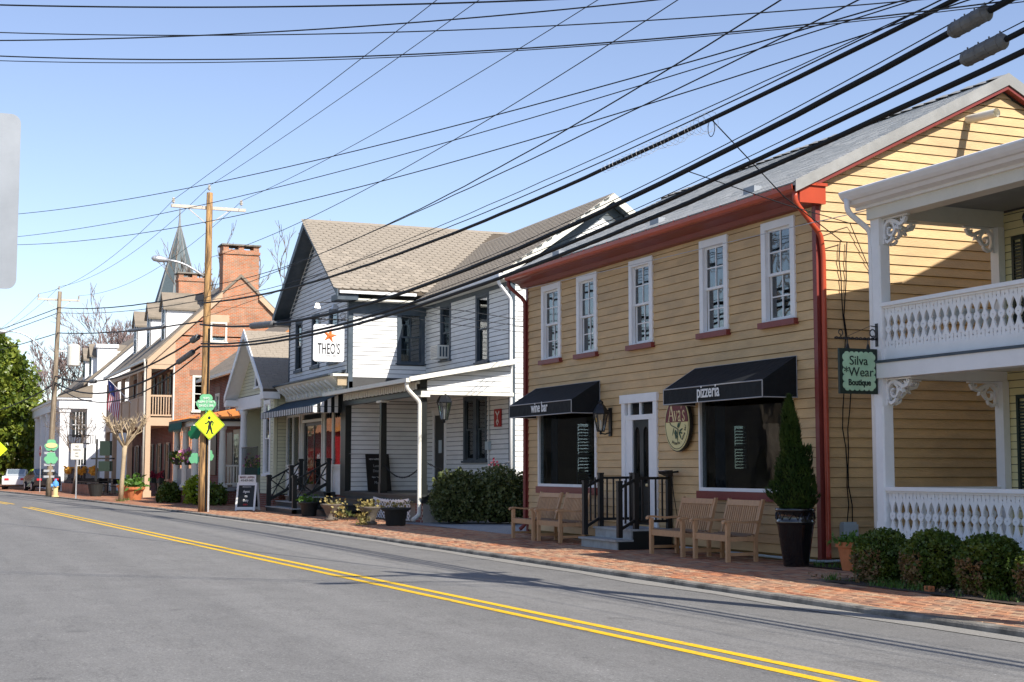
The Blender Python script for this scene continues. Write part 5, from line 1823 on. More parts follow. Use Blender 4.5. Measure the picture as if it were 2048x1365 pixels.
# end panel of the porch roof, boarded
wP = Wall((EX + .15, AY + .05), (0, 1), (1, 0))
m = MB(); m.prism([wP.p(0, 3.66, 0), wP.p(CY - AY - .05, 3.66, 0), wP.p(CY - AY - .05, 4.52, 0), wP.p(0, 3.97, 0)], (-.1, 0, 0))
pe = m.build('porch_gable', M['white_back'], wh)
clap(pe, wP, M['white_sid'], 3.68, 4.5, .15, lambda z: (max(.02, .02 + (z - 4.0) * 4.75), CY - AY - .08), [], .016, 6, 28, gap=.017)
boxes([((EX + .10, AY - .12, 3.56), (EX + .2, CY, 3.66))]).build('porch_end_beam', M['white_warm'], wh)
boxes([((EX - .08, AY - .14, 3.76), (EX + .16, AY + .06, 4.03))]).build('beam_end', M['black_paint'], wh)
m = MB()
nv = 38
for k_ in range(nv):
    x0 = AX + .15 + (EX + .1 - AX - .15) * k_ / nv; x1 = AX + .15 + (EX + .1 - AX - .15) * (k_ + .62) / nv
    m.box((x0, AY - .22, 3.70 + .015 * (k_ % 2)), (x1, AY - .19, 3.90))
m.box((AX + .1, AY - .2, 3.86), (EX + .14, AY - .14, 3.93))
m.build('scalloped_valance', M['white_warm'], wh)


def porch_post(x):
    m = MB()
    m.box((x - .11, AY - .12, FZ), (x + .11, AY + .1, FZ + .28))
    m.hexa([(x - .095, AY - .105, FZ + .28), (x + .095, AY - .105, FZ + .28), (x + .095, AY + .085, FZ + .28), (x - .095, AY + .085, FZ + .28), (x - .085, AY - .095, 3.5), (x + .085, AY - .095, 3.5), (x + .085, AY + .075, 3.5), (x - .085, AY + .075, 3.5)])
    o = m.build('porch_post', M['black_paint'], wh)
    boxes([((x - .22, AY - .16, 3.49), (x + .22, AY + .12, 3.55))]).build('capital', M['white_warm'], o)


porch_post(-42.15); porch_post(EX + .04)
downspout(wh, [(EX + .32, 12.76, 3.93), (EX + .32, 12.76, 3.72), (EX + .30, AY - .2, 3.34), (EX + .30, AY - .2, 3.0), (EX + .30, AY - .2, .22), (EX + .38, AY - .42, .08)], .06, M['white_warm'])
# wing door on the porch
boxes([((-45.15, CY - .04, FZ), (-45.0, CY + .05, 3.3)), ((-44.05, CY - .04, FZ), (-43.9, CY + .05, 3.3)), ((-45.2, CY - .06, 3.3), (-43.85, CY + .05, 3.42))]).build('door_frame', M['white'], wh)
d2 = boxes([((-45.0, CY - .0, FZ), (-44.05, CY + .05, 3.3))]).build('door', M['black_paint'], wh)
boxes([((-44.65, CY - .006, 2.0), (-44.35, CY - .001, 2.42))]).build('notice', M['plastic_box'], d2)
# meter box, conduit
boxes([((-40.25, CY - .12, 2.05), (-40.0, CY - .02, 2.3))]).build('meter_box', M['plastic_box'], wh)
m = MB(); m.tube([(-40.12, CY - .05, .8), (-40.12, CY - .05, 2.05)], .02, 6); m.tube([(-40.12, CY - .05, 2.3), (-40.12, CY - .05, 3.7)], .02, 6); m.build('conduit', M['steel'], wh)
# brick piers and foundation: each brick laid
mort = boxes([((EX - .45, AY - .04, -.1), (EX + .16, AY + .26, FZ - .24)), ((-42.72, AY - .04, -.1), (-42.38, AY + .26, FZ - .24)), ((AL + .02, AY + .02, -.1), (AX + .02, AY + .3, .64)), ((EX + .0, AY + .26, -.1), (EX + .12, CY, FZ - .24)), ((-43.9, AY + .1, -.1), (EX - .4, AY + .14, FZ - .24))]).build('foundation', M['mortar'], wh)
bm3 = boxes([((-.1, -.012, -.032), (.1, .06, .032))]).mesh('brick', M['brick_found'])
bm3s = boxes([((-.05, -.012, -.032), (.05, .06, .032))]).mesh('brick', M['brick_found'])
def lay(x0, x1, y, z0, z1):
    c = 0
    z = z0 + .035
    while z < z1 - .02:
        x = x0 + (.1 if c % 2 == 0 else .21 - .1)
        if c % 2: place('brick', bm3s, mort, Vector((x0 + .055, y, z)) - W[wh.name]); x = x0 + .215
        while x + .1 <= x1 + .01:
            place('brick', bm3, mort, Vector((x, y, z)) - W[wh.name]); x += .212
        if c % 2 == 1 or x - .1 + .1 <= x1:
            if x1 - (x - .1) > .08: place('brick', bm3s, mort, Vector((x1 - .052, y, z)) - W[wh.name])
        z += .077; c += 1
lay(EX - .45, EX + .16, AY - .04, 0, FZ - .24)
lay(-42.72, -42.38, AY - .04, 0, FZ - .24)
lay(-48.6, -46.1, AY + .02, .1, .64)

# porch steps (three, rounded, dark)
ps = thing('porch_steps', 'three dark painted wooden steps leading up to the white house side porch', 'steps', (-44.3, 12.7, 0))
for i, (z, y0) in enumerate(((.19, 12.15), (.38, 12.5), (.57, 12.85))):
    xa, xb = -46.2 + .5 * (2 - i) * .3, -42.9 - .25 * (2 - i)
    boxes([((xa + .04, y0 + .05, 0 if i == 0 else z - .19), (xb - .04, AY - .16, z - .035))]).build('riser', M['porch_floor'], ps)
    boxes([((xa, y0, z - .035), (xb, y0 + .42, z))]).build('tread', M['porch_floor'], ps)
# entrance steps with black lattice railings
es = thing('entrance_steps', 'dark steps with black criss cross railings at the restaurant entrance', 'steps', (-49.3, 12.6, 0))
ex0, ex1 = -51.2, -47.3
for i, (z, y0) in enumerate(((.18, 11.85), (.37, 12.2), (.56, 12.55), (.72, 12.9))):
    boxes([((ex0 + .03, y0 + .03, max(0, z - .19)), (ex1 - .03, AY - .02, z - .035))]).build('riser', M['porch_floor'], es)
    boxes([((ex0, y0, z - .035), (ex1, min(y0 + .42, AY - .02), z))]).build('tread', M['step_grey'] if i < 3 else M['porch_floor'], es)
for sx in (ex0 + .1, ex1 - .1, -49.25):
    if sx == -49.25:
        posts = [(sx, 12.3, .3, 1.62)]
    else:
        posts = [(sx, 11.95, 0, 1.28), (sx, 13.1, .6, 1.85)]
    for (x, y, z0, z1) in posts:
        boxes([((x - .07, y - .07, z0), (x + .07, y + .07, z1)), ((x - .095, y - .095, z1 - .08), (x + .095, y + .095, z1 - .02))]).build('newel_post', M['black_paint'], es)
    if len(posts) == 2:
        m = MB()
        a, b_ = Vector((sx, 12.0, 1.12)), Vector((sx, 13.1, 1.72))
        c, d = Vector((sx, 12.0, .42)), Vector((sx, 13.1, 1.02))
        m.bar(a, b_, .06, .06); m.bar(c, d, .05, .1)
        m.bar(a.lerp(b_, .0), c.lerp(d, .5), .03, .04); m.bar(c.lerp(d, .0), a.lerp(b_, .5), .026, .04)
        m.bar(a.lerp(b_, .5), c.lerp(d, 1), .03, .04); m.bar(c.lerp(d, .5), a.lerp(b_, 1), .026, .04)
        m.bar(a.lerp(c, .5), b_.lerp(d, .5), .022, .03)
        m.build('railing', M['black_paint'], es)

# hanging restaurant sign
ts = thing('hanging_restaurant_sign', 'white hanging sign with an orange star on a twisted iron bracket', 'sign', (AX, 12.67, 4.99))
TY0, TY1, TZ0, TZ1 = 12.14, 13.18, 4.98, 6.20
def rrect(x0, x1, z0, z1, r, n=5):
    pts = []
    for (cx, cz, a) in ((x1 - r, z1 - r, 0), (x0 + r, z1 - r, pi / 2), (x0 + r, z0 + r, pi), (x1 - r, z0 + r, 3 * pi / 2)):
        for k_ in range(n + 1): pts.append((cx + r * cos(a + pi / 2 * k_ / n), cz + r * sin(a + pi / 2 * k_ / n)))
    return pts
RZ90 = Matrix.Rotation(pi / 2, 4, 'Z')
m = MB(); m.plate([rrect(TY0, TY1, TZ0, TZ1, .09)], .05, Matrix.Translation((AX + .025, 0, 0)) @ RZ90); m.build('sign_board', M['sign_white'], ts)
m = MB(); m.plate([rrect(TY0 + .02, TY1 - .02, TZ0 + .02, TZ1 - .02, .08), rrect(TY0 + .032, TY1 - .032, TZ0 + .032, TZ1 - .032, .075)], .004, Matrix.Translation((AX + .029, 0, 0)) @ RZ90); m.build('border_line', M['ink_grey'], ts)
cy_, cz_, ro, ri = 12.69, 5.83, .26, .095
m = MB()
tips = [(cy_ + ro * sin(2 * pi * k_ / 5 + .2), cz_ + ro * cos(2 * pi * k_ / 5 + .2)) for k_ in range(5)]
inn = [(cy_ + ri * sin(2 * pi * (k_ + .5) / 5 + .2), cz_ + ri * cos(2 * pi * (k_ + .5) / 5 + .2)) for k_ in range(5)]
vv = [(AX + .075, cy_, cz_)] + [(AX + .028, y, z) for y, z in tips] + [(AX + .028, y, z) for y, z in inn]
ff = []
for k_ in range(5):
    ff += [(0, 1 + k_, 6 + k_), (0, 6 + k_, 1 + (k_ + 1) % 5)]
m.add(vv, [f[::-1] for f in ff])
m.build('star', M['star'], ts)
put_text(ts, "THEO'S", .50, M['ink'], (AX + .03, 12.66, 5.235), pi / 2, .46, .004)
put_text(ts, 'STEAKS, SIDES & SPIRITS', .095, M['ink_grey'], (AX + .03, 12.66, 5.14), pi / 2, .64, .001)
m = MB()
n = 40
for ph_ in (0, pi):
    m.tube([(AX + .016 * cos(ph_ + i * .9), 12.0 + 1.32 * i / n, 6.37 + .016 * sin(ph_ + i * .9)) for i in range(n + 1)], .014, 6)
m.tube([(AX, 13.13 + .10 * cos(a) * (1 - a / 16), 6.50 + .11 * sin(a) * (1 - a / 16)) for a in [-1.6 + .5 * i for i in range(17)]], .008, 5)
for y in (12.38, 13.0):
    m.tube([(AX, y, 6.18), (AX, y, 6.37)], .01, 5)
m.build('bracket_arm', M['black_iron'], ts)
# twin flood lamps above the sign
fl = thing('sign_flood_lamps', 'pair of flood lamps on an arm above the star sign', 'lamp', (AX, 12.9, 6.9))
MB().tube([(AX, 13.3, 6.98), (AX, 12.2, 6.9)], .015, 6).build('arm', M['black_iron'], fl)
for y in (12.85, 12.25):
    m = MB(); m.hexa([(AX - .1, y - .1, 6.72), (AX + .1, y - .1, 6.72), (AX + .1, y + .1, 6.72), (AX - .1, y + .1, 6.72), (AX - .05, y - .05, 6.88), (AX + .05, y - .05, 6.88), (AX + .05, y + .05, 6.88), (AX - .05, y + .05, 6.88)])
    m.build('lamp_head', M['steel'], fl)
wall_lantern('porch_lantern', 'big black lantern hanging at the open end of the white house porch', (EX + .1, 13.95, 3.22), 1.35, hang=True)
rs = thing('red_number_sign', 'small red upright sign with white strokes on the white wing wall', 'sign', (-39.42, CY - .04, 2.74))
boxes([((-39.7, CY - .05, 2.72), (-39.16, CY - .03, 3.24))]).build('sign_board', M['sign_red'], rs)
poly_letters(rs, strokes([([(-.13, .16), (0, .05), (0, -.03)], .045), ([(.13, .16), (0, .05)], .045), ([(0, -.05), (.08, -.13), (0, -.22), (-.08, -.13), (0, -.05)], .035)]), -39.43, 3.0, 1.05, M['chalk'], CY - .056)
# leaning chalk board
cb_ = thing('chalk_board', 'tall black framed chalk board leaning on the white porch wall', 'board', (AX + .3, 14.3, FZ))
m = MB(); m.hexa([(AX + .42, 13.92, FZ), (AX + .42, 14.72, FZ), (AX + .38, 14.72, FZ), (AX + .38, 13.92, FZ), (AX + .08, 13.92, 1.98), (AX + .08, 14.72, 1.98), (AX + .04, 14.72, 1.98), (AX + .04, 13.92, 1.98)])
m.build('board', M['black_iron'], cb_)
for i, (tx, sz, z) in enumerate((('NEW HAPPENINGS', .075, 1.78), ('Lunch', .13, 1.55), ('Dinner', .13, 1.38), ('Open  Tues - Sun', .07, 1.2), ('Music', .14, 1.0))):
    me = text_mesh(tx, sz, M['chalk'] if i in (0, 3) else M['ink_grey'], .001, .8)
    xx = AX + .08 + (1.98 - z) * .28 + .012
    place('lettering', me, cb_, Vector((xx, 14.28, z)) - W[cb_.name], (pi / 2 - .27, 0, pi / 2))
# chains between the porch posts
def chain(name, label, p, q, sag, r=.014):
    p, q = V3(p), V3(q)
    n = int((q - p).length / .075)
    t = thing(name, label, 'chain', (p.x, p.y, p.z))
    m = MB()
    for i in range(n):
        f = (i + .5) / n
        c = p.lerp(q, f) - Vector((0, 0, 4 * sag * f * (1 - f)))
        f2 = (i + .6) / n
        d = (p.lerp(q, f2) - Vector((0, 0, 4 * sag * f2 * (1 - f2))) - c).normalized()
        s = Vector((0, 0, 1)) if i % 2 else d.cross(Vector((0, 0, 1))).normalized()
        s = (s - d * s.dot(d)).normalized()
        m.tube([c + d * .05 * cos(a) + s * .022 * sin(a) for a in [2 * pi * k_ / 8 for k_ in range(9)]], r * .6, 4, False)
    m.build('links', M['black_iron'], t)
chain('porch_chain', 'black chain hanging across the porch front between two posts', (-42.05, AY, 1.62), (EX - .05, AY, 1.62), .38)
chain('end_chain', 'black chain with a dark red rosette across the open end of the white house porch', (EX + .1, AY + .1, 1.66), (EX + .1, CY - .1, 1.7), .36)
pf = thing('red_rosette', 'small dark red rosette hanging on the porch chain near the red number sign', 'rosette', (EX + .14, 15.6, 1.5))
m = MB(); rr = random.Random(3)
leaves(m, [(EX + .12 + rr.uniform(-.02, .03), 15.45 + rr.gauss(0, .05), 1.6 + rr.gauss(0, .06)) for _ in range(40)], .07, rr)
m.build('petals', M['petal_red'], pf)
# folding white lattice gate below the porch
lg = thing('lattice_gate', 'white accordion lattice gate standing under the porch floor between brick piers', 'gate', (-40.4, AY - .2, 0))
m = MB()
gx0, gx1, gz0, gz1 = -42.3, -39.0, .04, .60
n = 13
for i in range(-4, n):
    for s_ in (1, -1):
        a = gx0 + (gx1 - gx0) * i / n; run = (gx1 - gx0) * 4.0 / n
        p, q = (a, gz0), (a + run, gz1)
        # clip to the frame
        t0 = max(0, (gx0 - p[0]) / run); t1 = min(1, (gx1 - p[0]) / run)
        if t1 <= t0: continue
        f0, f1 = t0, t1
        P_, Q_ = (p[0] + run * f0, p[1] + (q[1] - p[1]) * f0), (p[0] + run * f1, p[1] + (q[1] - p[1]) * f1)
        if s_ == -1: P_, Q_ = (P_[0], gz0 + gz1 - P_[1]), (Q_[0], gz0 + gz1 - Q_[1])
        m.bar((P_[0], AY - .2 + .012 * s_, P_[1]), (Q_[0], AY - .2 + .012 * s_, Q_[1]), .012, .03)
m.build('slats', M['white'], lg, kind='stuff')
m = MB()
for i in range(8):
    f0, f1 = i / 8, (i + 1) / 8
    sag = lambda f: gz1 - .28 * f * (1 - f)
    m.bar((gx0 + (gx1 - gx0) * f0, AY - .24, sag(f0) + .02), (gx0 + (gx1 - gx0) * f1, AY - .24, sag(f1) + .02), .03, .07)
m.build('top_rail', M['white'], lg)

# ------------------------------------------------------------------ cream gabled office with porch
ch_ = thing('cream_gable_office', 'small cream clapboard office with steep white trimmed front gable and recessed porch', 'house', (-57.6, 15.5, 0))
KX0, KX1, KY = -60.9, -54.35, 12.9
KR, KZ, KE = -57.5, 6.95, 4.55
wk = Wall((KX0, KY), (1, 0), (0, -1))
kw_ = KX1 - KX0
hw = (-56.1 - KX0, -54.95 - KX0, 1.3, 4.15)
op = (0, -56.6 - KX0, .6, 3.95)
gw_ = (-57.75 - KX0, -56.95 - KX0, 4.75, 6.1)
m = backing(wk, 0, kw_, .5, 4.5, [hw, op], .14)
m.prism([wk.p(0, 4.5), wk.p(kw_, 4.5), wk.p(KR - KX0, KZ - .2)], (0, .14, 0))
kwall = m.build('wall', M['white_back'], ch_)
ksl = (KZ - KE) / (KR - KX0 + .2)
clap(kwall, wk, M['cream'], .55, KZ - .3, .135, lambda z: (.02, kw_ - .12) if z < KE else ((z - KE) / ksl + .05, kw_ - (z - KE) / ksl * .93 - .05), [(hw[0] - .0, hw[1], hw[2], hw[3]), (op[0], op[1], op[2], 4.5), (gw_[0], gw_[1], gw_[2], gw_[3])], .018, 5, 41)
wk2 = Wall((KX1, KY), (0, 1), (1, 0))
m = backing(wk2, 0, 9, .5, 4.5, [], .14)
kw2 = m.build('wall', M['white_back'], ch_)
clap(kw2, wk2, M['cream'], .55, 4.4, .135, lambda z: (.12, 9), [], .018, 5, 42)
m = boxes([((KX0, KY + .14, .5), (KX0 + .14, 21.9, 4.5)), ((KX0 + .14, 14.5, .5), (-56.5, 14.6, 4.5)), ((-56.6, KY + .14, .5), (-56.5, 14.5, 4.5)), ((KX0, 21.8, .5), (KX1, 21.94, 4.5))])
m.build('porch_wall', M['cream'], ch_)
boxes([((KX1 - .12, KY - .03, .5), (KX1 + .02, KY, 4.3)), ((KX1, KY, .5), (KX1 + .025, KY + .1, 4.3))]).build('corner_board', M['cream'], ch_)
boxes([((KX0 - .15, KY - .08, 3.92), (-56.45, KY + .2, 4.42))]).build('porch_beam', M['white'], ch_)
boxes([((KX0, KY - .1, .55), (-56.6, 14.5, .62))]).build('porch_floor', M['porch_floor'], ch_)
boxes([((KX0 - .05, KY - .02, 0), (KX1 + .02, KY + .2, .54))]).build('foundation', M['brick_dark'], ch_)
m = MB(); m.lathe((-60.0, KY + .04), [(.2, .62), (.2, .72), (.15, .78), (.16, 2.4), (.13, 3.7), (.17, 3.78), (.2, 3.92)], 16)
m.build('column', M['white'], ch_, smooth=True)
sash_window(ch_, wk, hw[0], hw[1], hw[2], hw[3], M['white'], M['white'], M['glass'], .16, 1, 1, M['white'], .1)
sash_window(ch_, wk, gw_[0], gw_[1], gw_[2], gw_[3], M['white'], M['white'], M['glass'], .13, 1, 1, M['white'], .07)
wk3 = Wall((KX0, 14.5), (1, 0), (0, -1))
sash_window(ch_, wk3, .9, 2.9, 1.2, 3.8, M['white'], M['white'], M['glass'], .12, 3, 2, M['white'], .07, depth=.05)
boxes([((-57.9, 14.44, 2.0), (-56.75, 14.49, 3.6))]).build('notice_board', M['ink'], ch_)
put_text(ch_, 'MEREDITH', .26, M['chalk'], (-57.32, 14.43, 3.1), 0, .8)
put_text(ch_, 'FINE PROPERTIES', .11, M['ink_grey'], (-57.32, 14.43, 2.85), 0, .8)
# steep roof and rakes
RY0 = 12.35
m = MB()
for s_, xe in ((1, KX1 + .3), (-1, KX0 - .25)):
    m.prism([(xe, RY0, KE - .05), (KR, RY0, KZ + .05), (KR, RY0, KZ - .09), (xe, RY0, KE - .19)], (0, 21.9 - RY0, 0))
krf = m.build('roof', M['tan_roof'], ch_)
kl = sqrt((KX1 + .3 - KR) ** 2 + (KZ + .1 - KE) ** 2)
mm = MB()
rr = random.Random(8)
nc = int(kl / .16)
for c in range(nc):
    f0, f1 = c / nc, (c + 1.2) / nc
    y = RY0
    while y < 18:
        y2 = y + rr.uniform(.22, .36)
        P = lambda f, yy, h: (KX1 + .3 + (KR - KX1 - .3) * min(f, 1), yy, KE - .05 + (KZ + .1 - KE) * min(f, 1) + h)
        mm.add([P(f0, y, .022), P(f0, y2 - .006, .022), P(f1, y2 - .006, .008), P(f1, y, .008), P(f0, y, .002), P(f0, y2 - .006, .002)], [(0, 1, 2, 3), (4, 5, 1, 0)])
        y = y2
mm.build('shingles', M['tan_shingle'], krf, kind='stuff')
m = MB()
for xe in (KX1 + .32, KX0 - .27):
    m.prism([(xe, RY0 - .03, KE - .03), (KR, RY0 - .03, KZ + .1), (KR, RY0 - .03, KZ - .22), (xe, RY0 - .03, KE - .3)], (0, .04, 0))
    m.prism([(xe, RY0 + .02, KE - .2), (KR, RY0 + .02, KZ - .1), (KR, RY0 + .02, KZ - .16), (xe, RY0 + .02, KE - .26)], (0, KY - RY0 - .02, 0))
m.build('rake_board', M['white'], ch_)
each([((KX0 - .35, RY0, KE - .46), (KX0 + .22, KY + .1, KE - .2)), ((KX1 - .2, RY0, KE - .42), (KX1 + .4, KY + .1, KE - .16))], 'cornice_return', M['white'], ch_)
ig = thing('iron_planter_rail', 'black iron railing with a green flower box on the cream office porch', 'railing', (-58.2, KY - .1, .62))
m = MB()
for i in range(15):
    x = -59.6 + i * .2
    m.tube([(x, KY - .1, .62), (x, KY - .1, 2.35)], .014, 5)
m.bar((-59.65, KY - .1, 2.35), (-56.75, KY - .1, 2.35), .04, .04); m.bar((-59.65, KY - .1, .8), (-56.75, KY - .1, .8), .04, .04)
m.build('bars', M['black_iron'], ig)
boxes([((-59.4, KY - .02, 1.25), (-56.8, KY + .18, 1.55))]).build('flower_box', M['awning_green'], ig)
for nm, mt_, n_ in (('leaves', 'grass_leaf', 120), ('petals', 'petal_pink', 70), ('petals', 'petal_yellow', 70)):
    m = MB(); leaves(m, [(-58.1 + rr.uniform(-1.3, 1.3), KY + .06 + rr.uniform(-.12, .12), 1.58 + abs(rr.gauss(0, .17))) for _ in range(n_)], .13, rr)
    m.build(nm, M[mt_], ig)

# ------------------------------------------------------------------ dark brick shop with copper-coloured porch roof
bs_ = thing('brick_porch_shop', 'dark red brick shop with white columned porch under an orange metal roof', 'house', (-68.5, 15, 0))
QX0, QX1, QY = -70.3, -62.4, 13.4
wq = Wall((QX0, QY), (1, 0), (0, -1))
qh = [(a - QX0, a + .95 - QX0, 3.5, 5.0) for a in (-68.4, -65.9, -63.8)]
m = backing(wq, 0, QX1 - QX0, 0, 5.75, qh, .16)
m.box((QX1 - .16, QY + .16, 0), (QX1, 19.5, 5.75)); m.box((QX0, QY + .16, 0), (QX0 + .16, 19.5, 5.75))
m.prism([(QX1, QY, 5.75), (QX1, 19.5, 5.75), (QX1, 16.4, 8.3)], (-.16, 0, 0))
m.build('wall', M['brick_dark'], bs_)
for (u0, u1, z0, z1) in qh:
    sash_window(bs_, wq, u0, u1, z0, z1, M['white_warm'], M['white_warm'], M['glass'], .09, 1, 1, M['stone_lintel'], .08)
    boxes([(wq.p(u0 - .1, z1, .012), wq.p(u1 + .1, z1 + .3, -.05))]).build('lintel', M['stone_lintel'], bs_)
m = MB()
for yy in (lambda y: y, lambda y: 2 * 16.4 - y):
    m.prism([(QX0 - .2, yy(12.95), 5.8), (QX0 - .2, yy(16.4), 8.45), (QX0 - .2, yy(16.4), 8.3), (QX0 - .2, yy(12.95), 5.65)], (QX1 - QX0 + .5, 0, 0))
m.build('roof', M['slate_roof'], bs_)
boxes([((QX0 - .2, 12.85, 5.62), (QX1 + .3, 12.97, 5.76))]).build('gutter', M['white_warm'], bs_)
m = MB(); m.prism([(QX1 + .3, 12.9, 5.72), (QX1 + .3, 16.4, 8.40), (QX1 + .3, 16.4, 8.15), (QX1 + .3, 12.9, 5.47)], (.05, 0, 0)); m.build('rake_board', M['copper_roof'], bs_)
# porch
PQ0, PQ1, PQY = -66.7, -61.8, 11.3
boxes([((PQ0, PQY - .1, .55), (PQ1 + .1, QY, .68))]).build('porch_floor', M['grey_trim'], bs_)
boxes([((PQ0 + .1, PQY, 0), (PQ1, PQY + .15, .55)), ((PQ1 - .15, PQY + .15, 0), (PQ1, QY, .55))]).build('porch_base', M['brick_dark'], bs_)
m = MB()
m.prism([(PQ0, PQY - .25, 3.62), (PQ0, QY, 4.1), (PQ0, QY, 4.02), (PQ0, PQY - .25, 3.56)], (PQ1 - PQ0 - 1.2, 0, 0))
m.add([(PQ1 - 1.2, PQY - .25, 3.62), (PQ1 + .25, PQY - .25, 3.62), (PQ1 + .25, QY, 3.74), (PQ1 - 1.2, QY, 4.1)], [(0, 1, 2, 3)])
m.add([(PQ1 - 1.2, PQY - .25, 3.56), (PQ1 + .25, PQY - .25, 3.56), (PQ1 + .25, QY, 3.66), (PQ1 - 1.2, QY, 4.02), (PQ1 + .25, PQY - .25, 3.62), (PQ1 + .25, QY, 3.74), (PQ1 - 1.2, PQY - .25, 3.62)], [(3, 2, 1, 0), (1, 2, 5, 4), (0, 1, 4, 6)])
pr_ = m.build('porch_roof', M['copper_roof'], bs_)
m = MB()
for i in range(24):
    x = PQ0 + .3 + i * .56
    if x < PQ1 - 1.2: m.bar((x, PQY - .25, 3.64), (x, QY, 4.12), .03, .05)
for i in range(5):
    y = PQY + .1 + i * .45
    m.bar((PQ1 + .25, y, 3.66 + (y - PQY) * .055), (PQ1 - 1.1, y + .1, 3.68 + (y - PQY) * .2), .03, .05)
m.build('roof_seams', M['copper_roof'], pr_)
boxes([((PQ0, PQY - .15, 3.3), (PQ1 + .14, PQY + .1, 3.54)), ((PQ1 - .1, PQY + .1, 3.3), (PQ1 + .14, QY, 3.54))]).build('porch_beam', M['white_warm'], bs_)
boxes([((PQ0, PQY - .33, 3.50), (PQ1 + .3, PQY - .2, 3.60)), ((PQ1 + .18, PQY - .2, 3.5), (PQ1 + .3, QY, 3.60))]).build('gutter', M['ink'], bs_)
cm_ = MB(); cm_.box((-.2, -.2, .68), (.2, .2, .8)); cm_.lathe((0, 0), [(.17, .8), (.15, .9), (.155, 1.8), (.125, 3.1), (.16, 3.16), (.18, 3.3)], 14)
cme = cm_.mesh('column', M['white_warm'])
for x, y in ((PQ1 - .1, PQY), (-64.2, PQY), (-66.4, PQY), (PQ1 - .1, 12.45)):
    place('column', cme, bs_, Vector((x, y, 0)) - W[bs_.name])
m = MB()
m.bar((PQ1 - .1, 12.45, 1.62), (PQ1 - .1, QY, 1.62), .08, .07); m.bar((PQ1 - .1, 12.45, .85), (PQ1 - .1, QY, .85), .06, .06)
for i in range(7):
    y = 12.58 + i * .125
    m.box((PQ1 - .12, y - .02, .85), (PQ1 - .08, y + .02, 1.62))
m.build('porch_railing', M['white_warm'], bs_)
boxes([((-66.5, PQY + .02, .68), (-62.1, PQY + .06, 1.5))]).build('porch_panel', M['grey_trim'], bs_)
each([((-65.4, QY - .05, .7), (-64.2, QY + .01, 3.1)), ((-69.4, QY - .05, 1.2), (-67.9, QY + .01, 3.2))], 'dark_opening', M['black_paint'], bs_)
boxes([((-64.0, QY - .06, .7), (-62.6, QY - .02, 3.2))]).build('door_surround', M['white_warm'], bs_)
boxes([((-63.8, QY - .075, .9), (-62.8, QY - .062, 3.0))]).build('door_glass', M['glass_dark'], bs_)
# green drop awning on the porch front
m = MB(); m.prism([(PQ0, PQY - .33, 3.5), (PQ0, PQY - .35, 3.2), (PQ0, PQY - .33, 3.2)], (PQ1 - 1.6 - PQ0, 0, 0))
n = 22
for k_ in range(n):
    a = PQ0 + (PQ1 - 1.6 - PQ0) * k_ / n; b_ = a + (PQ1 - 1.6 - PQ0) / n
    m.add([(a, PQY - .34, 3.22), (b_, PQY - .34, 3.22), (b_ - .05, PQY - .34, 3.1), (a + .05, PQY - .34, 3.1)], [(0, 3, 2, 1)])
m.build('green_valance', M['awning_green'], bs_)
for x, lb, mt_ in ((-64.6, 'dark hanging flower basket between the brick shop columns', 'box_leaf'), (-62.2, 'hanging basket of pink flowers beside the nearest porch column', 'petal_pink')):
    hb = thing('hanging_basket', lb, 'basket', (x, PQY - .2, 1.7), group=None)
    MB().lathe((x, PQY - .2), [(.16, 1.65), (.28, 1.98)], 12).build('pot', M['sign_dark'] if mt_ != 'box_leaf' else M['urn_dark'], hb)
    m = MB(); leaves(m, [(x + rr.gauss(0, .2), PQY - .2 + rr.gauss(0, .2), 2.08 + rr.gauss(0, .12)) for _ in range(160)], .16, rr); m.build('flowers', M[mt_], hb)
    m = MB(); leaves(m, [(x + rr.gauss(0, .2), PQY - .2 + rr.gauss(0, .2), 2.0 + rr.gauss(0, .1)) for _ in range(90)], .15, rr); m.build('leaves', M['lime_leaf'] if mt_ != 'box_leaf' else M['box_leaf'], hb)
    MB().tube([(x, PQY - .2, 2.0), (x, PQY - .1, 3.3)], .01, 4).build('wire', M['wire'], hb)

# ------------------------------------------------------------------ orange brick tavern with galleries
tv = thing('brick_tavern', 'tall orange brick tavern with big gable chimney, dormers and tan two storey gallery', 'building', (-86, 15, 0))
TX1, TX0, TY, TRY = -77.85, -94.6, 13.05, 16.5
GY = 11.72
wt = Wall((TX1, TY), (0, 1), (1, 0))
th_ = [(.95, 2.0, 4.55, 6.45), (1.85, 2.75, 8.3, 9.35)]
m = backing(wt, 0, 6.9, 0, 8.6, [th_[0]] + [(1.85, 2.75, 8.3, 8.6)], .3)
slT = (12.0 - 7.3) / (TRY - 11.55)
zt_ = lambda y: 12.0 - abs(TRY - y) * slT
m.prism([wt.p(0, 8.6), wt.p(.0, zt_(TY) - .2), wt.p(TRY - TY, 11.75), wt.p(6.9, zt_(TY + 6.9) - .2), wt.p(6.9, 8.6)], (-.3, 0, 0))
m.build('gable_wall', M['brick_x'], tv)
wt2 = Wall((TX0, TY), (1, 0), (0, -1))
fo = []
for i in range(6):
    u = .9 + i * 2.75
    fo += [(u, u + .95, 4.6, 6.7), (u, u + .95, .9 if i % 2 else .25, 2.9)]
m = backing(wt2, 0, TX1 - TX0 - .301, 0, 8.3, fo, .3)
m.box((TX0, TY + .3, 0), (TX0 + .3, 19.9, 8.3)); m.box((TX0, 19.6, 0), (TX1, 19.9, 8.3))
m.prism([(TX0, TY, 8.3), (TX0, 19.9, 8.3), (TX0, TRY, 11.6)], (.3, 0, 0))
m.build('wall', M['brick_dark'], tv)
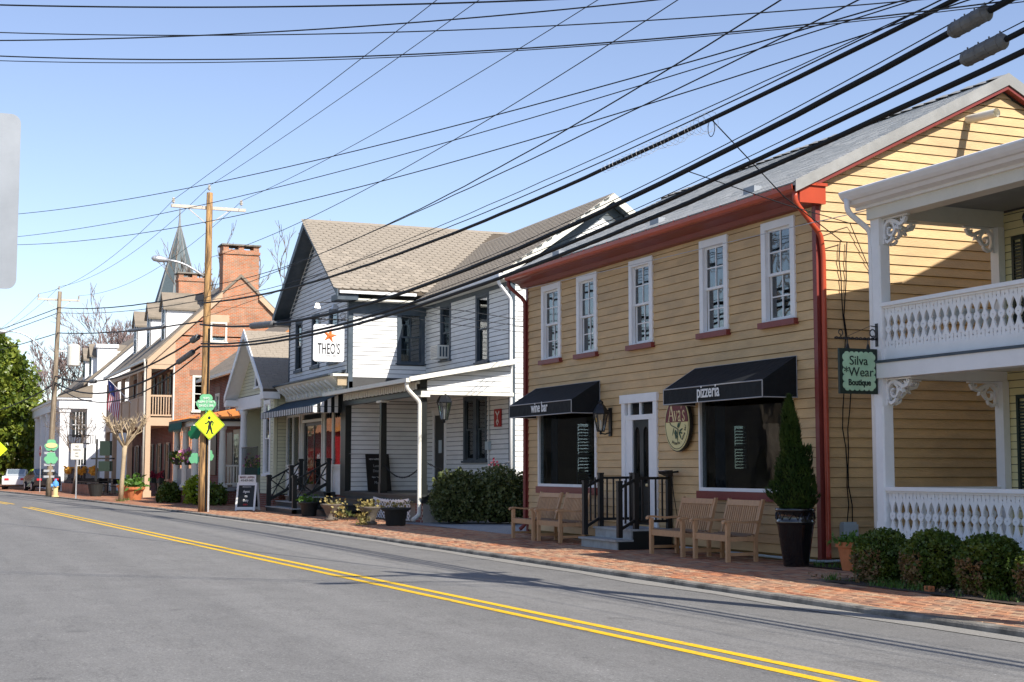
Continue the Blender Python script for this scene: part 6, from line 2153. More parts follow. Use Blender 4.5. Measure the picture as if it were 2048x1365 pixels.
for (u0, u1, z0, z1) in fo:
    sash_window(tv, wt2, u0, u1, z0, z1, M['tan_paint'], M['tan_paint'], M['glass_dark'], .1, 2, 2, M['tan_paint'], .08)
    for u in (u0 - .4, u1):
        boxes([(wt2.p(u + .02, z0 + .05, .03), wt2.p(u + .38, z1 - .05, .07))]).build('shutter', M['black_paint'], tv)
sash_window(tv, wt, *th_[0], M['white_warm'], M['white_warm'], M['glass'], .1, 2, 2, M['white_warm'], .08)
boxes([(wt.p(.8, 6.45, .02), wt.p(2.15, 6.75, -.05))]).build('lintel', M['stone_lintel'], tv)
sash_window(tv, wt, 1.85, 2.75, 8.3, 9.35, M['white_warm'], M['white_warm'], M['glass'], .1, 1, 1, M['white_warm'], .06)
boxes([(wt.p(1.75, 9.35, .02), wt.p(2.85, 9.75, -.05))]).build('lintel', M['tan_paint'], tv)
# roof with dormers
m = MB()
m.prism([(TX0 - .2, 11.5, 7.25), (TX0 - .2, TRY, 12.02), (TX0 - .2, TRY, 11.85), (TX0 - .2, 11.5, 7.1)], (TX1 - TX0 + .3, 0, 0))
m.prism([(TX0 - .2, 20.6, 8.15), (TX0 - .2, TRY, 12.02), (TX0 - .2, TRY, 11.85), (TX0 - .2, 20.6, 7.98)], (TX1 - TX0 + .3, 0, 0))
trf = m.build('roof', M['slate_roof'], tv)
m = MB()
m.prism([(TX1 + .1, 11.6, 7.22), (TX1 + .1, TRY - 1.0, 11.0), (TX1 + .1, TRY - 1.0, 10.65), (TX1 + .1, 11.6, 6.87)], (.05, 0, 0))
m.prism([(TX1 + .1, TRY + 1.0, 11.0), (TX1 + .1, 20.5, 8.1), (TX1 + .1, 20.5, 7.8), (TX1 + .1, TRY + 1.0, 10.65)], (.05, 0, 0))
m.build('rake_board', M['tan_paint'], tv)
m = MB(); m.prism([(TX1 + .02, 11.75, 7.2), (TX1 + .02, TY + .02, 8.45), (TX1 + .02, TY + .02, 7.0), (TX1 + .02, 11.75, 7.0)], (-.1, 0, 0)); m.build('gallery_gable', M['tan_paint'], tv)
for x in (-80.9, -86.2, -91.5):
    y0 = 12.9
    zb_, zt2 = 8.45, 10.35
    yb_ = 15.2
    m = MB()
    m.prism([(x + .62, y0, zb_), (x + .62, yb_, zt2 + .15), (x + .62, y0, zt2 + .0)], (-.06, 0, 0)); m.prism([(x - .56, y0, zb_), (x - .56, yb_, zt2 + .15), (x - .56, y0, zt2)], (-.06, 0, 0))
    m.box((x - .62, y0 - .02, zb_), (x - .42, y0 + .05, zt2)); m.box((x + .42, y0 - .02, zb_), (x + .62, y0 + .05, zt2)); m.box((x - .42, y0 - .018, zb_), (x + .42, y0 + .05, zb_ + .15))
    m.prism([(x - .62, y0 - .02, zt2), (x + .62, y0 - .02, zt2), (x, y0 - .02, zt2 + .75)], (0, .07, 0))
    d = m.build('dormer', M['white'], tv)
    m = MB()
    for s_ in (1, -1):
        m.prism([(x + s_ * .78, y0 - .15, zt2 - .08), (x, y0 - .15, zt2 + .86), (x, y0 - .15, zt2 + .76), (x + s_ * .78, y0 - .15, zt2 - .18)], (0, 3.2, 0))
    m.build('dormer_roof', M['slate_roof'], d)
    boxes([((x - .42, y0 + .0, zb_ + .15), (x + .42, y0 + .01, zt2))]).build('pane', M['glass_dark'], d)
    boxes([((x - .42, y0 - .01, zb_ + .98), (x + .42, y0 + .03, zb_ + 1.06)), ((x - .02, y0 - .008, zb_ + .15), (x + .02, y0 + .03, zt2))]).build('muntin', M['white'], d)
# chimneys
def chimney(x0, x1, y0, y1, z0, z1):
    m = MB(); m.box((x0, y0, z0), (x1, y1, z1 - .55))
    m.box((x0 - .06, y0 - .06, z1 - .55), (x1 + .06, y1 + .06, z1 - .40)); m.box((x0 - .0, y0 - .0, z1 - .40), (x1 + .0, y1 + .0, z1 - .3))
    o = m.build('chimney', M['brick_x'], tv)
    m = MB()
    for f in (0, .5, 1):
        y = y0 + (y1 - y0 - .3) * f
        m.box((x0, y, z1 - .3), (x1, y + .3, z1 - .08))
    m.build('chimney_pier', M['brick_x'], o)
    boxes([((x0 - .1, y0 - .1, z1 - .08), (x1 + .1, y1 + .1, z1))]).build('cap', M['kerb'], o)
chimney(TX1 - .95, TX1 + .01, 15.52, 17.48, 10.6, 13.65)
chimney(-93.2, -92.2, 15.6, 17.6, 10.6, 13.9)
m = MB(); m.prism([(TX1 + .012, 15.2, 10.2), (TX1 + .012, 15.55, 11.3), (TX1 + .012, 17.45, 11.3), (TX1 + .012, 17.8, 10.2)], (-.3, 0, 0)); m.build('chimney_base', M['brick_x'], tv)
# two-storey gallery
boxes([((TX0, GY - .1, 3.75), (TX1 - .0, TY, 4.18))]).build('gallery_floor', M['tan_paint'], tv)
boxes([((TX0, GY - .05, 6.75), (TX1, GY + .15, 7.05)), ((TX1 - .2, GY + .15, 6.75), (TX1, TY, 7.05))]).build('gallery_beam', M['tan_paint'], tv)
boxes([((TX0, GY + .1, 7.0), (TX1 - .2, TY, 7.06))]).build('gallery_ceiling', M['white_warm'], tv)
boxes([((TX0 - .2, 11.42, 7.12), (TX1 + .1, 11.55, 7.26))]).build('gutter', M['white_warm'], tv)
for i in range(6):
    x = TX1 - .12 - i * 3.28
    boxes([((x - .11, GY - .1, 4.18), (x + .11, GY + .12, 6.75))]).build('gallery_post', M['tan_paint'], tv)
    if i == 0:
        boxes([((x - .13, GY - .12, .35), (x + .13, GY + .14, 3.75)), ((x - .2, GY - .2, 0), (x + .2, GY + .22, .35))]).build('gallery_post', M['tan_paint'], tv)
    elif i in (2, 4, 5):
        boxes([((x - .13, GY - .12, 0), (x + .13, GY + .14, 3.75))]).build('gallery_post', M['tan_paint'], tv)
    if i < 5:
        boxes([((x - 3.17, GY - .04, 4.2), (x - .11, GY + .04, 5.3)), ((x - 3.17, GY - .07, 5.3), (x - .11, GY + .07, 5.38))]).build('gallery_panel', M['tan_paint'], tv)
m = boxes([((TX1 - .15, GY + .12, 5.28), (TX1 - .05, TY, 5.38)), ((TX1 - .14, GY + .12, 4.26), (TX1 - .06, TY, 4.34))])
for i in range(8):
    m.box((TX1 - .13, GY + .22 + i * .14, 4.34), (TX1 - .07, GY + .27 + i * .14, 5.28))
m.build('gallery_railing', M['tan_paint'], tv)
MB().tube([(TX1 + .05, TY - .04, 7.0), (TX1 + .05, TY - .04, 3.7)], .05, 8).build('downspout', M['white_warm'], tv)
downspout(tv, [(TX1 + .05, 11.48, 7.15), (TX1 + .05, 11.48, 6.95), (TX1 - .1, GY - .2, 6.6), (TX1 - .1, GY - .2, 6.3), (TX1 - .1, GY - .2, .4)], .05, M['white_warm'])
for u in (-80.6, -83.3):
    m = MB(); leaves(m, [(u + rr.uniform(-.45, .45), TY - .2 + rr.uniform(-.1, .1), 1.05 + rr.gauss(0, .1)) for _ in range(120)], .14, rr)
    wbx = m.build('window_box', M['petal_red'], tv)
    boxes([((u - .5, TY - .32, .7), (u + .5, TY - .06, .98))]).build('trough', M['sign_dark'], wbx)

# ------------------------------------------------------------------ white columned inn
inn_ = thing('white_columned_inn', 'white inn with tall square columns beyond the brick tavern', 'building', (-108, 13, 0))
IX, IY = -102.0, 9.55
boxes([((IX - 22, IY + 2.3, 0), (IX - .4, 19, 6.0)), ((IX - .5, IY + 2.0, 0), (IX - .1, 11.6, 6.0))]).build('wall', M['white'], inn_)
m = MB(); m.prism([(IX, 11.3, 0), (IX, 19.6, 0), (IX, 19.6, 8.6), (IX, 15.5, 11.2), (IX, 11.3, 7.4)], (-18, 0, 0)); m.build('gable_wall', M['white'], inn_)
m = MB()
m.prism([(IX + .15, 11.0, 7.3), (IX + .15, 15.5, 11.35), (IX + .15, 15.5, 11.15), (IX + .15, 11.0, 7.1)], (-18.3, 0, 0)); m.prism([(IX + .15, 20, 8.3), (IX + .15, 15.5, 11.35), (IX + .15, 15.5, 11.15), (IX + .15, 20, 8.1)], (-18.3, 0, 0))
m.build('roof', M['slate_roof'], inn_)
for x in (-103.6, -107.4):
    m = MB(); m.prism([(x + .7, 11.6, 7.7), (x + .7, 13.6, 9.6), (x + .7, 11.6, 9.4)], (-1.4, 0, 0)); d = m.build('dormer', M['white'], inn_)
    m = MB()
    for s_ in (1, -1): m.prism([(x + s_ * .9, 11.45, 9.25), (x, 11.45, 10.1), (x, 11.45, 9.98), (x + s_ * .9, 11.45, 9.13)], (0, 2.6, 0))
    m.build('dormer_roof', M['slate_roof'], d)
    boxes([((x - .4, 11.56, 8.0), (x + .4, 11.59, 9.2))]).build('pane', M['glass_dark'], d)
boxes([((IX - 1.2, 11.9, 8.0), (IX - .2, 13.2, 9.9)), ((IX - 1.3, 11.8, 9.75), (IX - .1, 13.3, 10.0))]).build('chimney', M['white'], inn_)
boxes([((IX - 22.5, IY - .1, 5.55), (IX + .04, 11.6, 6.15)), ((IX - 22.6, IY - .25, 6.15), (IX + .15, 11.6, 6.3))]).build('entablature', M['white'], inn_)
m = MB(); m.prism([(IX + .2, IY - .3, 6.3), (IX + .2, 11.6, 7.2), (IX + .2, 11.6, 6.3)], (-22.8, 0, 0)); m.build('portico_roof', M['slate_roof'], inn_)
for i in range(5):
    x = IX - .4 - i * 5.0
    boxes([((x - .3, IY, 0), (x + .3, IY + .6, 5.55)), ((x - .36, IY - .06, 5.3), (x + .36, IY + .66, 5.5)), ((x - .36, IY - .06, 0), (x + .36, IY + .66, .3))]).build('column', M['white'], inn_)
wi = Wall((IX - .098, IY + .8), (0, 1), (1, 0))
for (u0, u1, z0, z1) in ((.0, .85, 3.6, 5.3), (1.15, 2.0, 4.1, 5.3), (.25, .95, .5, 2.9), (1.1, 1.85, .5, 2.9)):
    boxes([(wi.p(u0, z0, .01), wi.p(u1, z1, .03))]).build('window', M['black_paint'], inn_)
    m = MB()
    for k_ in range(1, 4): m.box(wi.p(u0 + (u1 - u0) * k_ / 4 - .02, z0, .032), wi.p(u0 + (u1 - u0) * k_ / 4 + .02, z1, .045))
    m.box(wi.p(u0, (z0 + z1) / 2 - .02, .034), wi.p(u1, (z0 + z1) / 2 + .02, .047))
    m.build('muntin', M['white'], inn_)
m = MB()
m.bar((IX + .02, IY + .5, 3.75), (IX + .02, 11.5, 3.75), .06, .06); m.bar((IX + .02, IY + .5, 3.2), (IX + .02, 11.5, 3.2), .06, .06)
for i in range(12): m.box((IX, IY + .55 + i * .16, 3.2), (IX + .04, IY + .58 + i * .16, 3.75))
m.build('balcony_railing', M['black_iron'], inn_)

# ------------------------------------------------------------------ church steeple behind
sp = thing('church_steeple', 'slender grey slate church steeple rising behind the brick tavern', 'steeple', (-121, 20.5, 0))
m = MB(); m.box((-123.4, 18.1, 0), (-118.6, 22.9, 13.0)); m.build('tower', M['brick_dark'], sp)
n = 8
m = MB()
cx, cy = -121.0, 20.45
base = [(cx + 2.5 * cos(2 * pi * (k_ + .5) / n), cy + 2.5 * sin(2 * pi * (k_ + .5) / n), 13.0) for k_ in range(n)]
m.add(base + [(cx, cy, 21.9)], [(k_, (k_ + 1) % n, n) for k_ in range(n)] + [tuple(range(n - 1, -1, -1))])
spo = m.build('spire', M['steeple_slate'], sp)
m = MB()
for b_ in base: m.tube([b_, (cx, cy, 21.9)], [.07, .05], 4)
m.build('hip_ridge', M['grey_trim'], spo)
MB().tube([(cx, cy, 21.0), (cx, cy, 22.2), (cx, cy, 23.6)], [.16, .08, .015], 6).build('finial', M['grey_trim'], sp)

# ------------------------------------------------------------------ benches
def make_bench(label, loc):
    t = thing('garden_bench', label, 'bench', loc, 'teak benches in front of the yellow house')
    wd, dp = 1.15, .62                                   # local: x along the seat, -y to the street
    h = wd / 2
    sl_ = .16                                            # backrest lean
    lg = boxes([((-.032, -.032, 0), (.032, .032, .63))]).mesh('leg', M['teak'])
    for s_ in (-1, 1):
        place('leg', lg, t, (s_ * (h - .035), -dp / 2 + .035, 0))
        m = MB()
        x = s_ * (h - .035)
        m.hexa([(x - .03, dp / 2 - .1, 0), (x + .03, dp / 2 - .1, 0), (x + .03, dp / 2 - .04, 0), (x - .03, dp / 2 - .04, 0), (x - .03, dp / 2 - .1, .42), (x + .03, dp / 2 - .1, .42), (x + .03, dp / 2 - .04, .42), (x - .03, dp / 2 - .04, .42)])
        m.hexa([(x - .03, dp / 2 - .1, .42), (x + .03, dp / 2 - .1, .42), (x + .03, dp / 2 - .04, .42), (x - .03, dp / 2 - .04, .42), (x - .028, dp / 2 + .06, 1.0), (x + .028, dp / 2 + .06, 1.0), (x + .028, dp / 2 + .11, 1.0), (x - .028, dp / 2 + .11, 1.0)])
        m.build('back_leg', M['teak'], t, local=True)
        m = MB()                                         # curved arm
        pr = [(-dp / 2 - .06, .63), (-dp / 2 - .03, .655), (-dp / 2 + .06, .66), (0, .635), (dp / 2 - .02, .645)]
        for (ya, za), (yb, zb) in zip(pr, pr[1:]):
            m.hexa([(x - .04, ya, za - .02), (x + .04, ya, za - .02), (x + .04, yb, zb - .02), (x - .04, yb, zb - .02), (x - .04, ya, za + .015), (x + .04, ya, za + .015), (x + .04, yb, zb + .015), (x - .04, yb, zb + .015)])
        m.build('arm', M['teak'], t, local=True)
        boxes([((x - .02, -dp / 2 + .06, .33), (x + .02, dp / 2 - .08, .40)), ((x - .018, -dp / 2 + .06, .10), (x + .018, dp / 2 - .08, .15))]).build('side_rail', M['teak'], t, local=True)
    boxes([((-h + .065, -dp / 2 + .015, .33), (h - .065, -dp / 2 + .05, .43))]).build('front_rail', M['teak'], t, local=True)
    m = MB()
    y0, y1 = dp / 2 + .05, dp / 2 + .09
    m.hexa([(-h + .06, y0 - .03, .89), (h - .06, y0 - .03, .89), (h - .06, y1 - .03, .89), (-h + .06, y1 - .03, .89), (-h + .06, y0 - .005, .98), (h - .06, y0 - .005, .98), (h - .06, y1 - .005, .98), (-h + .06, y1 - .005, .98)])
    m.build('top_rail', M['teak'], t, local=True)
    sm_ = MB()
    sm_.hexa([(-.016, dp / 2 - .085, .42), (.016, dp / 2 - .085, .42), (.016, dp / 2 - .065, .42), (-.016, dp / 2 - .065, .42), (-.016, dp / 2 + .035, .895), (.016, dp / 2 + .035, .895), (.016, dp / 2 + .055, .895), (-.016, dp / 2 + .055, .895)])
    sme = sm_.mesh('slat', M['teak'])
    n = 15
    for i in range(n):
        place('slat', sme, t, (-h + .1 + (wd - .2) * i / (n - 1), 0, 0))
    n = 7
    for i in range(n):
        y = -dp / 2 + .08 + (dp - .2) * i / (n - 1)
        z = .425 - .03 * sin(pi * i / (n - 1))
        boxes([((-h + .03, y - .03, z), (h - .03, y + .03, z + .02))]).build('seat_slat', M['teak_dark'], t, local=True)
    return t


b0 = make_bench('leftmost teak bench, left of the door steps under the wine bar window', (-28.58, 12.45, 0))
copy_tree(b0, (-27.33, 12.5, 0), 0.0, 'teak bench directly left of the door steps, partly behind the black railing')
copy_tree(b0, (-22.35, 12.5, 0), 0.02, 'teak bench directly right of the door steps, below the oval sign')
copy_tree(b0, (-20.87, 12.52, 0), -.02, 'rightmost teak bench, beside the black glazed planter')

# ------------------------------------------------------------------ plants in pots
tp = thing('topiary_planter', 'tall black glazed pot holding a pointed arborvitae beside the pizzeria window', 'planter', (-19.13, 12.72, 0))
c = (-19.13, 12.72)
MB().lathe(c, [(.185, 0), (.195, .02), (.28, .62), (.295, .66), (.31, .68), (.295, .70), (.295, .84), (.31, .85), (.31, .89), (.275, .89), (.26, .82)], 28, True).build('pot', M['glaze'], tp, smooth=True)
m = MB()
for k_ in range(14):
    a0, a1 = 2 * pi * k_ / 14, 2 * pi * (k_ + 1) / 14
    am = (a0 + a1) / 2
    r_ = .30
    m.tube([(c[0] + r_ * cos(a0), c[1] + r_ * sin(a0), .72), (c[0] + r_ * cos(am), c[1] + r_ * sin(am), .82), (c[0] + r_ * cos(a1), c[1] + r_ * sin(a1), .72)], .008, 4)
m.build('relief_band', M['glaze'], tp)
rr = random.Random(5)
m = MB()
pts = []
for _ in range(9000):
    f = rr.random() ** 1.25
    z = .88 + 1.72 * f
    rm = .35 * (1 - f) ** .62 * (.55 + .45 * min(1, f / .12)) * (1 + .12 * sin(9 * f + 1)) + .015
    a = rr.uniform(0, 2 * pi)
    rm *= 1 + .13 * sin(3 * a + 9 * f) + .08 * sin(7 * a - 17 * f) + .07 * sin(26 * f + a)
    sx_ = sy_ = 0
    if f > .56:
        rm *= .66; sx_, sy_ = -.022, -.055
    r_ = rm * (1 - .35 * rr.random() ** 2)
    pts.append((c[0] + sx_ + r_ * cos(a), c[1] + sy_ + r_ * sin(a), z))
for p in pts:                                            # upswept sprays
    a = atan2(p[1] - c[1], p[0] - c[0]) + rr.gauss(0, .8)
    d = Vector((cos(a) * .6, sin(a) * .6, .8 + rr.gauss(0, .3))).normalized() * .07 * rr.uniform(.6, 1.4)
    q = Vector((-sin(a), cos(a), 0)) * .016
    P = V3(p); n = len(m.v)
    m.v.extend([tuple(P - q), tuple(P + q), tuple(P + d)]); m.f.append((n, n + 1, n + 2))
m.build('foliage', M['cypress_leaf'], tp)
MB().lathe(c, [(.22, .9), (.25, 1.2), (.15, 1.7), (.05, 2.1), (.01, 2.3)], 10).build('dark_core', mat('dark topiary core', (0.010, 0.018, 0.006), .9, .3, 9), tp)  # near-black solid core behind the sprays
MB().tube([(c[0], c[1], .8), (c[0], c[1], 1.4)], .03, 6).build('trunk', M['bark'], tp)


def boxwood_mesh(seed, brown):
    rr = random.Random(seed)
    m, mb_ = MB(), MB()
    for _ in range(7600):
        a = rr.uniform(0, 2 * pi); u = rr.uniform(-1, 1)
        sr = sqrt(max(0, 1 - u * u * (1 if u > 0 else .45)))
        lump = 1 + .055 * sin(5 * a + seed) * sr + .045 * sin(4 * u * 3 + a * 2 + seed) + .03 * sin(9 * a - 7 * u)
        k_ = (1 - .16 * rr.random() ** 2) * lump
        x, y, z = .40 * sr * cos(a) * k_, .40 * sr * sin(a) * k_, .33 + .35 * u * k_ * (1 if u > 0 else .88)
        if z < .015: continue
        tgt = m
        if brown and u < .25 and abs(((a - brown + pi) % (2 * pi)) - pi) < .75 and rr.random() < .7: tgt = mb_
        leaves(tgt, [(x, y, z)], .042, rr, asp=.42)
    return m.mesh('foliage', M['box_leaf']), mb_.mesh('browned_leaves', M['box_brown'])


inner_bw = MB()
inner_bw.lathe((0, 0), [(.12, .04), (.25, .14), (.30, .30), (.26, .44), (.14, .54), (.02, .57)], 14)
inner_me = inner_bw.mesh('dark_core', mat('dark shrub core', (0.012, 0.016, 0.007), .95, .3, 9))  # near-black solid core filling the bush behind its leaves
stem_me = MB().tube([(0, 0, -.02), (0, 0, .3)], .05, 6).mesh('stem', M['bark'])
bw = [boxwood_mesh(s, b_) for s, b_ in ((1, 4.75), (2, 4.45), (3, 4.6))]
for i, (x, lb) in enumerate(((-16.05, 'leftmost clipped boxwood ball, browned at its lower left, beside the terracotta pot'),
                             (-15.02, 'second clipped boxwood ball from the left, in front of the white porch'),
                             (-14.0, 'third clipped boxwood ball from the left, with a small brick lying beside it'),
                             (-12.95, 'rightmost clipped boxwood ball, cut off by the picture edge'))):
    t = thing('boxwood_ball', lb, 'shrub', (x, 12.05, 0), 'clipped boxwood balls in the porch bed', rz=0)
    fm, bmw = bw[i % 3]
    sc = (1, 1.04, 1.03, 1)[i]
    for nm, me in (('foliage', fm), ('browned_leaves', bmw), ('dark_core', inner_me), ('stem', stem_me)):
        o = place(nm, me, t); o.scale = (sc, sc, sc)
boxes([((-14.62, 11.56, 0), (-14.52, 11.64, .07))]).build('loose_brick', M['terracotta'], label='single loose brick lying between the boxwood balls', cat='brick')


def flower_pot(name, label, loc, r, h, mt, plant=None, pm=None, n=200, spread=1.0, ph=.2, size=.1):
    t = thing(name, label, 'flower pot', loc)
    MB().lathe((0, 0), [(r * .68, 0), (r * .93, h * .80), (r * .95, h * .80), (r * 1.06, h * .81), (r * 1.08, h), (r * .95, h), (r * .9, h * .88)], 20).build('pot', mt, t, local=True, smooth=False)
    MB().lathe((0, 0), [(.01, h * .9), (r * .92, h * .9)], 16, False).build('potting_soil', M['soil'], t, local=True)
    if pm:
        rr = random.Random(hash(name) % 1000 + n)
        m = MB(); leaves(m, [(rr.gauss(0, r * .45 * spread), rr.gauss(0, r * .45 * spread), h * .95 + abs(rr.gauss(0, ph))) for _ in range(n)], size, rr, asp=.25)
        m.build('leaves', pm, t, local=True)
    return t


flower_pot('terracotta_pot', 'terracotta pot with low green plant at the corner of the yellow house', (-18.05, 13.0, 0), .24, .42, M['terracotta'], None, M['grass_leaf'], 350, 1.2, .05, .09)
flower_pot('tavern_pot', 'big terracotta pot of daffodil leaves beside the pale pollarded tree', (-71.6, 10.2, 0), .48, .62, M['terracotta'], None, M['grass_leaf'], 220, 1.0, .22, .3)
for i, (x, y, lb) in enumerate(((-74.5, 10.5, 'terracotta pot in shade behind the pale pollarded tree'), (-77.0, 10.6, 'farther terracotta pot in shade left of the pollarded tree'))):
    flower_pot('tavern_pot', lb, (x, y, 0), .5, .65, M['terracotta'], None, M['box_leaf'], 120, 1.0, .12, .2)

rr = random.Random(17)
def urn(label, loc, prof, mt, pm=None, n=200, hang=0.0, side=(0, 0), size=.09, spread=.2, top=.5):
    t = thing('urn', label, 'urn', loc)
    MB().lathe((0, 0), prof, 20).build('bowl', mt, t, local=True, smooth=True)
    if pm:
        m = MB()
        pts = []
        for _ in range(n):
            f = rr.random()
            dx, dy = side[0] * f * hang + rr.gauss(0, spread * (.5 + .5 * (1 - f))), side[1] * f * hang + rr.gauss(0, spread * (.5 + .5 * (1 - f)))
            pts.append((dx, dy, max(.03, top + .1 * (1 - f) - hang * 1.1 * f ** 1.5 + rr.gauss(0, .05))))
        leaves(m, pts, size, rr)
        m.build('trailing_leaves', pm, t, local=True)
    return t


tub = [(.21, 0), (.23, .03), (.24, .18), (.26, .2), (.27, .34), (.35, .40), (.37, .45), (.33, .45), (.3, .40)]
bell = [(.18, 0), (.20, .05), (.13, .10), (.17, .2), (.21, .32), (.31, .44), (.33, .48), (.29, .48), (.24, .41)]
urn('dark tub with green plant at the foot of the entrance steps', (-45.1, 11.85, 0), tub, M['urn_dark'], M['grass_leaf'], 90, 0, (0, 0), .1, .18, .48)
urn('weathered stone urn with withered trailing plant below the porch steps', (-40.95, 11.42, 0), bell, M['urn_stone'], M['ivy_leaf'], 130, .35, (.8, .6), .08, .16, .5)
urn('stone urn overflowing with yellowed ivy near the lattice gate', (-37.75, 11.6, 0), bell, M['urn_stone'], M['ivy_leaf'], 300, .5, (.25, -.55), .085, .15, .5)
urn('black ribbed tub planter in front of the white lattice gate', (-36.75, 12.0, 0), [(.24, 0), (.26, .03), (.27, .18), (.29, .2), (.30, .36), (.39, .42), (.41, .47), (.37, .47), (.33, .42)], M['urn_dark'], M['ivy_leaf'], 60, 0, (0, 0), .08, .2, .5)
# spilled plant lying on the steps
m = MB(); leaves(m, [(-41.6 + rr.gauss(0, .35), 12.05 + rr.gauss(0, .05), .12 + abs(rr.gauss(0, .06))) for _ in range(120)], .09, rr)
m.build('trailing_vine', M['shrub_leaf'], label='withered vine trailing over the bottom porch step', cat='plant')

# ------------------------------------------------------------------ sandwich board
sb = thing('sandwich_board', 'white framed folding board with black panel standing by the entrance steps', 'sign', (-52.0, 11.4, 0))
# stands facing +X, slightly turned
yaw = radians(58)
sb.rotation_euler = (0, 0, yaw)
wd, hh = .74, 1.0
def panel(sgn):
    m = MB()
    def q(x, z, o):                                      # leaning panel; o = out of the face
        return (x, -sgn * (.05 + (1 - z / hh) * .22) - sgn * o, z)
    def slab(x0, x1, z0, z1, o0, o1):
        m.hexa([q(x0, z0, o1), q(x1, z0, o1), q(x1, z0, o0), q(x0, z0, o0), q(x0, z1, o1), q(x1, z1, o1), q(x1, z1, o0), q(x0, z1, o0)])
    h = wd / 2
    slab(-h, -h + .07, 0, hh, 0, .03); slab(h - .07, h, 0, hh, 0, .03); slab(-h + .07, h - .07, 0.03, .13, 0, .029); slab(-h + .07, h - .07, hh - .1, hh, 0, .029)
    m.build('frame', M['sign_white'], sb, local=True)
    m = MB()
    m.hexa([q(-h + .07, .13, .016), q(h - .07, .13, .016), q(h - .07, .13, .006), q(-h + .07, .13, .006), q(-h + .07, hh - .1, .016), q(h - .07, hh - .1, .016), q(h - .07, hh - .1, .006), q(-h + .07, hh - .1, .006)])
    m.build('panel', M['black_iron'], sb, local=True)
panel(1); panel(-1)
boxes([((-.33, -.09, hh + .0), (.33, -.06, hh + .27))]).build('rider_plate', M['sign_white'], sb, local=True)
tl_ = math.atan(.22)
for tx, sz, z, mt_, on in (('MARK LAPPEN', .105, hh + .15, 'maroon', 1), ('410-829-3603', .105, hh + .04, 'ink', 1), ('MEREDITH', .085, .82, 'ink_grey', 0), ('Agent', .125, .64, 'chalk', 0), ('on', .125, .48, 'chalk', 0), ('Duty', .125, .32, 'chalk', 0), ('OPEN', .075, .19, 'stop_red', 0)):
    me = text_mesh(tx, sz, M[mt_], .002, .8, .002)
    y = -.094 if on else -(.05 + (1 - z / hh) * .22) - .022
    place('lettering', me, sb, (0, y, z), (pi / 2 - (0 if on else tl_), 0, 0))

# ------------------------------------------------------------------ signs
pd = thing('pedestrian_sign', 'fluorescent yellow diamond pedestrian crossing sign on a steel post', 'sign', (-50.75, 9.75, 0))
boxes([((-50.80, 9.72, 0), (-50.74, 9.78, 3.2))]).build('post', M['steel'], pd)
RY90 = Matrix.Translation((-50.70, 9.74, 3.02)) @ Matrix.Rotation(pi / 2, 4, 'Z')
def diamond(s, r=.05):
    pts = rrect(-s, s, -s, s, r)
    return [((x - z) * .7071, (x + z) * .7071) for x, z in pts]
m = MB(); m.plate([diamond(.375, .04)], .006, RY90); m.build('sign_plate', M['fluor'], pd)
m = MB(); m.plate([diamond(.36, .035), diamond(.345, .03)], .003, Matrix.Translation((.004, 0, 0)) @ RY90); m.build('border_line', M['ink'], pd)
fig = strokes([([(.02, .12), (-.0, -.06)], [.12, .09]), ([(-.02, -.03), (-.03, -.16), (-.1, -.31)], [.08, .065, .05]), ([(.01, -.03), (.05, -.16), (.09, -.31)], [.08, .065, .05]),
               ([(-.02, .14), (-.1, .05), (-.17, .03)], [.05, .045, .035]), ([(.05, .14), (.12, .08), (.1, -.03)], [.05, .045, .035]), ([(-.13, -.31), (-.07, -.31)], .03), ([(.07, -.31), (.14, -.30)], .03)]) + [[ell(-.02, .24, .05, .055, 12)]]
m = MB()
for i, lp in enumerate(fig): m.plate(lp, .003 + .0002 * i, Matrix.Translation((.0045 + .0004 * i, 0, 0)) @ RY90)
m.build('walking_figure', M['ink'], pd)


def post_sign(name, label, cat, base, h, plate_pts, mt, zc, yaw, lines=(), rim=None):
    t = thing(name, label, cat, base, rz=yaw)
    boxes([((-.03, .01, 0), (.03, .05, h))]).build('post', M['steel'], t, local=True)
    m = MB(); m.plate([plate_pts], .008, Matrix.Translation((0, -.002, zc))); m.build('sign_plate', mt, t, local=True)
    for tx, sz, dz, mt_ in lines:
        place('lettering', text_mesh(tx, sz, M[mt_], .002, .8), t, (0, -.006, zc + dz), (pi / 2, 0, 0))
    return t


post_sign('parking_sign', 'grey rectangular parking sign on a leaning post left of the pollarded tree', 'sign', (-75.4, 7.9, 0), 2.6, rrect(-.3, .3, -.4, .4, .05), M['white_warm'], 2.35, radians(70), (('NO', .13, .2, 'ink'), ('PARKING', .11, .04, 'ink'), ('ANY', .1, -.12, 'ink'), ('TIME', .1, -.28, 'ink')))
octp = [(.38 * cos(pi / 8 + k_ * pi / 4), .38 * sin(pi / 8 + k_ * pi / 4)) for k_ in range(8)]
so_ = post_sign('stop_sign', 'red stop sign on a steel post left of the far utility pole', 'sign', (-96.8, 7.9, 0), 2.9, octp, M['chalk'], 2.6, radians(8))
m = MB(); m.plate([[(x * .93, z * .93) for x, z in octp]], .004, Matrix.Translation((0, -.006, 2.6))); m.build('sign_face', M['stop_red'], so_, local=True)
place('lettering', text_mesh('STOP', .27, M['chalk'], .002, .8, .004), so_, (0, -.012, 2.5), (pi / 2, 0, 0))
dm_ = [((x - z) * .7071, (x + z) * .7071) for x, z in rrect(-.45, .45, -.45, .45, .05)]
post_sign('warning_sign', 'fluorescent yellow diamond sign cut by the left picture edge', 'sign', (-112.5, 6.25, 0), 3.2, dm_, M['fluor'], 2.9, radians(80))
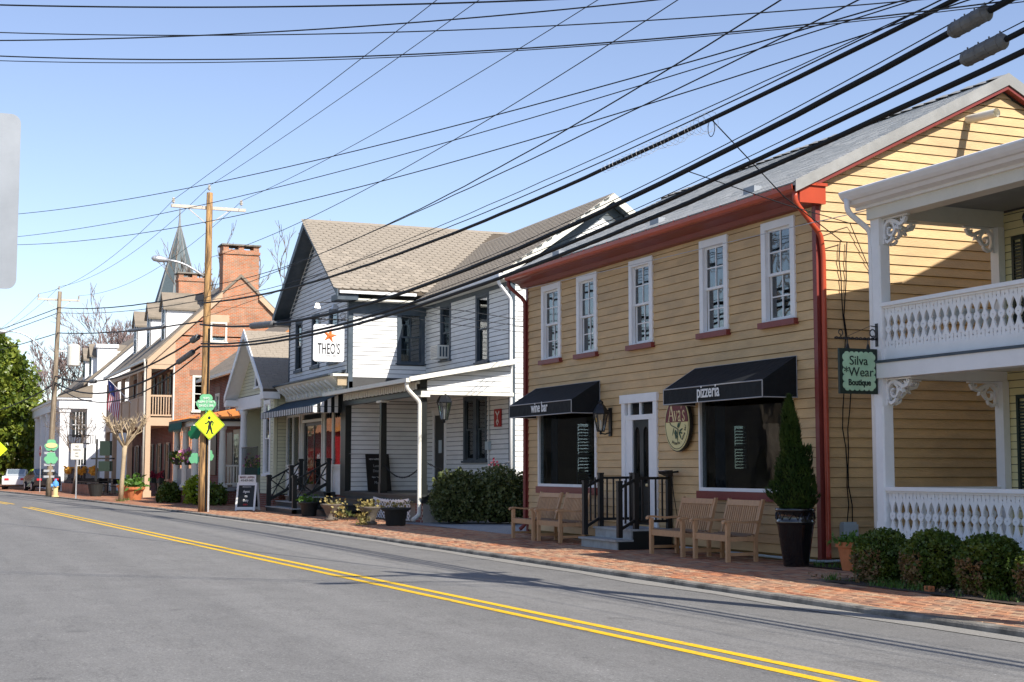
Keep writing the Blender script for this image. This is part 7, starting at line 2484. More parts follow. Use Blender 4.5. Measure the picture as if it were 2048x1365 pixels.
# blank back of a road sign close to the camera on the left
ns = thing('near_sign', 'pale aluminium back of a road sign close by at the left picture edge', 'sign', (-8.0, .2, -.1))
m = MB(); m.plate([rrect(-.1, .508, 2.44, 3.375, .05)], .004, Matrix.Translation((-8.0, 0, 0)) @ RZ90); m.build('sign_plate', M['alu'], ns)
boxes([((-8.06, .17, -.1), (-8.01, .23, 3.3))]).build('post', M['steel'], ns)
for bz in (2.6, 3.2):
    MB().tube([(-8.0, .2, bz), (-7.985, .2, bz)], .012, 8).build('bolt', M['steel'], ns)

# ------------------------------------------------------------------ hydrant, cars, cafe fence, flags
hy = thing('fire_hydrant', 'cream fire hydrant with blue bonnet at the foot of the far utility pole', 'hydrant', (-80.6, 7.4, 0))
MB().lathe((0, 0), [(.2, 0), (.2, .06), (.13, .08), (.13, .5), (.16, .52), (.16, .58)], 14).build('barrel', M['hydrant_cream'], hy, local=True)
MB().lathe((0, 0), [(.17, .58), (.17, .64), (.15, .76), (.06, .86), (.05, .95), (.01, .95)], 14).build('bonnet', M['blue_plastic'], hy, local=True)
m = MB(); m.tube([(-.22, 0, .62), (.22, 0, .62)], .075, 10); m.tube([(0, -.24, .60), (0, 0, .60)], .095, 10); m.build('nozzles', M['blue_plastic'], hy, local=True)


def car(label, loc, yaw, mt):
    t = thing('parked_car', label, 'car', loc, rz=yaw)
    sec = [(-2.15, .45), (-2.2, .75), (-2.05, .92), (-1.35, 1.02), (-.7, 1.45), (.65, 1.5), (1.35, 1.12), (2.05, 1.0), (2.2, .8), (2.15, .4), (1.6, .28), (-1.6, .28)]
    m = MB()
    prev = None
    for w_, k_ in ((-.86, .93), (-.80, 1.0), (.80, 1.0), (.86, .93)):
        cur = [(x, w_ * (.80 if z > 1.1 else 1), z * (1 if z > .6 else 1) * (k_ if z > 1.1 else 1)) for x, z in sec]
        if prev is not None:
            n = len(m.v); L_ = len(sec)
            m.v.extend(prev + cur)
            for i in range(L_): m.f.append((n + i, n + (i + 1) % L_, n + L_ + (i + 1) % L_, n + L_ + i))
        else:
            m.add(cur, [tuple(range(len(sec)))])
        prev = cur
    m.add(prev, [tuple(range(len(sec) - 1, -1, -1))])
    b_ = m.build('body', mt, t, local=True, smooth=False)
    for s_ in (-1, 1):
        m = MB(); m.add([(-1.2, s_ * .80, 1.05), (1.2, s_ * .80, 1.12), (.6, s_ * .665, 1.42), (-.65, s_ * .665, 1.37)], [(0, 1, 2, 3) if s_ < 0 else (3, 2, 1, 0)])
        m.v = [(x, y + s_ * .03, z) for x, y, z in m.v]
        m.build('side_window', M['glass_dark'], t, local=True)
        for x in (-1.35, 1.35):
            w_ = MB(); w_.tube([(x, s_ * .70, .33), (x, s_ * .90, .33)], .33, 18); wo = w_.build('wheel', M['tyre'], t, local=True)
            w_ = MB(); w_.tube([(x, s_ * .90, .33), (x, s_ * .915, .33)], .2, 14); w_.build('rim', M['steel'], wo, local=True)
        boxes([((2.12, s_ * .55 - .15, .72), (2.215, s_ * .55 + .15, .86))]).build('tail_light', M['stop_red'], t, local=True)
    for x0, x1, z0, z1 in ((-1.38, -.72, 1.05, 1.42), (.68, 1.38, 1.47, 1.14)):
        m = MB(); m.add([(x0, -.62, z0 + .02), (x0, .62, z0 + .02), (x1, .56, z1 + .02), (x1, -.56, z1 + .02)], [(0, 1, 2, 3)]); m.build('windscreen', M['glass_dark'], t, local=True)
    return t


car('silver white car parked beyond the inn at the left picture edge', (-112.5, 7.6, -.05), radians(-8), M['car_white'])
car('black car parked in front of the silver car beside the inn', (-103.5, 8.6, -.02), radians(5), M['car_black'])

fn = thing('cafe_fence', 'black iron cafe fence hung with orange garlands on a low brick wall', 'fence', (-92, 9.3, 0))
fx0, fx1 = -84.0, -100.0
fyy = lambda x: 9.9 - .02 * (-84 - x)
m = MB(); m.prism([(fx0, fyy(fx0), 0), (fx1, fyy(fx1), 0), (fx1, fyy(fx1) + .3, 0), (fx0, fyy(fx0) + .3, 0)], (0, 0, .55)); m.build('brick_wall', M['brick_x'], fn)
m = MB()
n = 60
for i in range(n + 1):
    x = fx0 + (fx1 - fx0) * i / n
    m.box((x - .012, fyy(x) + .12, .55), (x + .012, fyy(x) + .145, 1.5))
m.bar((fx0, fyy(fx0) + .13, 1.5), (fx1, fyy(fx1) + .13, 1.5), .04, .04); m.bar((fx0, fyy(fx0) + .13, .7), (fx1, fyy(fx1) + .13, .7), .04, .04)
m.build('iron_bars', M['black_iron'], fn)
for (a, b_) in ((-85, -87.3), (-89.5, -93.5), (-96, -99.5)):
    m = MB(); leaves(m, [(a + (b_ - a) * f, fyy(a) + .08 + rr.gauss(0, .05), 1.5 - .22 * sin(pi * f) + rr.gauss(0, .05)) for f in [rr.random() for _ in range(260)]], .16, rr); m.build('garland', M['mums'], fn)
for i, (x, y, lb) in enumerate(((-88, 11.0, 'black cafe table with chairs nearest the tavern behind the iron fence'), (-92.5, 10.9, 'black cafe table with chairs in the middle of the fenced terrace'), (-97, 10.8, 'black cafe table with chairs at the far end of the fenced terrace'))):
    t = thing('cafe_table', lb, 'table', (x, y, .0))
    MB().lathe((0, 0), [(.25, 0), (.03, .05), (.03, .72), (.45, .73), (.45, .76)], 14).build('table', M['black_iron'], t, local=True)
    for k_ in range(4):
        a = k_ * pi / 2 + .4
        m = MB()
        ca, sa = cos(a), sin(a)
        for (u, v) in ((-.2, .6), (.2, .6), (-.2, .95), (.2, .95)):
            m.tube([(v * ca - u * sa, v * sa + u * ca, 0), (v * ca - u * sa, v * sa + u * ca, .45 if v < .8 else .9)], .016, 5)
        P = lambda u, v, z: (v * ca - u * sa, v * sa + u * ca, z)
        m.hexa([P(-.2, .6, .44), P(.2, .6, .44), P(.2, .95, .44), P(-.2, .95, .44), P(-.2, .6, .47), P(.2, .6, .47), P(.2, .95, .47), P(-.2, .95, .47)])
        m.hexa([P(-.2, .94, .6), P(.2, .94, .6), P(.2, .97, .6), P(-.2, .97, .6), P(-.2, .94, .9), P(.2, .94, .9), P(.2, .97, .9), P(-.2, .97, .9)])
        m.build('chair', M['black_iron'], t, local=True)
isg = thing('inn_post_sign', 'black crossbar post sign with dark boards standing in a big pot by the inn terrace', 'sign', (-81.7, 9.6, 0))
MB().lathe((0, 0), [(.3, 0), (.44, .62), (.47, .68), (.4, .68)], 16).build('pot', M['urn_dark'], isg, local=True)
boxes([((-.05, -.05, .8), (.05, .05, 3.1)), ((-.04, -.3, 2.0), (.04, .95, 2.08))]).build('post', M['black_iron'], isg, local=True)
boxes([((.0, .1, 1.35), (.03, .85, 1.9)), ((.0, .15, 2.2), (.03, .8, 3.0))]).build('board', M['sign_dark'], isg, local=True)
for tx, z in (('INN', 2.6), ('TERRACE', 2.3), ('OPEN', 1.55)):
    pass


def flag(name, label, base, tip, size, droop, seed):
    t = thing(name, label, 'flag', base)
    B, T = V3(base), V3(tip)
    MB().tube([B, T], .022, 6).build('staff', M['white'], t)
    d = (B - T).normalized()
    n_, k_ = 13, 10
    L_ = size * .62
    for j in range(n_):
        m = MB()
        for i in range(k_):
            P = []
            for (ii, jj) in ((i, j), (i + 1, j), (i + 1, j + 1), (i, j + 1)):
                f = ii / k_; s = jj / n_
                p = T + d * (s * L_)
                p = p + Vector((.05 * sin(f * 7 + s * 3), .22 * f * size * (1 - droop) + .05 * sin(f * 5), -size * f * droop))
                P.append(tuple(p))
            m.add(P, [(0, 1, 2, 3)])
        m.build('stripe', M['flag_red'] if j % 2 == 0 else M['flag_white'], t)
    m = MB()
    P = []
    for (f, s) in ((0, 0), (.4, 0), (.4, .54), (0, .54)):
        p = T + d * (s * L_) + Vector((.05 * sin(f * 7 + s * 3) + .012, .22 * f * size * (1 - droop) + .05 * sin(f * 5) - .012, -size * f * droop)); P.append(tuple(p))
    m.add(P, [(0, 1, 2, 3)])
    m.build('canton', M['flag_blue'], t)
flag('gallery_flag', 'striped flag drooping from a staff on the tan tavern gallery', (-84.0, 11.68, 5.2), (-85.6, 10.6, 6.6), 1.9, .92, 1)
flag('pole_flag', 'striped flag on a tall white flagpole left of the inn columns', (-128, 8.9, 0), (-128, 8.9, 9.4), 2.6, .55, 2)

# ------------------------------------------------------------------ utility poles
def utility_pole(name, label, base, h, lean, mt, r0=.165, r1=.11):
    t = thing(name, label, 'utility pole', base)
    B = V3(base)
    top = B + Vector((lean[0], lean[1], h))
    n = 8
    MB().tube([B.lerp(top, i / n) for i in range(n + 1)], [r0 + (r1 - r0) * i / n for i in range(n + 1)], 14).build('shaft', mt, t, smooth=True)
    return t, B, top


def insulator(t, p, s=1.0):
    m = MB()
    m.tube([(p[0], p[1], p[2] - .18 * s), (p[0], p[1], p[2] - .1 * s)], .012, 5)
    m.lathe(p, [(.02 * s, -.1 * s), (.06 * s, -.09 * s), (.06 * s, -.06 * s), (.035 * s, -.05 * s), (.055 * s, -.03 * s), (.055 * s, 0), (.03 * s, .02 * s), (.05 * s, .04 * s), (.045 * s, .07 * s), (.01, .09 * s)], 10)
    m.build('insulator', M['arm_wood'], t)


def crossarm(t, c, hw, drop=.62):
    x, y, z = c
    boxes([((x - .16, y - hw, z - .055), (x - .06, y + hw, z + .055))]).build('crossarm', M['arm_wood'], t)
    m = MB()
    m.bar((x - .11, y - hw * .55, z - .05), (x - .11, y, z - drop), .03, .03); m.bar((x - .11, y + hw * .55, z - .05), (x - .11, y, z - drop), .03, .03)
    m.build('brace', M['arm_wood'], t)


def street_light(t, p, q, dip=.25):
    p, q = V3(p), V3(q)
    pts = [p.lerp(q, f) + Vector((0, 0, .38 * sin(pi * f * .75) * dip * 4 * .5)) for f in [i / 8 for i in range(9)]]
    MB().tube(pts, .038, 8).build('lamp_arm', M['steel'], t, smooth=True)
    d = (pts[-1] - pts[-2]).normalized()
    m = MB()
    prof = [(0, .05), (.1, .09), (.3, .12), (.5, .10), (.58, .03)]
    m.tube([pts[-1] + d * a for a, _ in prof], [r for _, r in prof], 10)
    m.build('lamp_head', M['steel'], t, smooth=True)


P1, B1, T1 = utility_pole('utility_pole', 'brown wooden utility pole with crossarm standing behind the yellow pedestrian sign', (-51.04, 9.61, 0), 11.25, (0, .05, 0), M['pole_wood'])
crossarm(P1, (-51.04, 9.65, 10.72), 1.32)
for dy, z in ((-1.2, 10.93), (1.2, 11.1 - .1), (0.03, 11.45)): insulator(P1, (-51.15 if dy != .03 else -51.04, 9.61 + dy, z))
street_light(P1, (-51.0, 9.5, 8.25), (-51.0, 8.25, 8.62))
boxes([((-51.16, 9.48, 3.55), (-50.9, 9.5, 4.0))]).build('pole_tag', M['steel'], P1)
MB().tube([(-50.88, 9.68, .0), (-50.88, 9.68, 3.2), (-50.9, 9.7, 6.4)], .035, 6).build('riser_pipe', M['cable'], P1)
m = MB()
for i in range(20): m.tube([(-51.2 + .02 * (i % 3), 9.46, .6 + i * .14), (-51.24, 9.42, .62 + i * .14)], .008, 4)
m.build('staples', M['steel'], P1)
P2, B2, T2 = utility_pole('utility_pole', 'weathered utility pole with transformer and curved street lamp near the far left', (-82.7, 7.24, 0), 11.2, (0, .3, 0), M['pole_grey'])
crossarm(P2, (-82.7, 7.5, 10.75), 1.12)
for dy, z in ((-1.06, 10.95), (1.06, 10.95), (0, 11.42)): insulator(P2, (-82.8, 7.5 + dy, z))
MB().lathe((-82.7, 8.35), [(.30, 7.1), (.34, 7.15), (.34, 8.2), (.30, 8.28), (.1, 8.34)], 16).build('transformer', M['white_warm'], P2)
MB().tube([(-82.7, 7.5, 7.9), (-82.7, 8.05, 7.9)], .04, 6).build('transformer_bracket', M['steel'], P2)
street_light(P2, (-82.65, 7.4, 7.2), (-82.65, 4.9, 8.3), 1.1)
boxes([((-82.9, 6.95, 1.0 + .32 * i), (-82.55, 7.5, 1.12 + .32 * i)) for i in range(5)]).build('cable_guard', M['steel'], P2)
P0_, B0, T0 = utility_pole('utility_pole', 'utility pole just beyond the right picture edge whose shadow crosses the road', (-10.6, 10.3, 0), 10.5, (0, 0, 0), M['pole_wood'])
crossarm(P0_, (-10.6, 10.3, 9.75), 1.3)
for dy, z in ((-1.2, 9.93), (1.2, 9.93), (0, 10.65)): insulator(P0_, (-10.65, 10.25 + dy, z))
MB().lathe((-10.6, 10.8), [(.3, 8.4), (.34, 8.45), (.34, 9.5), (.2, 9.6)], 14).build('transformer', M['white_warm'], P0_)
street_light(P0_, (-10.6, 10.2, 8.2), (-10.6, 8.6, 8.6))
P3_, B3, T3 = utility_pole('utility_pole', 'plain utility pole hidden beyond the left picture edge', (-118, 3.2, 0), 11.2, (0, 0, 0), M['pole_grey'])

# shamrocks fixed to the poles
def shamrock_pts(s):
    pts = []
    out = []
    for (cx, cz) in ((0, .5), (-.5, -.08), (.5, -.08)):
        pass
    # outline of three round double lobes
    n = 60
    for i in range(n):
        a = 2 * pi * i / n + pi / 2
        r = .55 + .33 * abs(cos(1.5 * (a - pi / 2))) ** .6 - .10 * (abs(cos(1.5 * (a - pi / 2))) ** 12)
        out.append((s * r * cos(a), s * r * sin(a) * .92))
    return out
sh = thing('shamrock_board', 'mint green shamrock cut-out fixed to the pole above the yellow pedestrian sign', 'shamrock', (-50.8, 9.6, 3.4))
m = MB(); m.plate([shamrock_pts(.42)], .02, Matrix.Translation((-50.78, 9.62, 3.78)) @ RZ90); m.build('leaf', M['shamrock'], sh)
m = MB(); m.bar((-50.79, 9.62, 3.3), (-50.79, 9.62, 3.6), .02, .07); m.build('stem', M['shamrock'], sh)
for tx, z in (('SHPO', 3.9), ('HAPPY ST PATS', 3.77), ('DAVID I. SPIR', 3.64)):
    put_text(sh, tx, .12, M['chalk'], (-50.755, 9.62, z), pi / 2, .72)
for i, (y, z, lb, mt_) in enumerate(((9.30, 2.75, 'dark green side shamrock wrapped round the pole left of the pedestrian sign', 'shamrock_dark'), (9.86, 1.95, 'green lower shamrock lobe peeking right of the sign post', 'shamrock'), (9.33, 1.85, 'pale green lower shamrock lobe left of the pole', 'shamrock'))):
    s2 = thing('shamrock_cutout', lb, 'shamrock', (-51.1, y, z - .3))
    m = MB(); m.plate([shamrock_pts(.34 if i == 0 else .26)], .02, Matrix.Translation((-51.2, y, z)) @ Matrix.Rotation(radians((40, 130, 60)[i]), 4, 'Z')); m.build('leaf', M[mt_], s2)
for z, lb, mt_ in ((2.75, 'tan centred green shamrock high on the far utility pole', 'shamrock'), (2.05, 'plain green shamrock lower on the far utility pole', 'shamrock')):
    s2 = thing('pole_shamrock', lb, 'shamrock', (-82.5, 7.3, z - .4))
    m = MB(); m.plate([shamrock_pts(.44)], .02, Matrix.Translation((-82.5, 7.3, z)) @ RZ90); m.build('leaf', M[mt_], s2)
    if z > 2.5:
        m = MB(); m.plate([ell(7.3, z, .3, .14, 16)], .01, Matrix.Translation((-82.47, 0, 0)) @ RZ90); m.build('tan_patch', M['hydrant_cream'], s2)

# ------------------------------------------------------------------ wires and cables
WIRES = [
    ('power_line', (-51.15, 8.41, 10.93), (-11.15, 9.05, 9.95), .00030, .012),
    ('power_line', (-51.04, 9.64, 11.50), (-11.10, 10.25, 10.35), .00045, .012),
    ('power_line', (-51.15, 10.81, 11.06), (-11.15, 11.45, 9.95), .00105, .012),
    ('neutral_wire', (-51.04, 9.73, 8.94), (-11.10, 10.32, 8.66), .00160, .012),
    ('telephone_cable', (-51.04, 9.46, 7.31), (-11.10, 10.05, 6.46), .00177, .034),
    ('telephone_cable', (-51.04, 9.46, 7.37), (-11.10, 10.05, 6.52), .00151, .013),
    ('telephone_cable', (-51.04, 9.41, 6.55), (-11.10, 10.00, 6.15), .00272, .042),
    ('telephone_cable', (-51.04, 9.46, 5.87), (-11.10, 10.05, 5.80), .00214, .036),
    ('telephone_cable', (-51.04, 9.41, 5.77), (-11.10, 10.00, 5.57), .00201, .038),
    ('messenger_wire', (-51.04, 9.41, 6.62), (-11.10, 10.00, 6.24), .00272, .010),
    ('messenger_wire', (-51.04, 9.46, 5.94), (-11.10, 10.05, 5.89), .00214, .009),
    ('thin_cable', (-51.04, 9.71, 7.94), (-11.10, 10.30, 7.85), .00210, .016),
    ('thin_cable', (-51.04, 9.51, 7.48), (-11.10, 10.10, 6.97), .00070, .014),
    ('thin_cable', (-51.04, 9.51, 6.80), (-11.10, 10.10, 6.52), .00059, .010),
    ('span_wire', (-75.00, -2.50, 13.81), (-11.10, 10.20, 6.54), .00118, .013),
    ('span_wire', (-75.00, -2.50, 12.69), (-11.10, 10.20, 6.54), .00126, .011),
    ('span_wire', (-75.00, -2.50, 13.40), (-11.10, 10.20, 6.37), .00182, .012),
    ('crossing_wire', (-24.00, -5.00, 8.52), (-11.10, 10.20, 6.48), .00418, .015),
    ('crossing_wire', (-24.00, -5.00, 8.22), (-11.10, 10.20, 6.28), .00518, .010),
    ('crossing_wire', (-24.00, -5.00, 7.88), (-11.10, 10.20, 6.67), .00568, .012),
    ('crossing_wire', (-24.00, -5.00, 8.03), (-11.10, 10.20, 6.19), .00679, .012),
    ('crossing_wire', (-24.00, -5.00, 7.86), (-11.10, 10.20, 6.16), .00620, .008),
    ('power_line', (-51.15, 8.41, 10.93), (-82.80, 6.44, 11.04), .00268, .012),
    ('power_line', (-51.04, 9.61, 11.45), (-82.75, 7.50, 11.48), .00274, .012),
    ('power_line', (-51.15, 10.81, 11.04), (-82.80, 8.56, 11.04), .00330, .012),
    ('aerial_cable', (-51.04, 9.61, 7.69), (-82.70, 7.45, 10.31), .00098, .030),
    ('aerial_cable', (-51.04, 9.61, 7.44), (-82.70, 7.45, 10.03), .00081, .020),
    ('aerial_cable', (-51.04, 9.51, 6.67), (-82.70, 7.45, 8.91), .00068, .034),
    ('aerial_cable', (-51.04, 9.41, 6.16), (-82.70, 7.40, 6.54), .00333, .040),
    ('aerial_cable', (-51.04, 9.41, 5.76), (-82.70, 7.40, 6.19), .00421, .044),
    ('aerial_cable', (-51.04, 9.41, 5.53), (-82.70, 7.40, 6.09), .00529, .030),
    ('power_line', (-82.80, 6.44, 11.0), (-118.00, 2.6, 10.8), .003, .012),
    ('power_line', (-82.75, 7.50, 11.45), (-118.00, 3.20, 11.2), .003, .012),
    ('aerial_cable', (-82.70, 7.45, 10.28), (-118.00, 3.20, 10.9), .0002, .026),
    ('aerial_cable', (-82.70, 7.45, 10.00), (-118.00, 3.20, 10.6), .0002, .022),
    ('aerial_cable', (-82.70, 7.45, 8.88), (-118.00, 3.20, 9.6), .0002, .028),
    ('aerial_cable', (-82.70, 7.40, 6.12), (-118.00, 3.20, 5.6), .002, .035),
]
WLAB = [
    'thin power line rising from the left end of the brown pole crossarm',
    'thin power line rising from the very top of the brown pole',
    'thin power line rising from the right end of the brown pole crossarm',
    'single thin wire leaving the brown pole below its crossarm and grazing the white house ridge',
    'uppermost thick black cable, a lashed bundle, crossing the sky to the top right',
    'thin black cable running just above the uppermost thick bundle',
    'thick black cable that carries the upper splice case at the top right',
    'thick black cable that carries the lower splice case at the top right',
    'lowest thick black cable crossing in front of the yellow house roof',
    'fine steel wire just above the cable with the upper splice case',
    'fine steel wire just above the cable with the lower splice case',
    'wavy thin black cable crossing the sky above the white house ridge',
    'straight thin black cable meeting the wavy one above the white house ridge',
    'finest straight black cable between the wavy cable and the thick bundle',
    'highest of the three long wires running left to the near sign',
    'middle of the three long wires running left to the near sign',
    'lowest of the three long wires running left to the near sign',
    'topmost almost level wire along the upper edge of the sky',
    'thin wire just below the topmost level wire, sagging in the upper left sky',
    'second level wire that rises most steeply to the right near the top edge',
    'upper wire of the close pair of level wires in the upper left sky',
    'lower and finer wire of the close pair of level wires in the upper left sky',
    'sagging power line linking the left crossarm ends of the two left poles',
    'sagging power line linking the tops of the two left poles',
    'sagging power line linking the right crossarm ends of the two left poles',
    'highest straight black cable between the two left poles',
    'second highest straight black cable between the two left poles',
    'black cable that carries the long pale splice case between the two left poles',
    'highest of the three low drooping cables between the two left poles',
    'thick middle one of the three low drooping cables between the two left poles',
    'lowest of the three low drooping cables between the two left poles',
    'power line leaving the far pole crossarm to the left edge',
    'power line leaving the far pole top to the left edge',
    'highest black cable leaving the far pole to the left edge',
    'second black cable leaving the far pole to the left edge',
    'third black cable leaving the far pole above the magnolia',
    'lowest black cable leaving the far pole in front of the magnolia',
]
WGRP = {w[0]: w[0].replace('_', ' ') + 's over the street' for w in WIRES}
rw = random.Random(9)
for wi_, (nm, A, B_, k_, r) in enumerate(WIRES):
    A, B_ = V3(A), V3(B_)
    L_ = sqrt((B_.x - A.x) ** 2 + (B_.y - A.y) ** 2)
    n = 48
    wob = .005 if nm in ('telephone_cable', 'thin_cable', 'aerial_cable') else 0
    pts = []
    for i in range(n + 1):
        f = i / n * (1.0125 if B_.x > -12 else 1.0)
        s = f * L_
        p = A.lerp(B_, f)
        p.z += k_ * s * (s - L_) + (rw.uniform(-wob, wob) if 0 < i < n else 0)
        pts.append(p)
    if B_.x > -12 and nm not in ('span_wire', 'crossing_wire'):      # the line goes on past the near pole
        q0 = pts[-1].copy(); q1 = Vector((29, q0.y + .6, q0.z + .3))
        for i in range(1, 25):
            f = i / 24
            p = q0.lerp(q1, f); p.z += .002 * f * 39.5 * (f * 39.5 - 39.5)
            pts.append(p)
    m = MB(); m.tube(pts, r * .86 if r > .02 else r * .68, 6)
    m.build(nm, M['cable'] if r > .02 else M['wire'], label=WLAB[wi_], cat='cable' if 'cable' in nm else 'wire', group=WGRP[nm], smooth=True, at=tuple(A))


def cable_point(i, f):
    nm, A, B_, k_, r = WIRES[i]
    A, B_ = V3(A), V3(B_)
    L_ = sqrt((B_.x - A.x) ** 2 + (B_.y - A.y) ** 2)
    p = A.lerp(B_, f); p.z += k_ * f * L_ * (f * L_ - L_)
    return p


def splice_case(label, i, f0, f1, r):
    p, q = cable_point(i, f0), cable_point(i, f1)
    t = thing('cable_splice_case', label, 'splice case', tuple(p), 'splice cases on the overhead cables')
    d = (q - p).normalized()
    L_ = (q - p).length
    m = MB(); m.tube([p, p + d * .05, p + d * (L_ - .05), q], [r * .55, r, r, r * .55], 14); m.build('case', M['splice'], t, smooth=False)
    m = MB()
    for k_ in range(4):
        c = p + d * (L_ * (.12 + .25 * k_))
        m.tube([c, c + d * .02], r * 1.05, 12); m.bar(c + Vector((0, 0, r)), c + Vector((0, 0, r + .03)), .012, .012)
    m.build('clamps', M['splice'], t, kind='stuff')
splice_case('upper of the two grey splice cases at the top right above the gable peak', 6, .978, .993, .085)
splice_case('lower of the two grey splice cases at the top right above the gable peak', 7, .981, .997, .085)
splice_case('dark splice case on the cable just left of the white house gable', 6, .195, .262, .10)
splice_case('long pale grey splice case in front of the tavern dormers', 27, .19, .40, .07)
splice_case('dark splice case with studs hanging low left of the brown pole', 29, .03, .10, .10)
splice_case('small dark splice case close to the brown pole on its left', 28, .01, .035, .11)
splice_case('round dark splice case in front of the tavern roof eave', 28, .62, .66, .1)

lw_ = thing('lashing_wire', 'loose pale coil of lashing wire curling round the uppermost thick bundle', 'wire', tuple(cable_point(4, .80)))
m = MB()
rl = random.Random(4)
pts = []
for i in range(260):
    f = .775 + .082 * i / 260
    c = cable_point(4, f)
    rad = .05 + .09 * (i / 260) ** 1.5 * abs(sin(i * .045)) + .02 * rl.random()
    pts.append(c + Vector((0, cos(i * .62) * rad, sin(i * .62) * rad - .02 * (i / 260))))
m.tube(pts, .0026, 3)
m.build('coil', M['ink_grey'], lw_)
MB().tube([cable_point(4, .856) + Vector((.09 * cos(a), 0, -.12 + .12 * sin(a))) for a in [pi / 2 + i * .42 for i in range(31)]], .006, 4).build('slack_loop', M['cable'], lw_)
# service drops
drops = [
    ('thin black drop wire running from the bundled cable down to the yellow gable', [tuple(cable_point(4, .856)), (-18.2, 12.0, 5.55), (-19.3, 13.8, 5.15)], .009),
    ('thin black drop wire running from the second cable to the yellow gable siding', [tuple(cable_point(6, .841)), (-18.5, 12.2, 5.5), (-19.3, 13.97, 5.45), (-19.33, 14.44, 4.55)], .008),
    ('thin pale wire stretched along the upper windows of the yellow house', [(-31.3, 13.1, 5.66), (-25.5, 13.1, 5.5), (-19.5, 13.1, 5.38), (-17.3, 13.1, 5.32)], .007),
    ('upper drop wire crossing the wall of the white house wing', [tuple(cable_point(7, .54)), (-33, 12.4, 5.35), (-37.1, 15.9, 5.62)], .010),
    ('middle drop wire crossing the wall of the white house wing', [tuple(cable_point(7, .53)), (-33.3, 12.4, 5.2), (-37.1, 15.9, 5.45)], .008),
    ('lower drop wire crossing the wall of the white house wing', [tuple(cable_point(8, .52)), (-33.5, 12.4, 5.05), (-37.1, 15.9, 5.28)], .008),
]
for lb, pts, r in drops:
    P = [V3(p) for p in pts]
    fine = []
    for a, b_ in zip(P, P[1:]):
        fine += [a.lerp(b_, f / 6) for f in range(6)]
    fine.append(P[-1])
    MB().tube(fine, r, 5).build('drop_wire', M['wire'] if 'pale' not in lb else M['steel'], label=lb, cat='wire', smooth=True, at=tuple(P[0]))

# ------------------------------------------------------------------ trees and shrubs
def grow(m, p, d, length, r, lvl, rnd, spread, n_min=2, n_max=3, seg=3, up=.12, shrink=.72, tips=None, sides=5):
    r = max(r, MINR[0])
    pts = [p.copy()]
    rr_ = [r]
    q = p.copy(); dd = d.copy()
    for i in range(seg):
        dd = (dd + Vector((rnd.gauss(0, .13), rnd.gauss(0, .13), rnd.gauss(0, .08) + up * .3))).normalized()
        q = q + dd * (length / seg)
        pts.append(q.copy()); rr_.append(r * (1 - (1 - shrink * .9) * (i + 1) / seg))
    m.tube(pts, rr_, sides if lvl > 2 else (4 if lvl > 1 else 3), False)
    if lvl <= 0:
        if tips is not None: tips.append(q)
        return
    for k_ in range(rnd.randint(n_min, n_max)):
        a = rnd.uniform(0, 2 * pi)
        ax = dd.orthogonal().normalized()
        ax = ax * cos(a) + dd.cross(ax) * sin(a)
        nd_ = (dd + ax * spread * rnd.uniform(.6, 1.35) + Vector((0, 0, up))).normalized()
        f = rnd.uniform(.45, 1.0) if k_ else 1.0
        st_ = pts[0].lerp(q, f) if f < 1 else q
        if f < 1: st_ = pts[min(seg, max(1, int(f * seg + .5)))]
        grow(m, st_, nd_, length * shrink * rnd.uniform(.75, 1.15), rr_[-1] * rnd.uniform(.62, .85), lvl - 1, rnd, spread, n_min, n_max, seg, up, shrink, tips, sides)


MINR = [.012]


def bare_tree(label, base, h, seed, lvl=5, spread=.6, mt='bark', tmt=None, trunk=.28, up=.15, tr=.2, n=(2, 3), group=None):
    rnd = random.Random(seed)
    t = thing('bare_tree', label, 'tree', base, group)
    B = V3(base)
    tp_ = B + Vector((rnd.uniform(-.2, .2), rnd.uniform(-.2, .2), h * tr))
    MB().tube([B - Vector((0, 0, .1)), B.lerp(tp_, .5) + Vector((.05, .03, 0)), tp_], [trunk * 1.25, trunk, trunk * .85], 10).build('trunk', M[mt], t, smooth=True)
    m = MB()
    for k_ in range(3):
        a = 2 * pi * k_ / 3 + rnd.uniform(-.4, .4)
        grow(m, tp_, Vector((cos(a) * spread * .8, sin(a) * spread * .8, 1)).normalized(), h * .26, trunk * .7, lvl, rnd, spread, n[0], n[1], 3, up, .72)
    m.build('crown', M[tmt or mt], t)
    return t


MINR[0] = .030
bare_tree('big bare tree with reddish twigs behind the far left roofs', (-150, 16.5, 0), 17, 3, 6, .55, 'bark', 'twig_red', .35, .2, .2, (2, 4))
bare_tree('second bare reddish tree behind the white inn', (-154, 19.5, 0), 18.5, 12, 6, .55, 'bark', 'twig_red', .35, .2, .2, (2, 4))
bare_tree('third bare reddish tree above the tavern dormers', (-150, 22.6, 0), 16.5, 14, 6, .55, 'bark', 'twig_red', .35, .2, .2, (2, 4))
MINR[0] = .022
bare_tree('bare grey tree standing behind the tavern between chimney and white gable', (-100, 23.2, 0), 18.0, 5, 6, .36, 'bark_pale', 'bark', .34, .22, .28)
MINR[0] = .010
bare_tree('small bare tree reaching over the inn terrace left of the tavern', (-90.5, 9.3, 0), 5.6, 8, 5, .75, 'bark', 'bark', .08, .05, .35)
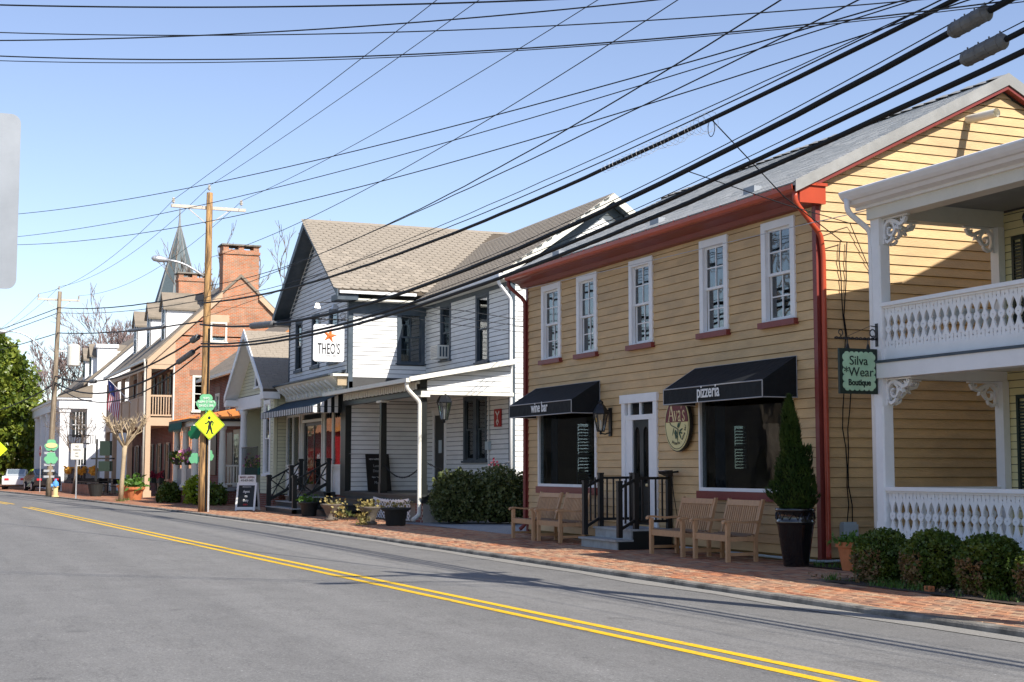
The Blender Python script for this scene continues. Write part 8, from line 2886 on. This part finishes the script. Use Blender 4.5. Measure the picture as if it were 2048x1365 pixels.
# bare trees on the camera's side of the street, seen mirrored in the upper windows
MINR[0] = .015
bare_tree('nearest bare tree across the street, mirrored in the right upper windows', (-28, -9, 0), 17, 21, 5, .6, 'bark', None, .36, .12, group='near side trees')
bare_tree('second bare tree across the street, mirrored in the middle upper windows', (-42, -11, 0), 18, 22, 5, .6, 'bark', None, .36, .12, group='near side trees')
bare_tree('farthest bare tree across the street, mirrored in the left upper windows', (-60, -12, 0), 18, 23, 5, .6, 'bark', None, .36, .12, group='near side trees')
nb = thing('opposite_red_house', 'red house with orange roof on the near side of the street, mirrored in shop glass', 'house', (-150, -16, 0))
boxes([((-163, -20, 0), (-138, -12, 5.2))]).build('wall', M['sign_red'], nb)
m = MB(); m.prism([(-163.4, -20.5, 5.1), (-163.4, -11.5, 5.1), (-163.4, -16, 8.4)], (25.8, 0, 0)); m.build('roof', M['copper_roof'], nb)
each([((x, -12.01, 1.2), (x + 1.1, -11.96, 3.0)) for x in (-160, -155, -150, -144)], 'window', M['white'], nb)

ob = thing('reflection_dark_house', 'long dark house added out of view to darken the shop window reflections', 'house', (-85, -18, 0))  # unseen house added so shop glass mirrors dark instead of bright sky
boxes([((-112, -23, 0), (-52, -15, 7.0))]).build('wall', M['reflection_dark'], ob)
m = MB(); m.prism([(-112.4, -23.5, 6.9), (-112.4, -14.5, 6.9), (-112.4, -19, 9.6)], (60.8, 0, 0)); m.build('roof', M['slate_trim'], ob)
each([((x, -15.02, z), (x + 1.2, -14.95, z + 1.7)) for x in (-108, -101, -94, -87, -80, -73, -66, -59) for z in (1.0, 4.4)], 'window', M['glass_dark'], ob)
# pollarded pale tree at the kerb
pt = thing('pollarded_tree', 'small pale pollarded street tree with knuckled branches beside the tavern pots', 'tree', (-68.8, 9.28, 0))
rnd = random.Random(6)
MB().tube([(-68.8, 9.2, -.05), (-68.75, 9.24, 1.0), (-68.8, 9.3, 2.0), (-68.8, 9.33, 2.55)], [.13, .10, .10, .12], 10).build('trunk', M['bark_pale'], pt, smooth=True)
m = MB()
for k_ in range(15):
    a = 2 * pi * k_ / 15 + rnd.uniform(-.3, .3)
    L_ = rnd.uniform(.55, 1.2)
    p0 = Vector((-68.8, 9.33, 2.45 + rnd.uniform(-.1, .15)))
    p1 = p0 + Vector((cos(a) * L_ * .45, sin(a) * L_ * .45, L_ * .55))
    p2 = p1 + Vector((cos(a) * L_ * .35, sin(a) * L_ * .35, L_ * .6))
    m.tube([p0, p1, p2], [.045, .032, .026], 6)
    m.lathe(tuple(p2), [(.02, -.05), (.06, 0), (.05, .05), (.01, .07)], 6)
    for j in range(6):
        b_ = a + rnd.uniform(-1.4, 1.4)
        q = p1.lerp(p2, rnd.uniform(.1, .8)); e_ = q + Vector((cos(b_) * .3, sin(b_) * .3, rnd.uniform(.15, .5)))
        m.tube([q, e_], [.02, .014], 5)
        if j < 3: m.lathe(tuple(e_), [(.012, -.03), (.034, 0), (.026, .03), (.01, .05)], 5)
        m.tube([e_, e_ + Vector((rnd.gauss(0, .12), rnd.gauss(0, .12), rnd.uniform(.1, .35)))], [.009, .006], 3)
m.build('crown', M['bark_pale'], pt)

# evergreen magnolia at the far left
def leafy_tree(name, label, base, h, rx, seed, mt, clumps, per, size, zlo=.12, flatten=1.0, ry=None):
    rnd = random.Random(seed)
    t = thing(name, label, 'tree', base)
    B = V3(base)
    m = MB()
    m.tube([B - Vector((0, 0, .1)), B + Vector((.1, .1, h * .35)), B + Vector((0, .2, h * .8))], [.32, .24, .06], 8)
    cl = []
    for _ in range(clumps):
        f = rnd.random()
        z = h * (zlo + (1 - zlo) * f)
        env = sin(pi * min(1, .12 + .88 * f) ** .85) ** .65 * (1 - .25 * f)
        a = rnd.uniform(0, 2 * pi)
        k_ = sqrt(rnd.uniform(.25, 1))
        c = B + Vector((cos(a) * rx * env * k_, sin(a) * (ry or rx) * env * k_, z))
        cl.append((c, rnd.uniform(.55, 1.2) * h * .075))
        if k_ > .6 and rnd.random() < .4:
            m.tube([B + Vector((0, .1, z * .75)), c], [.07, .02], 4)
    m.build('trunk', M['bark'], t)
    lm = MB()
    for c, r in cl:
        pts = []
        for _ in range(per):
            v = Vector((rnd.gauss(0, 1), rnd.gauss(0, 1), rnd.gauss(0, .8)))
            v = v.normalized() * r * (1 - .4 * rnd.random() ** 2)
            pts.append(c + v)
        leaves(lm, pts, size, rnd, asp=.42)
    lm.build('crown', mt, t)
    return t


leafy_tree('magnolia_tree', 'dense yellow green evergreen magnolia at the far left behind the inn', (-128, 6.0, 0), 12.6, 5.4, 4, M['magnolia_leaf'], 300, 75, .40, .1)
leafy_tree('magnolia_tree', 'farther evergreen tree half hidden behind the big magnolia', (-150, 4.0, 0), 13, 6.5, 9, M['magnolia_leaf'], 220, 80, .48, .1)

# shrubs beside the white house porch
def shrub(label, base, rx, ry, h, seed, n=6500, mt='shrub_leaf', group=None, size=.085, name='leafy_shrub'):
    rnd = random.Random(seed)
    t = thing(name, label, 'shrub', base, group)
    m = MB()
    for i in range(n):
        a = rnd.uniform(0, 2 * pi); u = rnd.uniform(-.9, 1)
        sr = sqrt(max(0, 1 - u * u * (1 if u > 0 else .35)))
        lump = 1 + .13 * sin(4 * a + seed + 2 * u) * sr + .10 * sin(5 * u + 3 * a + seed * 2) + .06 * sin(11 * a - 8 * u)
        k_ = (1 - .4 * rnd.random() ** 2) * lump
        p = Vector((rx * sr * cos(a) * k_, ry * sr * sin(a) * k_, h * (.5 + .5 * u * (k_ if u > 0 else .95))))
        if p.z > .02: leaves(m, [p], size, rnd, asp=.45)
    MB().lathe((0, 0), [(rx * .35, .04), (rx * .6, h * .25), (rx * .62, h * .5), (rx * .4, h * .72), (.02, h * .82)], 10).build('dark_core', inner_me.materials[0], t, local=True)
    for _ in range(14):                                  # wild shoots
        a = rnd.uniform(0, 2 * pi); x, y = cos(a) * rx * .5, sin(a) * ry * .5
        for j in range(9):
            leaves(m, [(x + .015 * j, y, h * .85 + j * .028 * rnd.uniform(.7, 1.2))], size * .9, rnd, asp=.4)
    m.build('leaves', M[mt], t, local=True)
    m = MB()
    for _ in range(9):
        a = rnd.uniform(0, 2 * pi); m.tube([(0.05 * cos(a), .05 * sin(a), 0), (rx * .5 * cos(a), ry * .5 * sin(a), h * .8)], [.018, .006], 4)
    m.build('stems', M['bark'], t, local=True)
    return t


shrub('dark leafy shrub nearest the white downspout of the side porch', (-37.45, 14.0, 0), .72, .72, 1.42, 1)
shrub('middle leafy shrub of the row beside the white house porch', (-36.9, 15.0, 0), .75, .75, 1.50, 2)
shrub('tallest leafy shrub with wild shoots below the red number sign', (-36.5, 16.0, 0), .75, .8, 1.5, 3)
shrub('rightmost leafy shrub of the row close to the yellow house wall', (-35.9, 16.9, 0), .7, .8, 1.35, 4)
shrub('low leafy shrub at the foot of the dark brick shop porch', (-65.6, 10.85, 0), .7, .5, .8, 5, 2200, 'box_leaf', None, .12)
shrub('lime green shrub beside the pedestrian sign post', (-60.9, 11.2, 0), .5, .5, 1.15, 6, 1200, 'lime_leaf', None, .12)
shrub('dark low shrub right of the lime green shrub', (-59.6, 11.7, 0), .6, .5, .8, 7, 1000, 'box_leaf', None, .12)
# far brush behind the cars
rnd = random.Random(2)
m = MB(); leaves(m, [(-150 + rnd.uniform(-6, 6), rnd.uniform(-16, 12), abs(rnd.gauss(0, 1.9))) for _ in range(9000)], .55, rnd, asp=.18)
m.build('far_brush', M['haze_brush'], label='brown winter brush at the far end of the street', cat='brush', kind='stuff')
# grass tufts at tree and bed edges
rnd = random.Random(12)
m = MB()
def tuft(x, y, n, r, h):
    for _ in range(n):
        a = rnd.uniform(0, 2 * pi); d = rnd.random() * r
        p = Vector((x + d * cos(a), y + d * sin(a), 0)); l = Vector((rnd.gauss(0, .35), rnd.gauss(0, .35), 1)).normalized() * h * rnd.uniform(.5, 1.3)
        q = Vector((-sin(a), cos(a), 0)) * .006
        k_ = len(m.v); m.v.extend([tuple(p - q), tuple(p + q), tuple(p + l)]); m.f.append((k_, k_ + 1, k_ + 2))
tuft(-68.8, 9.2, 160, .35, .16); tuft(-71.3, 9.9, 90, .4, .14)
for x in (-16.6, -15.5, -15.3, -15.1, -14.8, -13.5, -13.3): tuft(x, 11.55 + rnd.uniform(-.05, .15), 60, .16, .11)
for i in range(26): tuft(-16.5 + rnd.uniform(0, 5.5), 11.45 + rnd.uniform(0, .4), 14, .12, .07)
for i in range(14): tuft(-19.2 + rnd.uniform(0, 1.6), 13.0 + rnd.uniform(0, .8), 14, .15, .12)
m.build('grass_tufts', M['grass_leaf'], label='sparse grass and weeds along the planting bed edge', cat='grass', kind='stuff')
m = MB(); leaves(m, [(rnd.choice((-16.2, -14.8, -13.6)) + rnd.gauss(0, .6), 11.55 + abs(rnd.gauss(0, .35)), .02) for _ in range(260)], .05, rnd)
m.build('fallen_leaves', M['box_brown'], label='dry fallen leaves scattered under the boxwood balls', cat='leaves', kind='stuff')
